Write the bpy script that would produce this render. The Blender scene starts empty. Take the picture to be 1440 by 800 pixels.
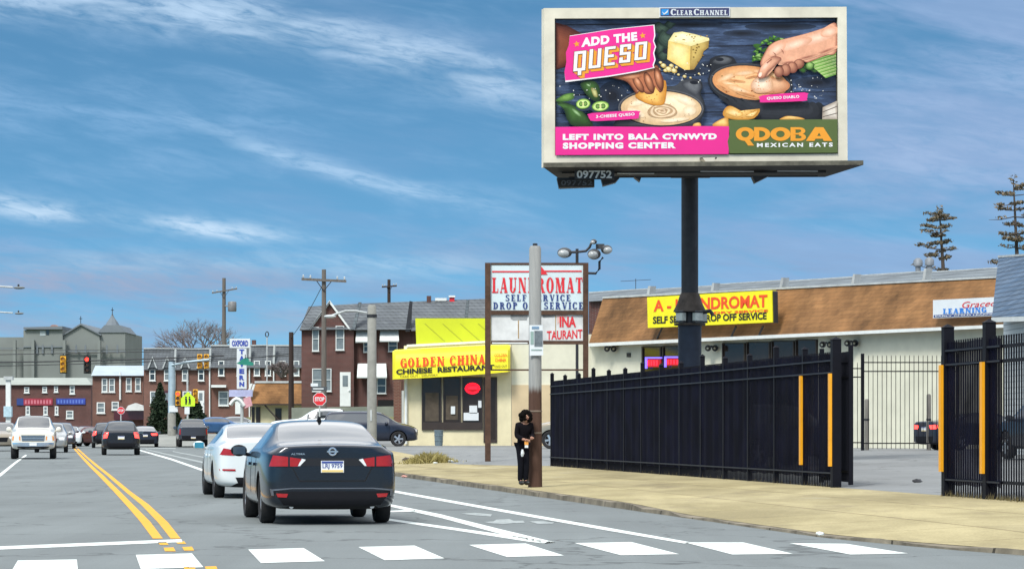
import bpy, bmesh, math, random
from mathutils import Vector, Matrix
from mathutils.bvhtree import BVHTree
from mathutils.geometry import tessellate_polygon
R = math.radians
random.seed(7)
S = bpy.context.scene
COL = S.collection

# ------------------------------------------------------------------ camera
F, CX, HY, EYE = 4200.0, 720.0, 605.0, 1.28      # focal length and horizon measured on the 1440 px photograph
cd = bpy.data.cameras.new('camera'); cam = bpy.data.objects.new('camera', cd); COL.objects.link(cam)
cam.location = (0, 0, EYE); cam.rotation_euler = (R(90), 0, 0)
cd.sensor_width = 36; cd.lens = 36 * F / 1440; cd.shift_y = (HY - 400) / 1440
cd.clip_start = 0.5; cd.clip_end = 5000
S.camera = cam

# ------------------------------------------------------------------ light and exposure
SUN_EL, SUN_AZ = R(48), R(205)                   # high thin overcast sun, behind the camera on the left
S.view_settings.view_transform = 'Standard'; S.view_settings.look = 'None'
S.view_settings.exposure = 0.82; S.view_settings.gamma = 1; S.view_settings.use_curve_mapping = False
sl = bpy.data.lights.new('sun', 'SUN'); sl.energy = 2.0; sl.angle = R(14); sl.color = (1, .96, .9)
sun = bpy.data.objects.new('sun', sl); COL.objects.link(sun)
sd = Vector((math.sin(SUN_AZ) * math.cos(SUN_EL), math.cos(SUN_AZ) * math.cos(SUN_EL), math.sin(SUN_EL)))
sun.rotation_euler = (-sd).to_track_quat('-Z', 'Y').to_euler(); sun.location = sd * 300

W = bpy.data.worlds.new('World'); S.world = W; W.use_nodes = True
nt = W.node_tree; N = nt.nodes; L = nt.links; N.clear()
def nd(tree, kind, **kw):
    n = tree.nodes.new(kind)
    for k, v in kw.items():
        if k.startswith('i_'):
            key = k[2:]; key = int(key) if key.isdigit() else key
            n.inputs[key].default_value = v
        else: setattr(n, k, v)
    return n
def mth(tree, op, a, b=None, c=None, clamp=False):
    n = tree.nodes.new('ShaderNodeMath'); n.operation = op; n.use_clamp = clamp
    for i, v in enumerate((a, b, c)):
        if v is None: continue
        if isinstance(v, (int, float)): n.inputs[i].default_value = v
        else: tree.links.new(v, n.inputs[i])
    return n.outputs[0]
def mixc(tree, fac, a, b, blend='MIX'):
    n = tree.nodes.new('ShaderNodeMix'); n.data_type = 'RGBA'; n.blend_type = blend
    for sock, v in ((n.inputs[0], fac), (n.inputs[6], a), (n.inputs[7], b)):
        if isinstance(v, (int, float)): sock.default_value = v
        elif isinstance(v, tuple): sock.default_value = (*v[:3], 1)
        else: tree.links.new(v, sock)
    return n.outputs[2]
def build_world():
    m = lambda *a, **k: mth(nt, *a, **k)
    tc = nd(nt, 'ShaderNodeTexCoord')
    nrm = nd(nt, 'ShaderNodeVectorMath', operation='NORMALIZE'); L.new(tc.outputs['Generated'], nrm.inputs[0])
    sp = nd(nt, 'ShaderNodeSeparateXYZ'); L.new(nrm.outputs[0], sp.inputs[0])
    x, y, z = sp.outputs
    # the sky texture is looked up higher than the view ray, so the low band of sky is already blue as on the photograph
    zz = m('ADD', m('MULTIPLY', m('MAXIMUM', z, 0.0), 3.2), 0.17)
    cb = nd(nt, 'ShaderNodeCombineXYZ'); L.new(x, cb.inputs[0]); L.new(y, cb.inputs[1]); L.new(zz, cb.inputs[2])
    n2 = nd(nt, 'ShaderNodeVectorMath', operation='NORMALIZE'); L.new(cb.outputs[0], n2.inputs[0])
    sky = nd(nt, 'ShaderNodeTexSky'); sky.sky_type = 'NISHITA'; sky.sun_disc = False
    sky.sun_elevation = SUN_EL; sky.sun_rotation = SUN_AZ; sky.air_density = 1.3; sky.dust_density = 0.4; sky.ozone_density = 2.2
    L.new(n2.outputs[0], sky.inputs[0])
    base = mixc(nt, 1.0, sky.outputs[0], (.046, .078, .084), 'MULTIPLY')
    az = m('ARCTAN2', x, y)
    U = m('MULTIPLY', az, 57.2958); V = m('MULTIPLY', m('ARCSINE', z), 57.2958)     # degrees of azimuth, elevation
    def nz(su, sv, det=5, rough=.6, shift=0.0, dist=0.0, skew=0.0):
        c = nd(nt, 'ShaderNodeCombineXYZ')
        L.new(m('MULTIPLY_ADD', U, su, shift), c.inputs[0])
        L.new(m('MULTIPLY', m('ADD', V, m('MULTIPLY', U, skew)), sv), c.inputs[1])
        t = nd(nt, 'ShaderNodeTexNoise', i_Scale=1.0, i_Detail=float(det), i_Roughness=rough, i_Distortion=dist); L.new(c.outputs[0], t.inputs[0])
        return t.outputs[0]
    def ss(v, a, b):
        n = nd(nt, 'ShaderNodeMapRange', interpolation_type='SMOOTHSTEP'); n.inputs[1].default_value = a; n.inputs[2].default_value = b
        L.new(v, n.inputs[0]); return n.outputs[0]
    wisp = nz(.42, 2.0, 5, .55, 3.1, .5, .16)
    fine = nz(1.6, 7.0, 6, .65, 7.7, .6, .18)
    wob = m('MULTIPLY', m('SUBTRACT', nz(.35, .6, 4, .6, 9.0), .5), 1.5)
    out = base
    # grey-lavender stratus, stronger to the right and low down
    g = ss(m('ADD', nz(.16, .75, 5, .58, 5.3, .5, .10), m('MULTIPLY', U, .012)), .42, .68)
    out = mixc(nt, m('MULTIPLY', g, m('ADD', .22, m('MULTIPLY', ss(U, -1.0, 6.0), .48))), out, (.17, .25, .40))
    g2 = ss(nz(.22, 1.6, 5, .6, 21.0, .3, .05), .43, .66)
    g2 = m('MULTIPLY', g2, m('SUBTRACT', 1.0, ss(V, 2.2, 4.6)))
    out = mixc(nt, m('MULTIPLY', g2, .7), out, (.155, .22, .34))
    # long cirrus streaks: (elevation at az 0, slope, curve, width, left az, right az, strength)
    for (c0, c1, c2, wd, ua, ub, st, cc) in ((6.62, -.30, -.013, .30, -14, 1.0, .72, (.35, .45, .56)), (7.35, -.16, -.004, .35, -14, -3, .35, (.30, .42, .55)), (4.3, -.10, .024, .12, -5.8, .4, .62, (.31, .43, .56)),
                                             (3.43, -.065, .002, .13, -14, -3.4, .85, (.38, .48, .58)), (3.17, .005, .0, .17, -9, .6, .5, (.30, .42, .52)), (5.2, -.16, -.01, .45, -12, -3, .26, (.22, .36, .54)),
                                             (2.72, -.01, .0, .22, -14, -3.8, 1.15, (.19, .235, .335)), (2.0, .0, .0, .18, -14, -2.0, .8, (.19, .26, .36)), (3.9, .03, .0, .14, -14, -8.8, .5, (.20, .25, .38)), (3.3, -.05, .0, .35, -1.8, 3, .4, (.16, .23, .36)), (4.6, .10, .0, .9, 6.0, 14, .55, (.22, .29, .43)), (6.6, .05, .0, .5, 6.5, 14, .45, (.20, .28, .43))):
        line = m('ADD', m('ADD', c0, m('MULTIPLY', U, c1)), m('MULTIPLY', m('MULTIPLY', U, U), c2))
        d = m('DIVIDE', m('ADD', m('SUBTRACT', V, line), m('MULTIPLY', wob, wd * 1.5)), wd * 1.45)
        e = m('POWER', 2.71828, m('MULTIPLY', m('MULTIPLY', d, d), -1.0))
        e = m('MULTIPLY', e, m('MULTIPLY', ss(U, ua - 1.5, ua + 1.5), m('SUBTRACT', 1.0, ss(U, ub - 1.8, ub + .8))))
        e = m('MULTIPLY', e, m('MULTIPLY', ss(wisp, .2, .75), ss(fine, .18, .62)))
        out = mixc(nt, m('MULTIPLY', e, st * 1.2, clamp=True), out, cc)
    e = m('MULTIPLY', m('MULTIPLY', ss(wisp, .40, .85), m('MULTIPLY_ADD', ss(fine, .3, .7), .5, .5)), .30)
    out = mixc(nt, e, out, (.24, .36, .52))
    # the bright veil of cloud higher up
    hi = m('MULTIPLY', ss(V, 9.0, 26.0), m('MULTIPLY_ADD', ss(nz(.03, .06, 4, .55, 2.0), .35, .65), .45, .5))
    out = mixc(nt, hi, out, (1.02, 1.04, 1.06))
    lo = m('SUBTRACT', 1.0, ss(V, -1.0, 2.6))
    out = mixc(nt, m('MULTIPLY', lo, .62), out, (.19, .30, .41))
    bg = nd(nt, 'ShaderNodeBackground'); L.new(out, bg.inputs[0]); bg.inputs[1].default_value = 1.0
    o = nd(nt, 'ShaderNodeOutputWorld'); L.new(bg.outputs[0], o.inputs[0])
build_world()

# ------------------------------------------------------------------ materials
MATS = {}
def M(name, col, rough=.6, metal=0.0, var=.12, scale=4.0, coat=0.0, bump=0.0, emit=0.0, spec=.5, detail=5, alpha=1.0, stretch=None):
    if name in MATS: return MATS[name]
    m = bpy.data.materials.new(name); m.use_nodes = True; t = m.node_tree; b = t.nodes['Principled BSDF']
    b.inputs['Roughness'].default_value = rough; b.inputs['Metallic'].default_value = metal
    b.inputs['Coat Weight'].default_value = coat; b.inputs['Coat Roughness'].default_value = .09
    b.inputs['Specular IOR Level'].default_value = spec; b.inputs['Alpha'].default_value = alpha
    if var > 0:
        tc = nd(t, 'ShaderNodeTexCoord'); mp = nd(t, 'ShaderNodeMapping')
        if stretch: mp.inputs['Scale'].default_value = stretch
        t.links.new(tc.outputs['Object'], mp.inputs[0])
        nz = nd(t, 'ShaderNodeTexNoise', i_Scale=scale, i_Detail=float(detail), i_Roughness=.62); t.links.new(mp.outputs[0], nz.inputs[0])
        mr = nd(t, 'ShaderNodeMapRange'); mr.inputs[1].default_value = .25; mr.inputs[2].default_value = .75
        mr.inputs[3].default_value = 1 - var; mr.inputs[4].default_value = 1 + var * .8
        t.links.new(nz.outputs[0], mr.inputs[0])
        vm = nd(t, 'ShaderNodeVectorMath', operation='SCALE'); vm.inputs[0].default_value = col[:3]; t.links.new(mr.outputs[0], vm.inputs['Scale'])
        t.links.new(vm.outputs[0], b.inputs['Base Color'])
        if bump:
            bp = nd(t, 'ShaderNodeBump', i_Strength=bump, i_Distance=.02); t.links.new(nz.outputs[0], bp.inputs['Height']); t.links.new(bp.outputs[0], b.inputs['Normal'])
    else: b.inputs['Base Color'].default_value = (*col[:3], 1)
    if emit:
        b.inputs['Emission Color'].default_value = (*col[:3], 1); b.inputs['Emission Strength'].default_value = emit
    MATS[name] = m; return m

def courses(name, c1, c2, mortar, bw, bh, msize=.02, rough=.85, mix=.5, stain=.25, soft=0.2):
    """brick or shingle courses on wall coordinates (along the wall, height)"""
    if name in MATS: return MATS[name]
    m = bpy.data.materials.new(name); m.use_nodes = True; t = m.node_tree; b = t.nodes['Principled BSDF']
    b.inputs['Roughness'].default_value = rough; b.inputs['Specular IOR Level'].default_value = .25
    tc = nd(t, 'ShaderNodeTexCoord'); sp = nd(t, 'ShaderNodeSeparateXYZ'); t.links.new(tc.outputs['Object'], sp.inputs[0])
    cb = nd(t, 'ShaderNodeCombineXYZ')
    t.links.new(mth(t, 'ADD', sp.outputs[0], mth(t, 'MULTIPLY', sp.outputs[1], 1.0)), cb.inputs[0]); t.links.new(sp.outputs[2], cb.inputs[1])
    bk = nd(t, 'ShaderNodeTexBrick', i_Scale=1.0); t.links.new(cb.outputs[0], bk.inputs[0])
    bk.inputs['Color1'].default_value = (*c1, 1); bk.inputs['Color2'].default_value = (*c2, 1); bk.inputs['Mortar'].default_value = (*mortar, 1)
    bk.inputs['Brick Width'].default_value = bw; bk.inputs['Row Height'].default_value = bh; bk.inputs['Mortar Size'].default_value = msize
    bk.inputs['Mortar Smooth'].default_value = soft
    nz = nd(t, 'ShaderNodeTexNoise', i_Scale=.5, i_Detail=7.0, i_Roughness=.65); t.links.new(tc.outputs['Object'], nz.inputs[0])
    mr = nd(t, 'ShaderNodeMapRange'); mr.inputs[1].default_value = .3; mr.inputs[2].default_value = .7; mr.inputs[3].default_value = 1 - stain; mr.inputs[4].default_value = 1 + stain * .6
    t.links.new(nz.outputs[0], mr.inputs[0])
    vm = nd(t, 'ShaderNodeVectorMath', operation='SCALE'); t.links.new(bk.outputs[0], vm.inputs[0]); t.links.new(mr.outputs[0], vm.inputs['Scale'])
    t.links.new(vm.outputs[0], b.inputs['Base Color'])
    MATS[name] = m; return m

# ------------------------------------------------------------------ geometry helpers
def ray(px, py): return Vector(((px - CX) / F, 1.0, (HY - py) / F))
EYEV = Vector((0, 0, EYE))
def P(px, py, Y): return EYEV + ray(px, py) * Y          # the point seen at this pixel of the photo, Y metres away
def G(px, py, z=0.0):                                    # the point of the level z seen at this pixel
    r = ray(px, py); return EYEV + r * ((z - EYE) / r.z)
class Plane:
    def __init__(s, p, n): s.p = Vector(p); s.n = Vector(n).normalized()
    @staticmethod
    def front(Y): return Plane((0, Y, 0), (0, -1, 0))
    @staticmethod
    def through(a, b):                                   # vertical plane through two points, facing the camera
        d = Vector(b) - Vector(a); n = Vector((d.y, -d.x, 0)).normalized()
        if n.dot(EYEV - Vector(a)) < 0: n = -n
        return Plane(a, n)
    def at(s, px, py, d=0.0):
        r = ray(px, py); t = (s.p + s.n * d - EYEV).dot(s.n) / r.dot(s.n); return EYEV + r * t

class MB:
    """collects shapes into one mesh"""
    def __init__(s): s.v = []; s.f = []; s.m = []; s.mats = []; s.cur = 0
    def mat(s, m):
        if m not in s.mats: s.mats.append(m)
        s.cur = s.mats.index(m); return s
    def add(s, vs, fs):
        o = len(s.v); s.v += [Vector(v) for v in vs]
        for f in fs: s.f.append(tuple(i + o for i in f)); s.m.append(s.cur)
        return s
    def hexa(s, a, b):                                   # two quads (4 points each) joined
        return s.add(list(a) + list(b), [(0, 1, 2, 3), (7, 6, 5, 4), (0, 4, 5, 1), (1, 5, 6, 2), (2, 6, 7, 3), (3, 7, 4, 0)])
    def box(s, c, size, rz=0.0, rx=0.0, ry=0.0):
        mt = Matrix.Translation(c) @ Matrix.Rotation(rz, 4, 'Z') @ Matrix.Rotation(ry, 4, 'Y') @ Matrix.Rotation(rx, 4, 'X')
        x, y, z = [k / 2 for k in size]
        a = [mt @ Vector(p) for p in ((-x, -y, -z), (x, -y, -z), (x, y, -z), (-x, y, -z))]
        b = [mt @ Vector(p) for p in ((-x, -y, z), (x, -y, z), (x, y, z), (-x, y, z))]
        return s.hexa(a, b)
    def tube(s, pts, r, n=8, cap=True):
        pts = [Vector(p) for p in pts]; rs = r if isinstance(r, (list, tuple)) else [r] * len(pts)
        rings = []
        for i, p in enumerate(pts):
            d = (pts[min(i + 1, len(pts) - 1)] - pts[max(i - 1, 0)]).normalized()
            a = d.cross(Vector((0, 0, 1)) if abs(d.z) < .9 else Vector((1, 0, 0))).normalized(); b = d.cross(a)
            rings.append([p + (a * math.cos(2 * math.pi * k / n) + b * math.sin(2 * math.pi * k / n)) * rs[i] for k in range(n)])
        vs = [v for q in rings for v in q]; fs = []
        for i in range(len(pts) - 1):
            for k in range(n): fs.append((i * n + k, i * n + (k + 1) % n, (i + 1) * n + (k + 1) % n, (i + 1) * n + k))
        if cap: fs.append(tuple(range(n - 1, -1, -1))); fs.append(tuple((len(pts) - 1) * n + k for k in range(n)))
        return s.add(vs, fs)
    def lathe(s, prof, c, axis='Z', n=20):               # prof: (radius, along)
        vs = []; fs = []
        for (r, h) in prof:
            for k in range(n):
                a = 2 * math.pi * k / n; u, w = r * math.cos(a), r * math.sin(a)
                vs.append(Vector(c) + Vector({'Z': (u, w, h), 'Y': (u, h, w), 'X': (h, u, w)}[axis]))
        for i in range(len(prof) - 1):
            for k in range(n): fs.append((i * n + k, i * n + (k + 1) % n, (i + 1) * n + (k + 1) % n, (i + 1) * n + k))
        return s.add(vs, fs)
    def slab(s, pts, nrm, th):                           # planar outline with thickness th behind it
        nrm = Vector(nrm).normalized(); pts = [Vector(p) for p in pts]; n = len(pts)
        tri = tessellate_polygon([pts]); back = [p - nrm * th for p in pts]
        fs = [tuple(t) for t in tri] + [tuple(i + n for i in reversed(t)) for t in tri] + [(i, (i + 1) % n, n + (i + 1) % n, n + i) for i in range(n)]
        return s.add(pts + back, fs)
    def ppoly(s, pl, px, d=0.0, th=.004):                # outline in photo pixels laid on a plane, d metres proud
        return s.slab([pl.at(x, y, d) for x, y in px], pl.n, th)
    def prect(s, pl, x0, y0, x1, y1, d=0.0, th=.004): return s.ppoly(pl, [(x0, y0), (x1, y0), (x1, y1), (x0, y1)], d, th)
    def ball(s, c, r, n=10, m=7, j=0.0):
        r = r if isinstance(r, (tuple, list)) else (r, r, r); vs = []; fs = []
        for i in range(m + 1):
            t = math.pi * i / m
            for k in range(n):
                a = 2 * math.pi * k / n; q = 1 + random.uniform(-j, j)
                vs.append(Vector(c) + Vector((r[0] * math.sin(t) * math.cos(a) * q, r[1] * math.sin(t) * math.sin(a) * q, r[2] * math.cos(t) * q)))
        for i in range(m):
            for k in range(n): fs.append((i * n + k, (i + 1) * n + k, (i + 1) * n + (k + 1) % n, i * n + (k + 1) % n))
        return s.add(vs, fs)

def base_of(o):
    t = Vector((0, 0, 0))
    while o: t += o.location; o = o.parent
    return t
def obj(name, mb, parent=None, smooth=None, local=False, m=None):
    if m is not None: mb.mats = [m]; mb.m = [0] * len(mb.f)
    sh = Vector((0, 0, 0)) if local or parent is None else base_of(parent)
    me = bpy.data.meshes.new(name); me.from_pydata([v - sh for v in mb.v], [], mb.f)
    for q in mb.mats: me.materials.append(q)
    me.polygons.foreach_set('material_index', mb.m)
    b = bmesh.new(); b.from_mesh(me)
    bmesh.ops.recalc_face_normals(b, faces=b.faces); b.to_mesh(me); b.free()
    if smooth:
        me.polygons.foreach_set('use_smooth', [True] * len(me.polygons)); me.set_sharp_from_angle(angle=R(smooth))
    me.update()
    o = bpy.data.objects.new(name, me); COL.objects.link(o)
    if parent: o.parent = parent
    return o
def tag(o, label, cat, group=None):
    o['label'] = label; o['category'] = cat; o['kind'] = 'thing'
    if group: o['group'] = group
    return o
def thing(name, label, cat, loc, group=None, rz=0.0):
    o = bpy.data.objects.new(name, None); COL.objects.link(o); o.empty_display_size = .3
    o.location = loc; o.rotation_euler = (0, 0, rz); return tag(o, label, cat, group)
def single(name, mb, label, cat, group=None, smooth=None, m=None):
    """a thing that is one mesh, its origin moved to its base"""
    c = sum(mb.v, Vector()) / len(mb.v); z0 = min(v.z for v in mb.v); c.z = z0
    mb.v = [v - c for v in mb.v]; o = obj(name, mb, None, smooth, True, m); o.location = c; return tag(o, label, cat, group)
def struct(name, mb, parent=None, m=None, smooth=None, kind='structure'):
    o = obj(name, mb, parent, smooth, True, m)
    if parent is None: o['kind'] = kind
    return o
def smooth_closed(pts, k=6):
    n = len(pts); out = []
    for i in range(n):
        p0, p1, p2, p3 = [Vector((*pts[(i + j) % n], 0)) for j in (-1, 0, 1, 2)]
        for q in range(k):
            t = q / k
            v = .5 * ((2 * p1) + (p2 - p0) * t + (2 * p0 - 5 * p1 + 4 * p2 - p3) * t * t + (3 * p1 - p0 - 3 * p2 + p3) * t ** 3)
            out.append((v.x, v.y))
    return out
def lerp(a, b, t): return a + (b - a) * t
def sstep(a, b, v):
    t = max(0.0, min(1.0, (v - a) / (b - a))); return t * t * (3 - 2 * t)

# ------------------------------------------------------------------ lettering
_tc = {}
def sans(txt, bold=.02, spacing=1.0):
    """2-D triangles of a word in the plain built-in face, in its own units"""
    key = (txt, bold, spacing)
    if key not in _tc:
        c = bpy.data.curves.new('t', 'FONT'); c.body = txt; c.offset = bold; c.space_character = spacing; c.resolution_u = 3
        o = bpy.data.objects.new('t', c); COL.objects.link(o)
        dg = bpy.context.evaluated_depsgraph_get(); me = bpy.data.meshes.new_from_object(o.evaluated_get(dg))
        vs = [(v.co.x, v.co.y) for v in me.vertices]; fs = [tuple(p.vertices) for p in me.polygons]
        bpy.data.objects.remove(o); bpy.data.curves.remove(c); bpy.data.meshes.remove(me)
        _tc[key] = [(vs, fs, 0)]
    return _tc[key]
def serif(txt, tk=.24, th=.09, sf=.09, gap=.16):
    """slab-serif capitals made of thick and thin strokes"""
    out = []; x0 = [0.0]; lay = [0]
    def quad(*p): out.append(([(x0[0] + a, b) for a, b in p], [(0, 1, 2, 3)], lay[0])); lay[0] = (lay[0] + 1) % 9
    def rect(a, b, c, d): quad((a, b), (c, b), (c, d), (a, d))
    def stem(x, t=tk, top=True, bot=True):
        rect(x, 0, x + t, 1)
        if bot: rect(x - sf, 0, x + t + sf, th)
        if top: rect(x - sf, 1 - th, x + t + sf, 1)
    def ring(cx, cy, rx, ry, a0, a1, tv=tk, thn=th, n=14):
        pts = []
        for i in range(n + 1):
            a = R(lerp(a0, a1, i / n)); c, s_ = math.cos(a), math.sin(a)
            pts.append(((cx + rx * c, cy + ry * s_), (cx + (rx - tv) * c, cy + (ry - thn) * s_)))
        vs = []; fs = []
        for o_, i_ in pts: vs += [(x0[0] + o_[0], o_[1]), (x0[0] + i_[0], i_[1])]
        for i in range(n): fs.append((2 * i, 2 * i + 1, 2 * i + 3, 2 * i + 2))
        out.append((vs, fs, lay[0])); lay[0] = (lay[0] + 1) % 9
    def diag(xa, ya, xb, yb, t): quad((xa, ya), (xa + t, ya), (xb + t, yb), (xb, yb))
    for ch in txt:
        w = .8
        if ch == ' ': w = .42
        elif ch == 'I': w = .44; stem(.1)
        elif ch == 'L': w = .74; stem(.1); rect(.1, 0, .72, th); rect(.64, 0, .72, .3)
        elif ch == 'E': w = .76; stem(.1); rect(.1, 0, .72, th); rect(.1, 1 - th, .70, 1); rect(.3, .46, .56, .46 + th); rect(.65, 0, .73, .28); rect(.63, .74, .71, 1); rect(.5, .38, .57, .64)
        elif ch == 'F': w = .72; stem(.1); rect(.1, 1 - th, .70, 1); rect(.3, .46, .56, .46 + th); rect(.63, .74, .71, 1); rect(.5, .38, .57, .64)
        elif ch == 'T': w = .8; stem(.29, top=False); rect(.02, 1 - th, .80, 1); rect(.02, .72, .1, 1); rect(.72, .72, .80, 1)
        elif ch == 'H': w = .96; stem(.1); stem(.62); rect(.2, .46, .7, .46 + th)
        elif ch == 'N': w = .96; stem(.1, th * 1.2); stem(.74, th * 1.2); diag(.62, 0, .1, 1, tk)
        elif ch == 'M': w = 1.12; stem(.1, th * 1.2); stem(.78, tk); diag(.42, 0, .12, 1, tk); diag(.44, 0, .80, 1, th)
        elif ch == 'A': w = .92; diag(.08, 0, .40, 1, th); diag(.60, 0, .32, 1, tk); rect(.2, .28, .62, .28 + th); rect(0, 0, .28, th); rect(.52, 0, .92, th)
        elif ch == 'V': w = .92; diag(.34, 0, .08, 1, tk); diag(.48, 0, .74, 1, th); rect(0, 1 - th, .4, 1); rect(.62, 1 - th, .92, 1)
        elif ch == 'U': w = .92; rect(.1, .3, .1 + tk, 1); rect(.68, .3, .68 + th * 1.2, 1); rect(0, 1 - th, .44, 1); rect(.56, 1 - th, .9, 1); ring(.44, .33, .35, .34, 180, 360, tk * .9)
        elif ch in 'DO':
            w = .9
            if ch == 'D': stem(.1); ring(.3, .5, .56, .5, -90, 90)
            else: ring(.44, .5, .43, .52, 0, 360, n=24)
        elif ch in 'CG':
            w = .86; ring(.45, .5, .43, .52, 40, 320, n=20); rect(.72, .68, .8, 1)
            if ch == 'G': rect(.6, 0, .6 + tk, .42); rect(.48, .36, .9, .36 + th)
            else: rect(.72, 0, .8, .26)
        elif ch in 'PR':
            w = .84; stem(.1); ring(.34, .74, .44, .26, -90, 90); rect(.2, .48, .4, .48 + th)
            if ch == 'R': w = .92; diag(.62, 0, .38, .5, tk); rect(.56, 0, .94, th)
        elif ch == 'S': w = .76; ring(.38, .74, .34, .27, 30, 270, tk * .8, th * 1.3); ring(.38, .27, .36, .28, -150, 90, tk * .8, th * 1.3); rect(.6, .74, .68, 1); rect(.04, 0, .12, .28)
        elif ch == '-': w = .6; rect(.08, .42, .5, .56)
        x0[0] += w + gap
    return out
def letters(mb, glyphs, pl, quad, d=.006, th=.004):
    """fit a word into a photo-pixel box (x0,y0,x1,y1) or 4-corner quad TL,TR,BR,BL on a plane"""
    if len(quad) == 4 and not isinstance(quad[0], tuple):
        x0, y0, x1, y1 = quad; quad = [(x0, y0), (x1, y0), (x1, y1), (x0, y1)]
    xs = [v[0] for g in glyphs for v in g[0]]; ys = [v[1] for g in glyphs for v in g[0]]
    ax, bx, ay, by = min(xs), max(xs), min(ys), max(ys)
    TL, TR, BR, BL = [Vector(q) for q in quad]
    for vs, fs, lay in glyphs:
        dd = d + lay * .0012
        w = []
        for (x, y) in vs:
            u = (x - ax) / (bx - ax); v = (y - ay) / (by - ay)
            q = lerp(lerp(BL, BR, u), lerp(TL, TR, u), v); w.append(pl.at(q.x, q.y, dd))
        mb.add(w, fs)
    return mb

# ------------------------------------------------------------------ ground
SL = .145                                                # the street runs away to the left: x falls .145 m per metre
def sx(s, Y): return s - SL * Y
def zroad(Y): return .15 * sstep(130, 210, Y)
def zlot(s, Y):
    up = sstep(92, 122, Y)
    return (.095 + .105 * max(0, min(1, (s - 8.87) / 5.5)) + .34 * up * sstep(9.2, 12.2, s) + .34 * max(0, min(1, (s - 14.4) / 11.6)) * (1 - up)
            + 2.0 * sstep(162, 182, Y) * sstep(12.5, 16, s))
def zxy(x, Y): return zlot(x + SL * Y, Y)
def GR(px, py):                                          # road surface point under a pixel
    p = G(px, py)
    for _ in range(6): p = G(px, py, zroad(min(p.y, 400)))
    return p
def GL(px, py):                                          # pavement or lot point under a pixel
    p = G(px, py, .2)
    for _ in range(12): p = lerp(p, G(px, py, min(zxy(p.x, p.y), 1.1)), .6)
    return p

def asphalt(name, col, patch):
    m = bpy.data.materials.new(name); m.use_nodes = True; t = m.node_tree; b = t.nodes['Principled BSDF']
    tc = nd(t, 'ShaderNodeTexCoord')
    def noise(sc, det, st=(1, 1, 1), rough=.6):
        mp = nd(t, 'ShaderNodeMapping'); mp.inputs['Scale'].default_value = st; mp.inputs['Rotation'].default_value = (0, 0, -.144)
        t.links.new(tc.outputs['Object'], mp.inputs[0])
        n = nd(t, 'ShaderNodeTexNoise', i_Scale=sc, i_Detail=float(det), i_Roughness=rough); t.links.new(mp.outputs[0], n.inputs[0]); return n.outputs[0]
    def rng(v, a, b_, lo, hi):
        n = nd(t, 'ShaderNodeMapRange'); n.inputs[1].default_value = a; n.inputs[2].default_value = b_; n.inputs[3].default_value = lo; n.inputs[4].default_value = hi
        t.links.new(v, n.inputs[0]); return n.outputs[0]
    big = rng(noise(.16, 5), .3, .7, 1 - patch, 1 + patch)
    track = rng(noise(.9, 4, (1, .03, 1)), .3, .7, .87, 1.10)
    grit = rng(noise(38, 3, (1, 1, 1), .75), .25, .75, .78, 1.2)
    f = mth(t, 'MULTIPLY', mth(t, 'MULTIPLY', big, track), grit)
    vo = nd(t, 'ShaderNodeTexVoronoi', feature='DISTANCE_TO_EDGE', i_Scale=.22)
    mp = nd(t, 'ShaderNodeMapping'); t.links.new(tc.outputs['Object'], mp.inputs[0])
    wob = nd(t, 'ShaderNodeTexNoise', i_Scale=1.2, i_Detail=6.0); t.links.new(tc.outputs['Object'], wob.inputs[0])
    vm0 = nd(t, 'ShaderNodeVectorMath', operation='MULTIPLY_ADD'); t.links.new(wob.outputs[1], vm0.inputs[0]); vm0.inputs[1].default_value = (2.2, 2.2, 0); t.links.new(mp.outputs[0], vm0.inputs[2])
    t.links.new(vm0.outputs[0], vo.inputs[0])
    crack = rng(vo.outputs[0], .0, .014, .50, 1.0)
    oil = rng(noise(.33, 6, (1, .35, 1)), .62, .74, 1.0, .80); f = mth(t, 'MULTIPLY', f, oil)
    f = mth(t, 'MULTIPLY', f, crack)
    vm = nd(t, 'ShaderNodeVectorMath', operation='SCALE'); vm.inputs[0].default_value = col; t.links.new(f, vm.inputs['Scale'])
    t.links.new(vm.outputs[0], b.inputs['Base Color']); b.inputs['Roughness'].default_value = .82; b.inputs['Specular IOR Level'].default_value = .3
    bp = nd(t, 'ShaderNodeBump', i_Strength=.35, i_Distance=.01); t.links.new(grit, bp.inputs['Height']); t.links.new(bp.outputs[0], b.inputs['Normal'])
    return m
m_road = asphalt('road_asphalt', (.158, .178, .179), .10)
m_lot = asphalt('lot_asphalt', (.195, .205, .205), .14)
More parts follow.
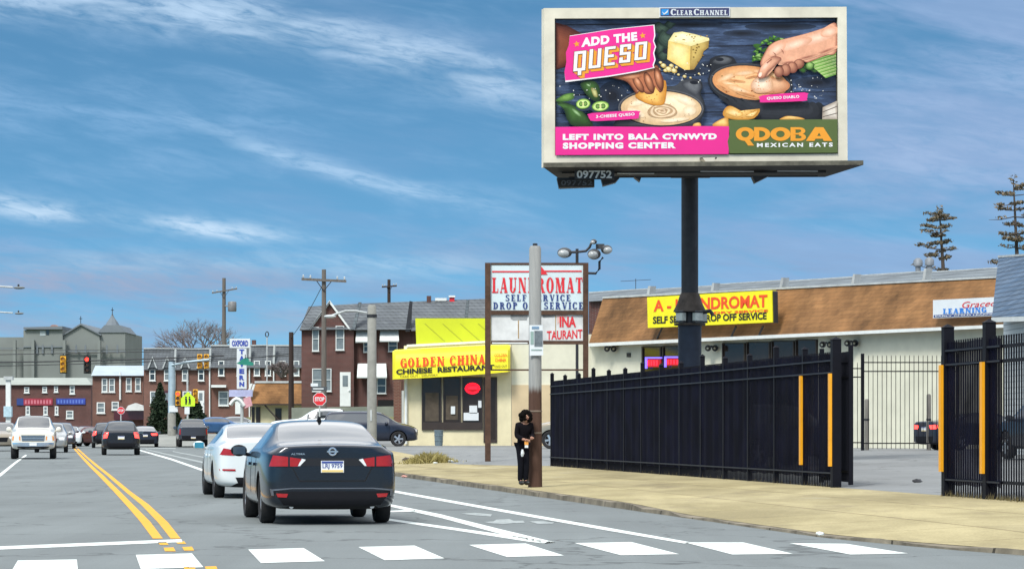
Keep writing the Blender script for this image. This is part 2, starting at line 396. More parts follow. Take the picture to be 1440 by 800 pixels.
def concrete():
    m = bpy.data.materials.new('tan_concrete'); m.use_nodes = True; t = m.node_tree; b = t.nodes['Principled BSDF']
    tc = nd(t, 'ShaderNodeTexCoord')
    def noise(sc, det, st=(1, 1, 1)):
        mp = nd(t, 'ShaderNodeMapping'); mp.inputs['Scale'].default_value = st; t.links.new(tc.outputs['Object'], mp.inputs[0])
        n = nd(t, 'ShaderNodeTexNoise', i_Scale=sc, i_Detail=float(det), i_Roughness=.65); t.links.new(mp.outputs[0], n.inputs[0]); return n.outputs[0]
    def rng(v, a, b_, lo, hi):
        n = nd(t, 'ShaderNodeMapRange'); n.inputs[1].default_value = a; n.inputs[2].default_value = b_; n.inputs[3].default_value = lo; n.inputs[4].default_value = hi
        t.links.new(v, n.inputs[0]); return n.outputs[0]
    c = mixc(t, rng(noise(.5, 6, (1, .35, 1)), .40, .60, 0, 1), (.30, .255, .135), (.43, .37, .205))
    c = mixc(t, rng(noise(.8, 4, (1, .3, 1)), .56, .70, 0, .55), c, (.20, .165, .105))
    c = mixc(t, rng(noise(.35, 4, (1, .5, 1)), .62, .7, 0, .55), c, (.45, .425, .33))
    sp = nd(t, 'ShaderNodeSeparateXYZ'); t.links.new(tc.outputs['Object'], sp.inputs[0])
    cb = nd(t, 'ShaderNodeCombineXYZ'); t.links.new(mth(t, 'MULTIPLY_ADD', sp.outputs[1], SL, sp.outputs[0]), cb.inputs[0]); t.links.new(sp.outputs[1], cb.inputs[1])
    bk = nd(t, 'ShaderNodeTexBrick', i_Scale=1.0, offset=0.0); t.links.new(cb.outputs[0], bk.inputs[0])
    bk.inputs['Color1'].default_value = (1, 1, 1, 1); bk.inputs['Color2'].default_value = (.82, .82, .84, 1); bk.inputs['Mortar'].default_value = (.42, .39, .35, 1)
    bk.inputs['Brick Width'].default_value = 1.8; bk.inputs['Row Height'].default_value = 3.0; bk.inputs['Mortar Size'].default_value = .024
    c = mixc(t, .8, c, bk.outputs[0], 'MULTIPLY')
    c = mixc(t, rng(noise(2.6, 8, (1, .3, 1)), .66, .76, 0, .35), c, (.16, .13, .09))
    g = rng(noise(30, 3), .3, .7, .80, 1.16)
    vm = nd(t, 'ShaderNodeVectorMath', operation='SCALE'); t.links.new(c, vm.inputs[0]); t.links.new(g, vm.inputs['Scale'])
    t.links.new(vm.outputs[0], b.inputs['Base Color']); b.inputs['Roughness'].default_value = .9; b.inputs['Specular IOR Level'].default_value = .2
    return m
m_walk = concrete()
m_kerb = M('kerb_stone', (.20, .175, .13), .9, var=.75, scale=1.3, spec=.2)
def kerb_joints():
    t = m_kerb.node_tree; b = t.nodes['Principled BSDF']; src = b.inputs['Base Color'].links[0].from_socket; tc = nd(t, 'ShaderNodeTexCoord'); sp = nd(t, 'ShaderNodeSeparateXYZ'); t.links.new(tc.outputs['Object'], sp.inputs[0])
    j = mth(t, 'LESS_THAN', mth(t, 'FRACT', mth(t, 'DIVIDE', sp.outputs[1], 2.4)), .022); t.links.new(mixc(t, mth(t, 'MULTIPLY', j, .85), src, (.02, .018, .014)), b.inputs['Base Color'])
kerb_joints()
m_grass = M('dry_grass', (.15, .155, .07), .95, var=.5, scale=1.2, spec=.1)
def worn_paint(name, col, amt):
    m = M(name, col, .75, var=.14, scale=5, detail=9, spec=.25); t = m.node_tree; b = t.nodes['Principled BSDF']; src = b.inputs['Base Color'].links[0].from_socket
    tc = nd(t, 'ShaderNodeTexCoord'); mp = nd(t, 'ShaderNodeMapping'); mp.inputs['Scale'].default_value = (1, .22, 1); t.links.new(tc.outputs['Object'], mp.inputs[0])
    n = nd(t, 'ShaderNodeTexNoise', i_Scale=7.0, i_Detail=10.0, i_Roughness=.78); t.links.new(mp.outputs[0], n.inputs[0])
    r = nd(t, 'ShaderNodeMapRange'); r.inputs[1].default_value = .60 - amt * .12; r.inputs[2].default_value = .70; r.inputs[4].default_value = .55 + amt * .3; t.links.new(n.outputs[0], r.inputs[0])
    t.links.new(mixc(t, r.outputs[0], src, (.17, .195, .20)), b.inputs['Base Color']); return m
m_white = worn_paint('road_white', (.67, .72, .69), .35)
m_worn = worn_paint('road_white_worn', (.34, .375, .37), 1.3)
m_yel = worn_paint('road_yellow', (.72, .36, .035), .4)

def grid(fn, ss_, ys):                                    # a sheet over (s, Y)
    mb = MB(); n = len(ss_); vs = [fn(s, y) for y in ys for s in ss_]
    mb.add(vs, [(j * n + i, j * n + i + 1, (j + 1) * n + i + 1, (j + 1) * n + i) for j in range(len(ys) - 1) for i in range(n - 1)]); return mb
def frange(a, b, n): return [lerp(a, b, i / n) for i in range(n + 1)]
gs = MB().add([(-900, -60, -.12), (900, -60, -.12), (900, 2600, -.12), (-900, 2600, -.12)], [(0, 1, 2, 3)])
struct('ground', gs, m=m_grass)
road = struct('road', grid(lambda s, y: Vector((sx(s, y), y, zroad(y))), frange(-16, 12.0, 14), frange(2, 420, 110)), m=m_road)
def kerb_s(Y): return 8.87 + 3.2 * max(0, (36.5 - Y) / 14) ** 1.6                    # the kerb swings out at the near corner
def walk_end(Y): return 14.4 if Y < 91 else max(12.3, 14.4 - (Y - 91) * .35)
ys = frange(17, 160, 143)
walk = MB()
rows = 9
vs = []; 
for y in ys:
    a, b_ = kerb_s(y) + .16, walk_end(y)
    for i in range(rows + 1):
        s = lerp(a, b_, i / rows); dip = -.065 * (1 - sstep(a, a + 2.2, s)) * (1 - sstep(43, 50, y)); vs.append(Vector((sx(s, y), y, zlot(s, y) + dip)))
walk.add(vs, [(j * (rows + 1) + i, j * (rows + 1) + i + 1, (j + 1) * (rows + 1) + i + 1, (j + 1) * (rows + 1) + i) for j in range(len(ys) - 1) for i in range(rows)])
pav = struct('sidewalk', walk, m=m_walk)
k = MB()
vs = []
for y in ys:
    s = kerb_s(y); h = zlot(s + .16, y) - .065 * (1 - sstep(43, 50, y)) - .004; wv = .012 * math.sin(y * 1.7) + .01 * math.sin(y * 4.1)
    vs += [Vector((sx(s, y), y, -.1)), Vector((sx(s + .02 + wv, y), y, h + wv)), Vector((sx(s + .17, y), y, h))]
k.add(vs, [(j * 3 + i, j * 3 + i + 1, j * 3 + i + 4, j * 3 + i + 3) for j in range(len(ys) - 1) for i in range(2)])
struct('kerb', k, pav, m=m_kerb)
lot = MB(); ys2 = frange(17, 166, 149); vs = []; rows = 40
for y in ys2:
    a = walk_end(y)
    for i in range(rows + 1):
        s = a + 60 * (i / rows) ** 1.5; vs.append(Vector((sx(s, y), y, zlot(s, y))))
lot.add(vs, [(j * (rows + 1) + i, j * (rows + 1) + i + 1, (j + 1) * (rows + 1) + i + 1, (j + 1) * (rows + 1) + i) for j in range(len(ys2) - 1) for i in range(rows)])
struct('parking_lot', lot, m=m_lot)
struct('lawn', grid(lambda s, y: Vector((sx(s, y), y, zlot(s, y) + .004)), frange(12.3, 90, 40), frange(166, 430, 60)), m=m_grass)
struct('corner_pavement', grid(lambda s, y: Vector((sx(s, y), y, .03 + zroad(y) + .8 * sstep(206, 228, y) * sstep(1.0, 2.5, s))), frange(1.0, 12.3, 12), frange(204, 430, 60)), m=M('corner_paving', (.24, .25, .23), .9, var=.25, scale=.6))

# painted markings, parts of the road
def paint(name, mb, m): return obj(name, mb, road, None, True, m)
def strip_px(a, b, wpx=None):                             # two pixel polylines = left and right edge of a painted line
    mb = MB(); A = []; B = []
    for (p, q) in ((a, A), (b, B)):
        for i in range(len(p) - 1):
            for t in (0, .25, .5, .75): q.append(GR(lerp(p[i][0], p[i + 1][0], t), lerp(p[i][1], p[i + 1][1], t)))
        q.append(GR(*p[-1]))
    up = Vector((0, 0, .004)); n = len(A)
    mb.add([v + up for v in A + B], [(i, i + 1, n + i + 1, n + i) for i in range(n - 1)]); return mb
for q in (((25, 788), (108, 786.5), (110, 806), (13, 808)), ((191, 780), (270, 778), (286, 797.5), (198, 800)), ((349, 772.5), (427, 770.5), (457, 789), (367, 791.5)),
          ((504, 769), (583, 767), (625, 785), (541, 787.5)), ((659, 766), (739, 764), (793, 781), (713, 783)), ((808, 763.5), (888, 762), (955, 779), (873, 780.5)),
          ((963, 762.5), (1045, 762.5), (1115, 778.5), (1030, 779.5)), ((1110, 763.5), (1190, 764.5), (1277, 778), (1196, 779.5))):
    mb = MB(); pts = [GR(*p) + Vector((0, 0, .004)) for p in q]
    mb.add(pts, [(0, 1, 2, 3)]); paint('crosswalk_stripe', mb, m_white)
paint('stop_line', strip_px([(-10, 768.5), (255, 758)], [(-10, 773), (257, 762)]), m_white)
yl = [(101, 628), (113, 642), (125, 655), (138, 668), (160, 691), (180, 713), (197, 733), (215, 757)]
yr = [(103.5, 628), (117, 642), (130, 655), (145, 668), (169, 691), (191, 713), (211, 733), (229, 757)]
paint('centre_line', strip_px(yl, yr), m_yel)
yl = [(105, 628), (119.5, 642), (134, 655), (150, 668), (176, 691), (198, 709), (222, 734), (240, 757)]
yr = [(107.5, 628), (123, 642), (139, 655), (156, 668), (184, 691), (209, 709), (236, 734), (254, 757)]
paint('centre_line', strip_px(yl, yr), m_yel)
for q in (((222, 762.5), (234, 762), (237, 766), (225, 766)), ((247, 761.5), (259, 761), (262, 764.5), (250, 764.5)), ((230, 770), (244, 769.5), (247, 775), (232, 775)), ((256, 769), (270, 768.5), (273, 774), (259, 774)), ((258, 797), (274, 796.5), (276, 806), (262, 806)), ((288, 796.5), (304, 796), (308, 806), (292, 806))):
    mb = MB(); mb.add([GR(*p) + Vector((0, 0, .004)) for p in q], [(0, 1, 2, 3)]); paint('centre_dash', mb, m_yel)
paint('lane_line', strip_px([(-8, 672), (0, 665.5), (20, 650), (36, 639)], [(-8, 675), (3, 668), (23, 651), (38, 640)]), m_white)
paint('edge_line', strip_px([(553, 689), (700, 715), (850, 741), (972, 762.5)], [(553, 692), (700, 718.5), (850, 745), (962, 764)]), m_white)
paint('lane_line', strip_px([(196, 632), (240, 644), (287, 660)], [(196, 633.4), (240, 646.4), (287, 663)]), m_white)
paint('edge_line', strip_px([(205, 631), (240, 639), (300, 652)], [(205, 632), (240, 640.6), (300, 654.4)]), m_worn)
paint('edge_line', strip_px([(243, 634), (300, 644.5)], [(243, 635), (300, 646)]), m_worn)
paint('lane_line', strip_px([(540, 707), (620, 723), (700, 743), (781, 762.5)], [(540, 710), (620, 728), (700, 749.5), (765, 764)]), m_white)
paint('lane_line', strip_px([(540, 728), (640, 742), (740, 756), (781, 762.5)], [(540, 731), (640, 745.5), (740, 761), (765, 764)]), m_white)
paint('hatch_line', strip_px([(548, 718), (584, 716.5)], [(548, 719.8), (584, 719)]), m_white)
bk = MB()
for q in (((648, 722), (668, 721), (692, 723), (690, 726), (668, 724.5)), ((680, 733.8), (694, 733), (698, 730.5), (716, 729.5), (722, 732), (736, 732), (738, 735), (722, 735.5), (706, 736.8), (690, 735.5)), ((744, 733), (762, 732.5), (780, 734.5), (776, 736.5), (756, 736.3))):
    bk.add([GR(*p) + Vector((0, 0, .004)) for p in q], [tuple(range(len(q)))])
paint('bicycle_symbol', bk, m_worn)
paint('stop_line', strip_px([(196, 628.6), (247, 629.6)], [(196, 629.8), (247, 631)]), m_worn)

# ------------------------------------------------------------------ vehicles
m_tyre = M('tyre_rubber', (.012, .012, .013), .85, var=.2, scale=20)
m_rim = M('alloy', (.55, .56, .58), .3, .9, var=.05)
m_glass = M('car_glass', (.012, .017, .019), .04, var=0, coat=1, spec=.8); m_glass.node_tree.nodes['Principled BSDF'].inputs['IOR'].default_value = 1.9
m_black = M('black_trim', (.006, .0065, .009), .6, var=.15, scale=12, spec=.2)
m_chrome = M('chrome', (.75, .77, .8), .14, 1.0, var=0)
m_tail = M('tail_light', (.34, .008, .011), .25, var=.15, scale=25, coat=.4)
m_taillit = M('lit_tail_light', (1, .05, .04), .3, var=0, emit=2.2)
m_head = M('headlight_lens', (.72, .74, .74), .15, var=.1, scale=30, coat=1)
m_amber = M('amber_lens', (.75, .27, .03), .25, var=0, coat=1)
m_plate = M('plate_white', (.72, .74, .74), .5, var=.04)
m_blue_ink = M('plate_blue', (.03, .06, .26), .5, var=0)
m_plate_y = M('plate_yellow', (.72, .55, .2), .5, var=0)
m_inside = M('wheel_well', (.006, .006, .007), .95, var=0)

def station(y, zb, wb, w3, z3, ws, zs, wr, zr, zt):
    p4, p7 = Vector((ws, zs)), Vector((wr, zr))
    pr = [(0, zb), (wb, zb), (lerp(wb, w3, .93), lerp(zb, z3, .22)), (w3, z3), (ws, zs)]
    for t in (.10, .88): q = lerp(p4, p7, t); pr.append((q.x, q.y))
    pr += [(wr, zr), (wr * .55, lerp(zr, zt, .75)), (0, zt)]
    return [(x, y, z) for x, z in pr]
SPECS = {}
SPECS['sedan'] = dict(L=4.9, W=1.85, axles=(-1.38, 1.44), wr=.335, ww=.20, track=.795, st=[
    (-2.45, .33, .52, .64, .60, .62, .98, .52, 1.045, 1.06), (-2.425, .25, .68, .81, .58, .775, .965, .665, 1.06, 1.085), (-2.30, .205, .76, .885, .58, .862, .975, .70, 1.075, 1.105),
    (-1.95, .20, .80, .92, .60, .90, .975, .68, 1.085, 1.125), (-1.62, .20, .80, .925, .62, .908, .985, .70, 1.10, 1.14), (-1.15, .20, .80, .925, .62, .905, .98, .645, 1.275, 1.305),
    (-.72, .20, .80, .925, .62, .905, .97, .60, 1.385, 1.415), (-.1, .20, .80, .925, .62, .90, .96, .565, 1.41, 1.445), (.50, .20, .80, .925, .62, .90, .955, .57, 1.375, 1.415),
    (.92, .20, .80, .92, .62, .895, .945, .61, 1.19, 1.23), (1.32, .20, .80, .91, .62, .885, .93, .66, .985, 1.04), (1.8, .20, .80, .90, .60, .85, .87, .60, .925, .955),
    (2.25, .20, .74, .85, .56, .75, .75, .54, .79, .81), (2.42, .26, .60, .70, .5, .60, .66, .45, .69, .70)],
    side=(5, 9), rear=(4, 6), front=(8, 10))
SPECS['suv'] = dict(L=4.6, W=1.84, axles=(-1.32, 1.36), wr=.36, ww=.225, track=.80, st=[
    (-2.29, .44, .50, .64, .70, .60, 1.0, .50, 1.06, 1.08), (-2.265, .36, .66, .81, .70, .78, 1.03, .66, 1.10, 1.13), (-2.14, .31, .74, .895, .72, .875, 1.05, .69, 1.15, 1.18),
    (-1.98, .28, .80, .915, .72, .895, 1.05, .63, 1.47, 1.50), (-1.84, .28, .80, .915, .72, .90, 1.05, .59, 1.60, 1.64), (-.8, .26, .80, .915, .72, .90, 1.05, .60, 1.63, 1.67),
    (.2, .26, .80, .915, .72, .90, 1.045, .60, 1.62, 1.66), (.58, .26, .80, .915, .72, .895, 1.04, .60, 1.56, 1.60), (.95, .26, .80, .91, .72, .89, 1.035, .63, 1.35, 1.39),
    (1.32, .26, .80, .905, .72, .88, 1.03, .67, 1.09, 1.14), (1.8, .26, .80, .895, .70, .84, .97, .61, 1.03, 1.06), (2.14, .28, .74, .84, .64, .75, .86, .55, .91, .93), (2.28, .34, .60, .70, .58, .60, .74, .45, .78, .79)],
    side=(3, 8), rear=(2, 4), front=(7, 9))
SPECS['pickup'] = dict(L=5.85, W=2.03, axles=(-1.75, 1.93), wr=.40, ww=.27, track=.86, st=[
    (-2.93, .55, .70, .80, .8, .78, 1.28, .72, 1.34, 1.345), (-2.90, .50, .84, .96, .8, .94, 1.31, .88, 1.37, 1.375), (-2.6, .45, .86, 1.0, .82, .975, 1.32, .90, 1.38, 1.385), (-1.12, .42, .86, 1.0, .85, .98, 1.32, .90, 1.38, 1.385),
    (-1.04, .42, .86, 1.0, .85, .98, 1.32, .73, 1.74, 1.765), (-.90, .42, .86, 1.0, .85, .98, 1.32, .69, 1.89, 1.92), (0, .42, .86, 1.0, .85, .98, 1.32, .70, 1.915, 1.955),
    (.55, .42, .86, 1.0, .85, .975, 1.30, .70, 1.885, 1.925), (.95, .42, .86, 1.0, .85, .97, 1.28, .73, 1.67, 1.70), (1.36, .42, .86, 1.0, .85, .965, 1.26, .77, 1.36, 1.40), (2.0, .42, .86, .99, .85, .95, 1.22, .74, 1.32, 1.36),
    (2.72, .42, .84, .985, .85, .935, 1.16, .74, 1.25, 1.28), (2.88, .44, .80, .95, .82, .90, 1.10, .72, 1.19, 1.21), (2.93, .50, .72, .84, .8, .80, 1.02, .66, 1.10, 1.12)],
    side=(4, 8), rear=(3, 5), front=(7, 9))
_shells = {}
def car_shell(kind):
    if kind in _shells: return _shells[kind]
    sp = SPECS[kind]; st = [station(*q) for q in sp['st']]; n = 10
    bm = bmesh.new(); ring = []
    for q in st:
        l = [bm.verts.new(p) for p in q]; r = [l[0]] + [bm.verts.new((-p[0], p[1], p[2])) for p in q[1:-1]] + [l[-1]]; ring.append((l, r))
    cl = bm.edges.layers.float.new('crease_edge')
    for i in range(len(st) - 1):
        for sd_ in (0, 1):
            a, b = ring[i][sd_], ring[i + 1][sd_]
            for j in range(n - 1):
                vs = [a[j], b[j], b[j + 1], a[j + 1]]
                f = bm.faces.new(vs if sd_ == 0 else vs[::-1]); f.material_index = 0
                if j == 5 and sp['side'][0] <= i < sp['side'][1]: f.material_index = 1 if sd_ == 0 else 2
                if j >= 7 and sp['rear'][0] <= i < sp['rear'][1]: f.material_index = 3
                if j >= 7 and sp['front'][0] <= i < sp['front'][1]: f.material_index = 4
                if j == 0: f.material_index = 5
    for i, flip in ((0, False), (len(st) - 1, True)):
        l, r = ring[i]
        for j in range(n - 1):
            vs = [l[j], l[j + 1], r[j + 1], r[j]]; u = []
            for v in vs:
                if v not in u: u.append(v)
            bm.faces.new(u if not flip else u[::-1])
    bm.normal_update()
    for e in bm.edges:
        if len(e.link_faces) == 2:
            ma, mb_ = [f.material_index for f in e.link_faces]
            if ma != mb_ and 5 not in (ma, mb_): e[cl] = .35
    bmesh.ops.recalc_face_normals(bm, faces=bm.faces)
    me = bpy.data.meshes.new('shell'); bm.to_mesh(me); bm.free()
    for i in range(7): me.materials.append(bpy.data.materials.new('slot') if False else m_inside)
    o = bpy.data.objects.new('shell', me); COL.objects.link(o)
    md = o.modifiers.new('s', 'SUBSURF'); md.levels = 2; md.render_levels = 2
    cut = MB()
    for ay in sp['axles']:
        for sg in (-1, 1):
            r = sp['wr'] + .055; x0, x1 = sg * (sp['track'] - .22), sg * 1.3; nn = 28
            ring_a = [Vector((x0, ay + r * math.cos(2 * math.pi * k / nn), sp['wr'] + r * math.sin(2 * math.pi * k / nn))) for k in range(nn)]
            ring_b = [Vector((x1, v.y, v.z)) for v in ring_a]
            cut.add(ring_a + ring_b, [(k, (k + 1) % nn, nn + (k + 1) % nn, nn + k) for k in range(nn)] + [tuple(range(nn - 1, -1, -1)), tuple(range(nn, 2 * nn))])
    cm = bpy.data.meshes.new('cut'); cm.from_pydata(cut.v, [], cut.f)
    b = bmesh.new(); b.from_mesh(cm); bmesh.ops.recalc_face_normals(b, faces=b.faces)
    for f in b.faces: f.material_index = 6
    b.to_mesh(cm); b.free()
    for i in range(7): cm.materials.append(m_inside)
    co = bpy.data.objects.new('cut', cm); COL.objects.link(co)
    bo = o.modifiers.new('b', 'BOOLEAN'); bo.object = co; bo.operation = 'DIFFERENCE'; bo.solver = 'EXACT'; bo.material_mode = 'INDEX'
    dg = bpy.context.evaluated_depsgraph_get(); ev = bpy.data.meshes.new_from_object(o.evaluated_get(dg))
    vs = [v.co.copy() for v in ev.vertices]; fs = [(tuple(p.vertices), p.material_index) for p in ev.polygons]
    bpy.data.objects.remove(o); bpy.data.objects.remove(co)
    bvh = BVHTree.FromPolygons(vs, [f for f, _ in fs])
    _shells[kind] = (vs, fs, bvh); return _shells[kind]
def cast(bvh, side, a, b):
    o, d = {'rear': ((a, -9, b), (0, 1, 0)), 'front': ((a, 9, b), (0, -1, 0)), 'left': ((-9, a, b), (1, 0, 0)), 'right': ((9, a, b), (-1, 0, 0))}[side]
    h = bvh.ray_cast(Vector(o), Vector(d)); return (h[0], Vector(d)) if h[0] else (None, Vector(d))
def patch(mb, bvh, side, quad, off=.008, nx=6, nz=3):
    """a panel following the body surface: quad TL,TR,BR,BL seen from that side"""
    TL, TR, BR, BL = [Vector(q) for q in quad]; vs = []; last = None
    for j in range(nz + 1):
        for i in range(nx + 1):
            u, v = i / nx, j / nz; q = lerp(lerp(TL, TR, u), lerp(BL, BR, u), v); h, d = cast(bvh, side, q.x, q.y)
            if h is None: h = last if last is not None else Vector((q.x, -2.3, q.y))
            last = h.copy(); vs.append(h - d * off)
    n = len(vs); _, d = cast(bvh, side, 0, 0); vs += [v + d * (off + .02) for v in vs]
    w = nx + 1; fs = [(j * w + i, j * w + i + 1, (j + 1) * w + i + 1, (j + 1) * w + i) for j in range(nz) for i in range(nx)]
    edge = [i for i in range(nx)] ; loop = [i for i in range(w)] + [j * w + nx for j in range(1, nz + 1)] + [nz * w + i for i in range(nx - 1, -1, -1)] + [j * w for j in range(nz - 1, 0, -1)]
    fs += [(loop[k], loop[(k + 1) % len(loop)], n + loop[(k + 1) % len(loop)], n + loop[k]) for k in range(len(loop))]
    return mb.add(vs, fs)
_wheel = {}
def wheel_meshes(r, w):
    if (r, w) in _wheel: return _wheel[(r, w)]
    t = MB(); t.lathe([(r * .62, -w / 2 + .01), (r * .70, -w / 2), (r * .93, -w / 2), (r, -w / 2 + .03), (r, w / 2 - .03), (r * .93, w / 2), (r * .70, w / 2), (r * .62, w / 2 - .02), (r * .62, 0)], (0, 0, 0), 'X', 28)
    rim = MB().mat(m_black); rim.lathe([(0, w / 2 - .06), (r * .66, w / 2 - .06), (r * .66, w / 2 - .08)], (0, 0, 0), 'X', 20); rim.mat(m_rim)
    rim.lathe([(r * .60, w / 2 - .03), (r * .69, w / 2 - .004), (r * .69, w / 2 - .05)], (0, 0, 0), 'X', 28)
    for k in range(5):
        for e in (-.09, .09):
            a = 2 * math.pi * k / 5 + e; c, s_ = math.cos(a), math.sin(a); x0, x1 = w / 2 - .05, w / 2 - .018; q = .032
            A = [Vector((x, r * .08 * c - q * s_ * sg, r * .08 * s_ + q * c * sg)) for x, sg in ((x0, -1), (x1, -1), (x1, 1), (x0, 1))]
            B = [Vector((x, r * .63 * c - q * .7 * s_ * sg, r * .63 * s_ + q * .7 * c * sg)) for x, sg in ((x0, -1), (x1 - .006, -1), (x1 - .006, 1), (x0, 1))]
            rim.hexa(A, B)
    rim.lathe([(0, w / 2 - .012), (r * .15, w / 2 - .014), (r * .16, w / 2 - .05)], (0, 0, 0), 'X', 14)
    _wheel[(r, w)] = (t, rim); return t, rim
def copyMB(mb, mt):
    o = MB(); o.v = [mt @ v for v in mb.v]; o.f = list(mb.f); o.m = list(mb.m); o.mats = list(mb.mats); return o
def paintmat(name, col, metal=.35, rough=.32):
    return M(name, col, rough, metal, var=.04, scale=2, coat=.75, spec=.4)
def car(name, label, cat, kind, paint_m, loc, rz, group='vehicles on the street', scale=1.0, tail=m_tail, plate=True, extra=None, lightbar=True):
    sp = SPECS[kind]; vs, fs, bvh = car_shell(kind)
    root = thing(name, label, cat, loc, group, rz); root.scale = (scale,) * 3
    names = ['body', 'side_window', 'side_window', 'rear_window', 'windshield', 'underbody', 'wheel_well']
    mats = [paint_m, m_glass, m_glass, m_glass, m_glass, m_inside, m_inside]
    groups = {}
    for f, mi in fs: groups.setdefault(mi, []).append(f)
    # body shell and wells are one moulded piece
    for mi in (0, 1, 2, 3, 4):
        use = [(mi, groups.get(mi, []))]
        if mi == 0: use += [(5, groups.get(5, [])), (6, groups.get(6, []))]
        mb = MB(); idx = {}
        for k_, fl in use:
            mb.mat(mats[k_])
            for f in fl:
                for i in f:
                    if i not in idx: idx[i] = len(mb.v); mb.v.append(vs[i].copy())
                mb.f.append(tuple(idx[i] for i in f)); mb.m.append(mb.cur)
        if not mb.f: continue
        me = obj(names[mi], mb, root, 40, True)
        if mi == 0: body = me
    t, rim = wheel_meshes(sp['wr'], sp['ww'])
    for ay in sp['axles']:
        for sg in (-1, 1):
            mt = Matrix.Translation((sg * sp['track'], ay, sp['wr'])) @ (Matrix.Rotation(math.pi, 4, 'Z') if sg < 0 else Matrix.Identity(4)) @ Matrix.Rotation(random.uniform(0, 1.2), 4, 'X')
            wo = obj('wheel', copyMB(t, mt), root, 50, True, m_tyre); obj('rim', copyMB(rim, mt), wo, 40, True)
    def add(nm, side, quads, m, off=.008, nx=6, nz=3, par=root):
        mb = MB().mat(m)
        for q in quads: patch(mb, bvh, side, q, off, nx, nz)
        return obj(nm, mb, par, 40, True)
    mir = lambda q: [(-x, z) for x, z in (q[1], q[0], q[3], q[2])]
    H = lambda f: f
    extra = extra or {}
    if kind == 'sedan':
        ql = [(.36, .93), (.80, .955), (.845, .80), (.46, .79)]
        ws = [(-.42, .86), (-.155, .71)]
        hl = [(.36, .70), (.74, .74), (.72, .58), (.42, .56)]
        bm_q = [(-.62, .52), (.62, .52), (.58, .30), (-.58, .30)]; pl_q = (-.155, .87, .155, .71)
        mz, my = .97, .78; gr = [(-.34, .66), (.34, .66), (.26, .42), (-.26, .42)]
    elif kind == 'suv':
        ql = [(.60, 1.10), (.82, 1.08), (.86, .80), (.66, .84)]
        hl = [(.40, .82), (.74, .86), (.72, .68), (.46, .68)]
        bm_q = [(-.70, .58), (.70, .58), (.64, .40), (-.64, .40)]; pl_q = (-.155, .92, .155, .76)
        mz, my = 1.06, .82; gr = [(-.36, .78), (.36, .78), (.30, .52), (-.30, .52)]
    else:
        ql = [(.84, 1.22), (.93, 1.22), (.95, .86), (.86, .86)]
        hl = [(.52, 1.06), (.82, 1.04), (.86, .80), (.56, .80)]
        bm_q = [(-.80, .78), (.80, .78), (.76, .56), (-.76, .56)]; pl_q = (-.155, .72, .155, .58)
        mz, my = 1.30, .95; gr = [(-.52, 1.06), (.52, 1.06), (.48, .80), (-.48, .80)]
    if 'tail_quads' in extra: tq = extra['tail_quads']
    else: tq = [ql]
    for q in tq: add('tail_light', 'rear', [q], tail); add('tail_light', 'rear', [mir(q)], tail)
    add('bumper_trim', 'rear', [bm_q], m_black, .006, 10, 3) if 'no_trim' not in extra else None
    add('headlight', 'front', [hl], m_head); add('headlight', 'front', [mir(hl)], m_head)
    g = add('grille', 'front', [gr], m_black, .008, 8, 4)
    if kind != 'pickup': add('bumper_trim', 'front', [[(-.6, .36), (.6, .36), (.55, .26), (-.55, .26)]], m_black, .006, 10, 2)
    if plate:
        x0, z1, x1, z0 = pl_q; h = max((cast(bvh, 'rear', x, z)[0] or Vector((0, 0, 0))).y * -1 for x in (x0, x1) for z in (z0, z1)); yb = -h - .012
        pl = obj('licence_plate', MB().mat(m_plate).box((0, yb, (z0 + z1) / 2), (x1 - x0, .012, z1 - z0)).mat(m_plate_y).box((0, yb - .008, z0 + .022), (x1 - x0 - .02, .006, .03)).mat(m_blue_ink).box((0, yb - .008, z1 - .02), (x1 - x0 - .02, .006, .026)), root, None, True)
        if extra.get('plate_text'):
            mb = MB().mat(m_blue_ink); g_ = sans(extra['plate_text'], .015); xs = [v[0] for q in g_ for v in q[0]]; zs_ = [v[1] for q in g_ for v in q[0]]
            for v2, f2, _ in g_:
                mb.add([(lerp(x0 + .02, x1 - .02, (a - min(xs)) / (max(xs) - min(xs))), yb - .010, lerp(z0 + .045, z1 - .04, (b - min(zs_)) / (max(zs_) - min(zs_)))) for a, b in v2], f2)
            obj('plate_lettering', mb, pl, None, True)
    # mirrors
    for sg in (-1, 1):
        mb = MB().mat(extra.get('mirror_m', paint_m)); x = sg * (sp['W'] / 2 + .10); k_ = 1.45 if kind == 'pickup' else 1.0
        mb.ball((x, my, mz + .02), (.12, .075, .085 * k_), 12, 8); mb.tube([(sg * (sp['W'] / 2 - .09), my + .02, mz - .05), (x, my + .02, mz - .01)], .03, 6)
        mo = obj('mirror', mb, root, 60, True); obj('mirror_glass', MB().mat(extra.get('mirror_glass', m_glass)).box((x, my - .078, mz + .02), (.18, .008, .11 * k_)), mo, None, True)
    # door lines and handles
    for side, sg in (('left', -1), ('right', 1)):
        y0, y1 = (sp['axles'][0] + .42, sp['axles'][1] - .42); ym = (y0 + y1) / 2 - .05
        zb_, zt_ = (.32, .93) if kind == 'sedan' else ((.42, 1.0) if kind == 'suv' else (.55, 1.25))
        for yy in (y0 + .1, ym, y1): mb = MB().mat(m_black); patch(mb, bvh, side, [(yy - .006, zt_), (yy + .006, zt_), (yy + .006, zb_), (yy - .006, zb_)], .003, 1, 6); obj('door_seam', mb, root, 40, True)
        for yy in (y0 + .22, ym + .12): mb = MB().mat(paint_m); patch(mb, bvh, side, [(yy, zt_ - .10), (yy + .2, zt_ - .10), (yy + .2, zt_ - .14), (yy, zt_ - .14)], .03, 2, 1); obj('door_handle', mb, root, 40, True)
    return root, bvh, add, mir

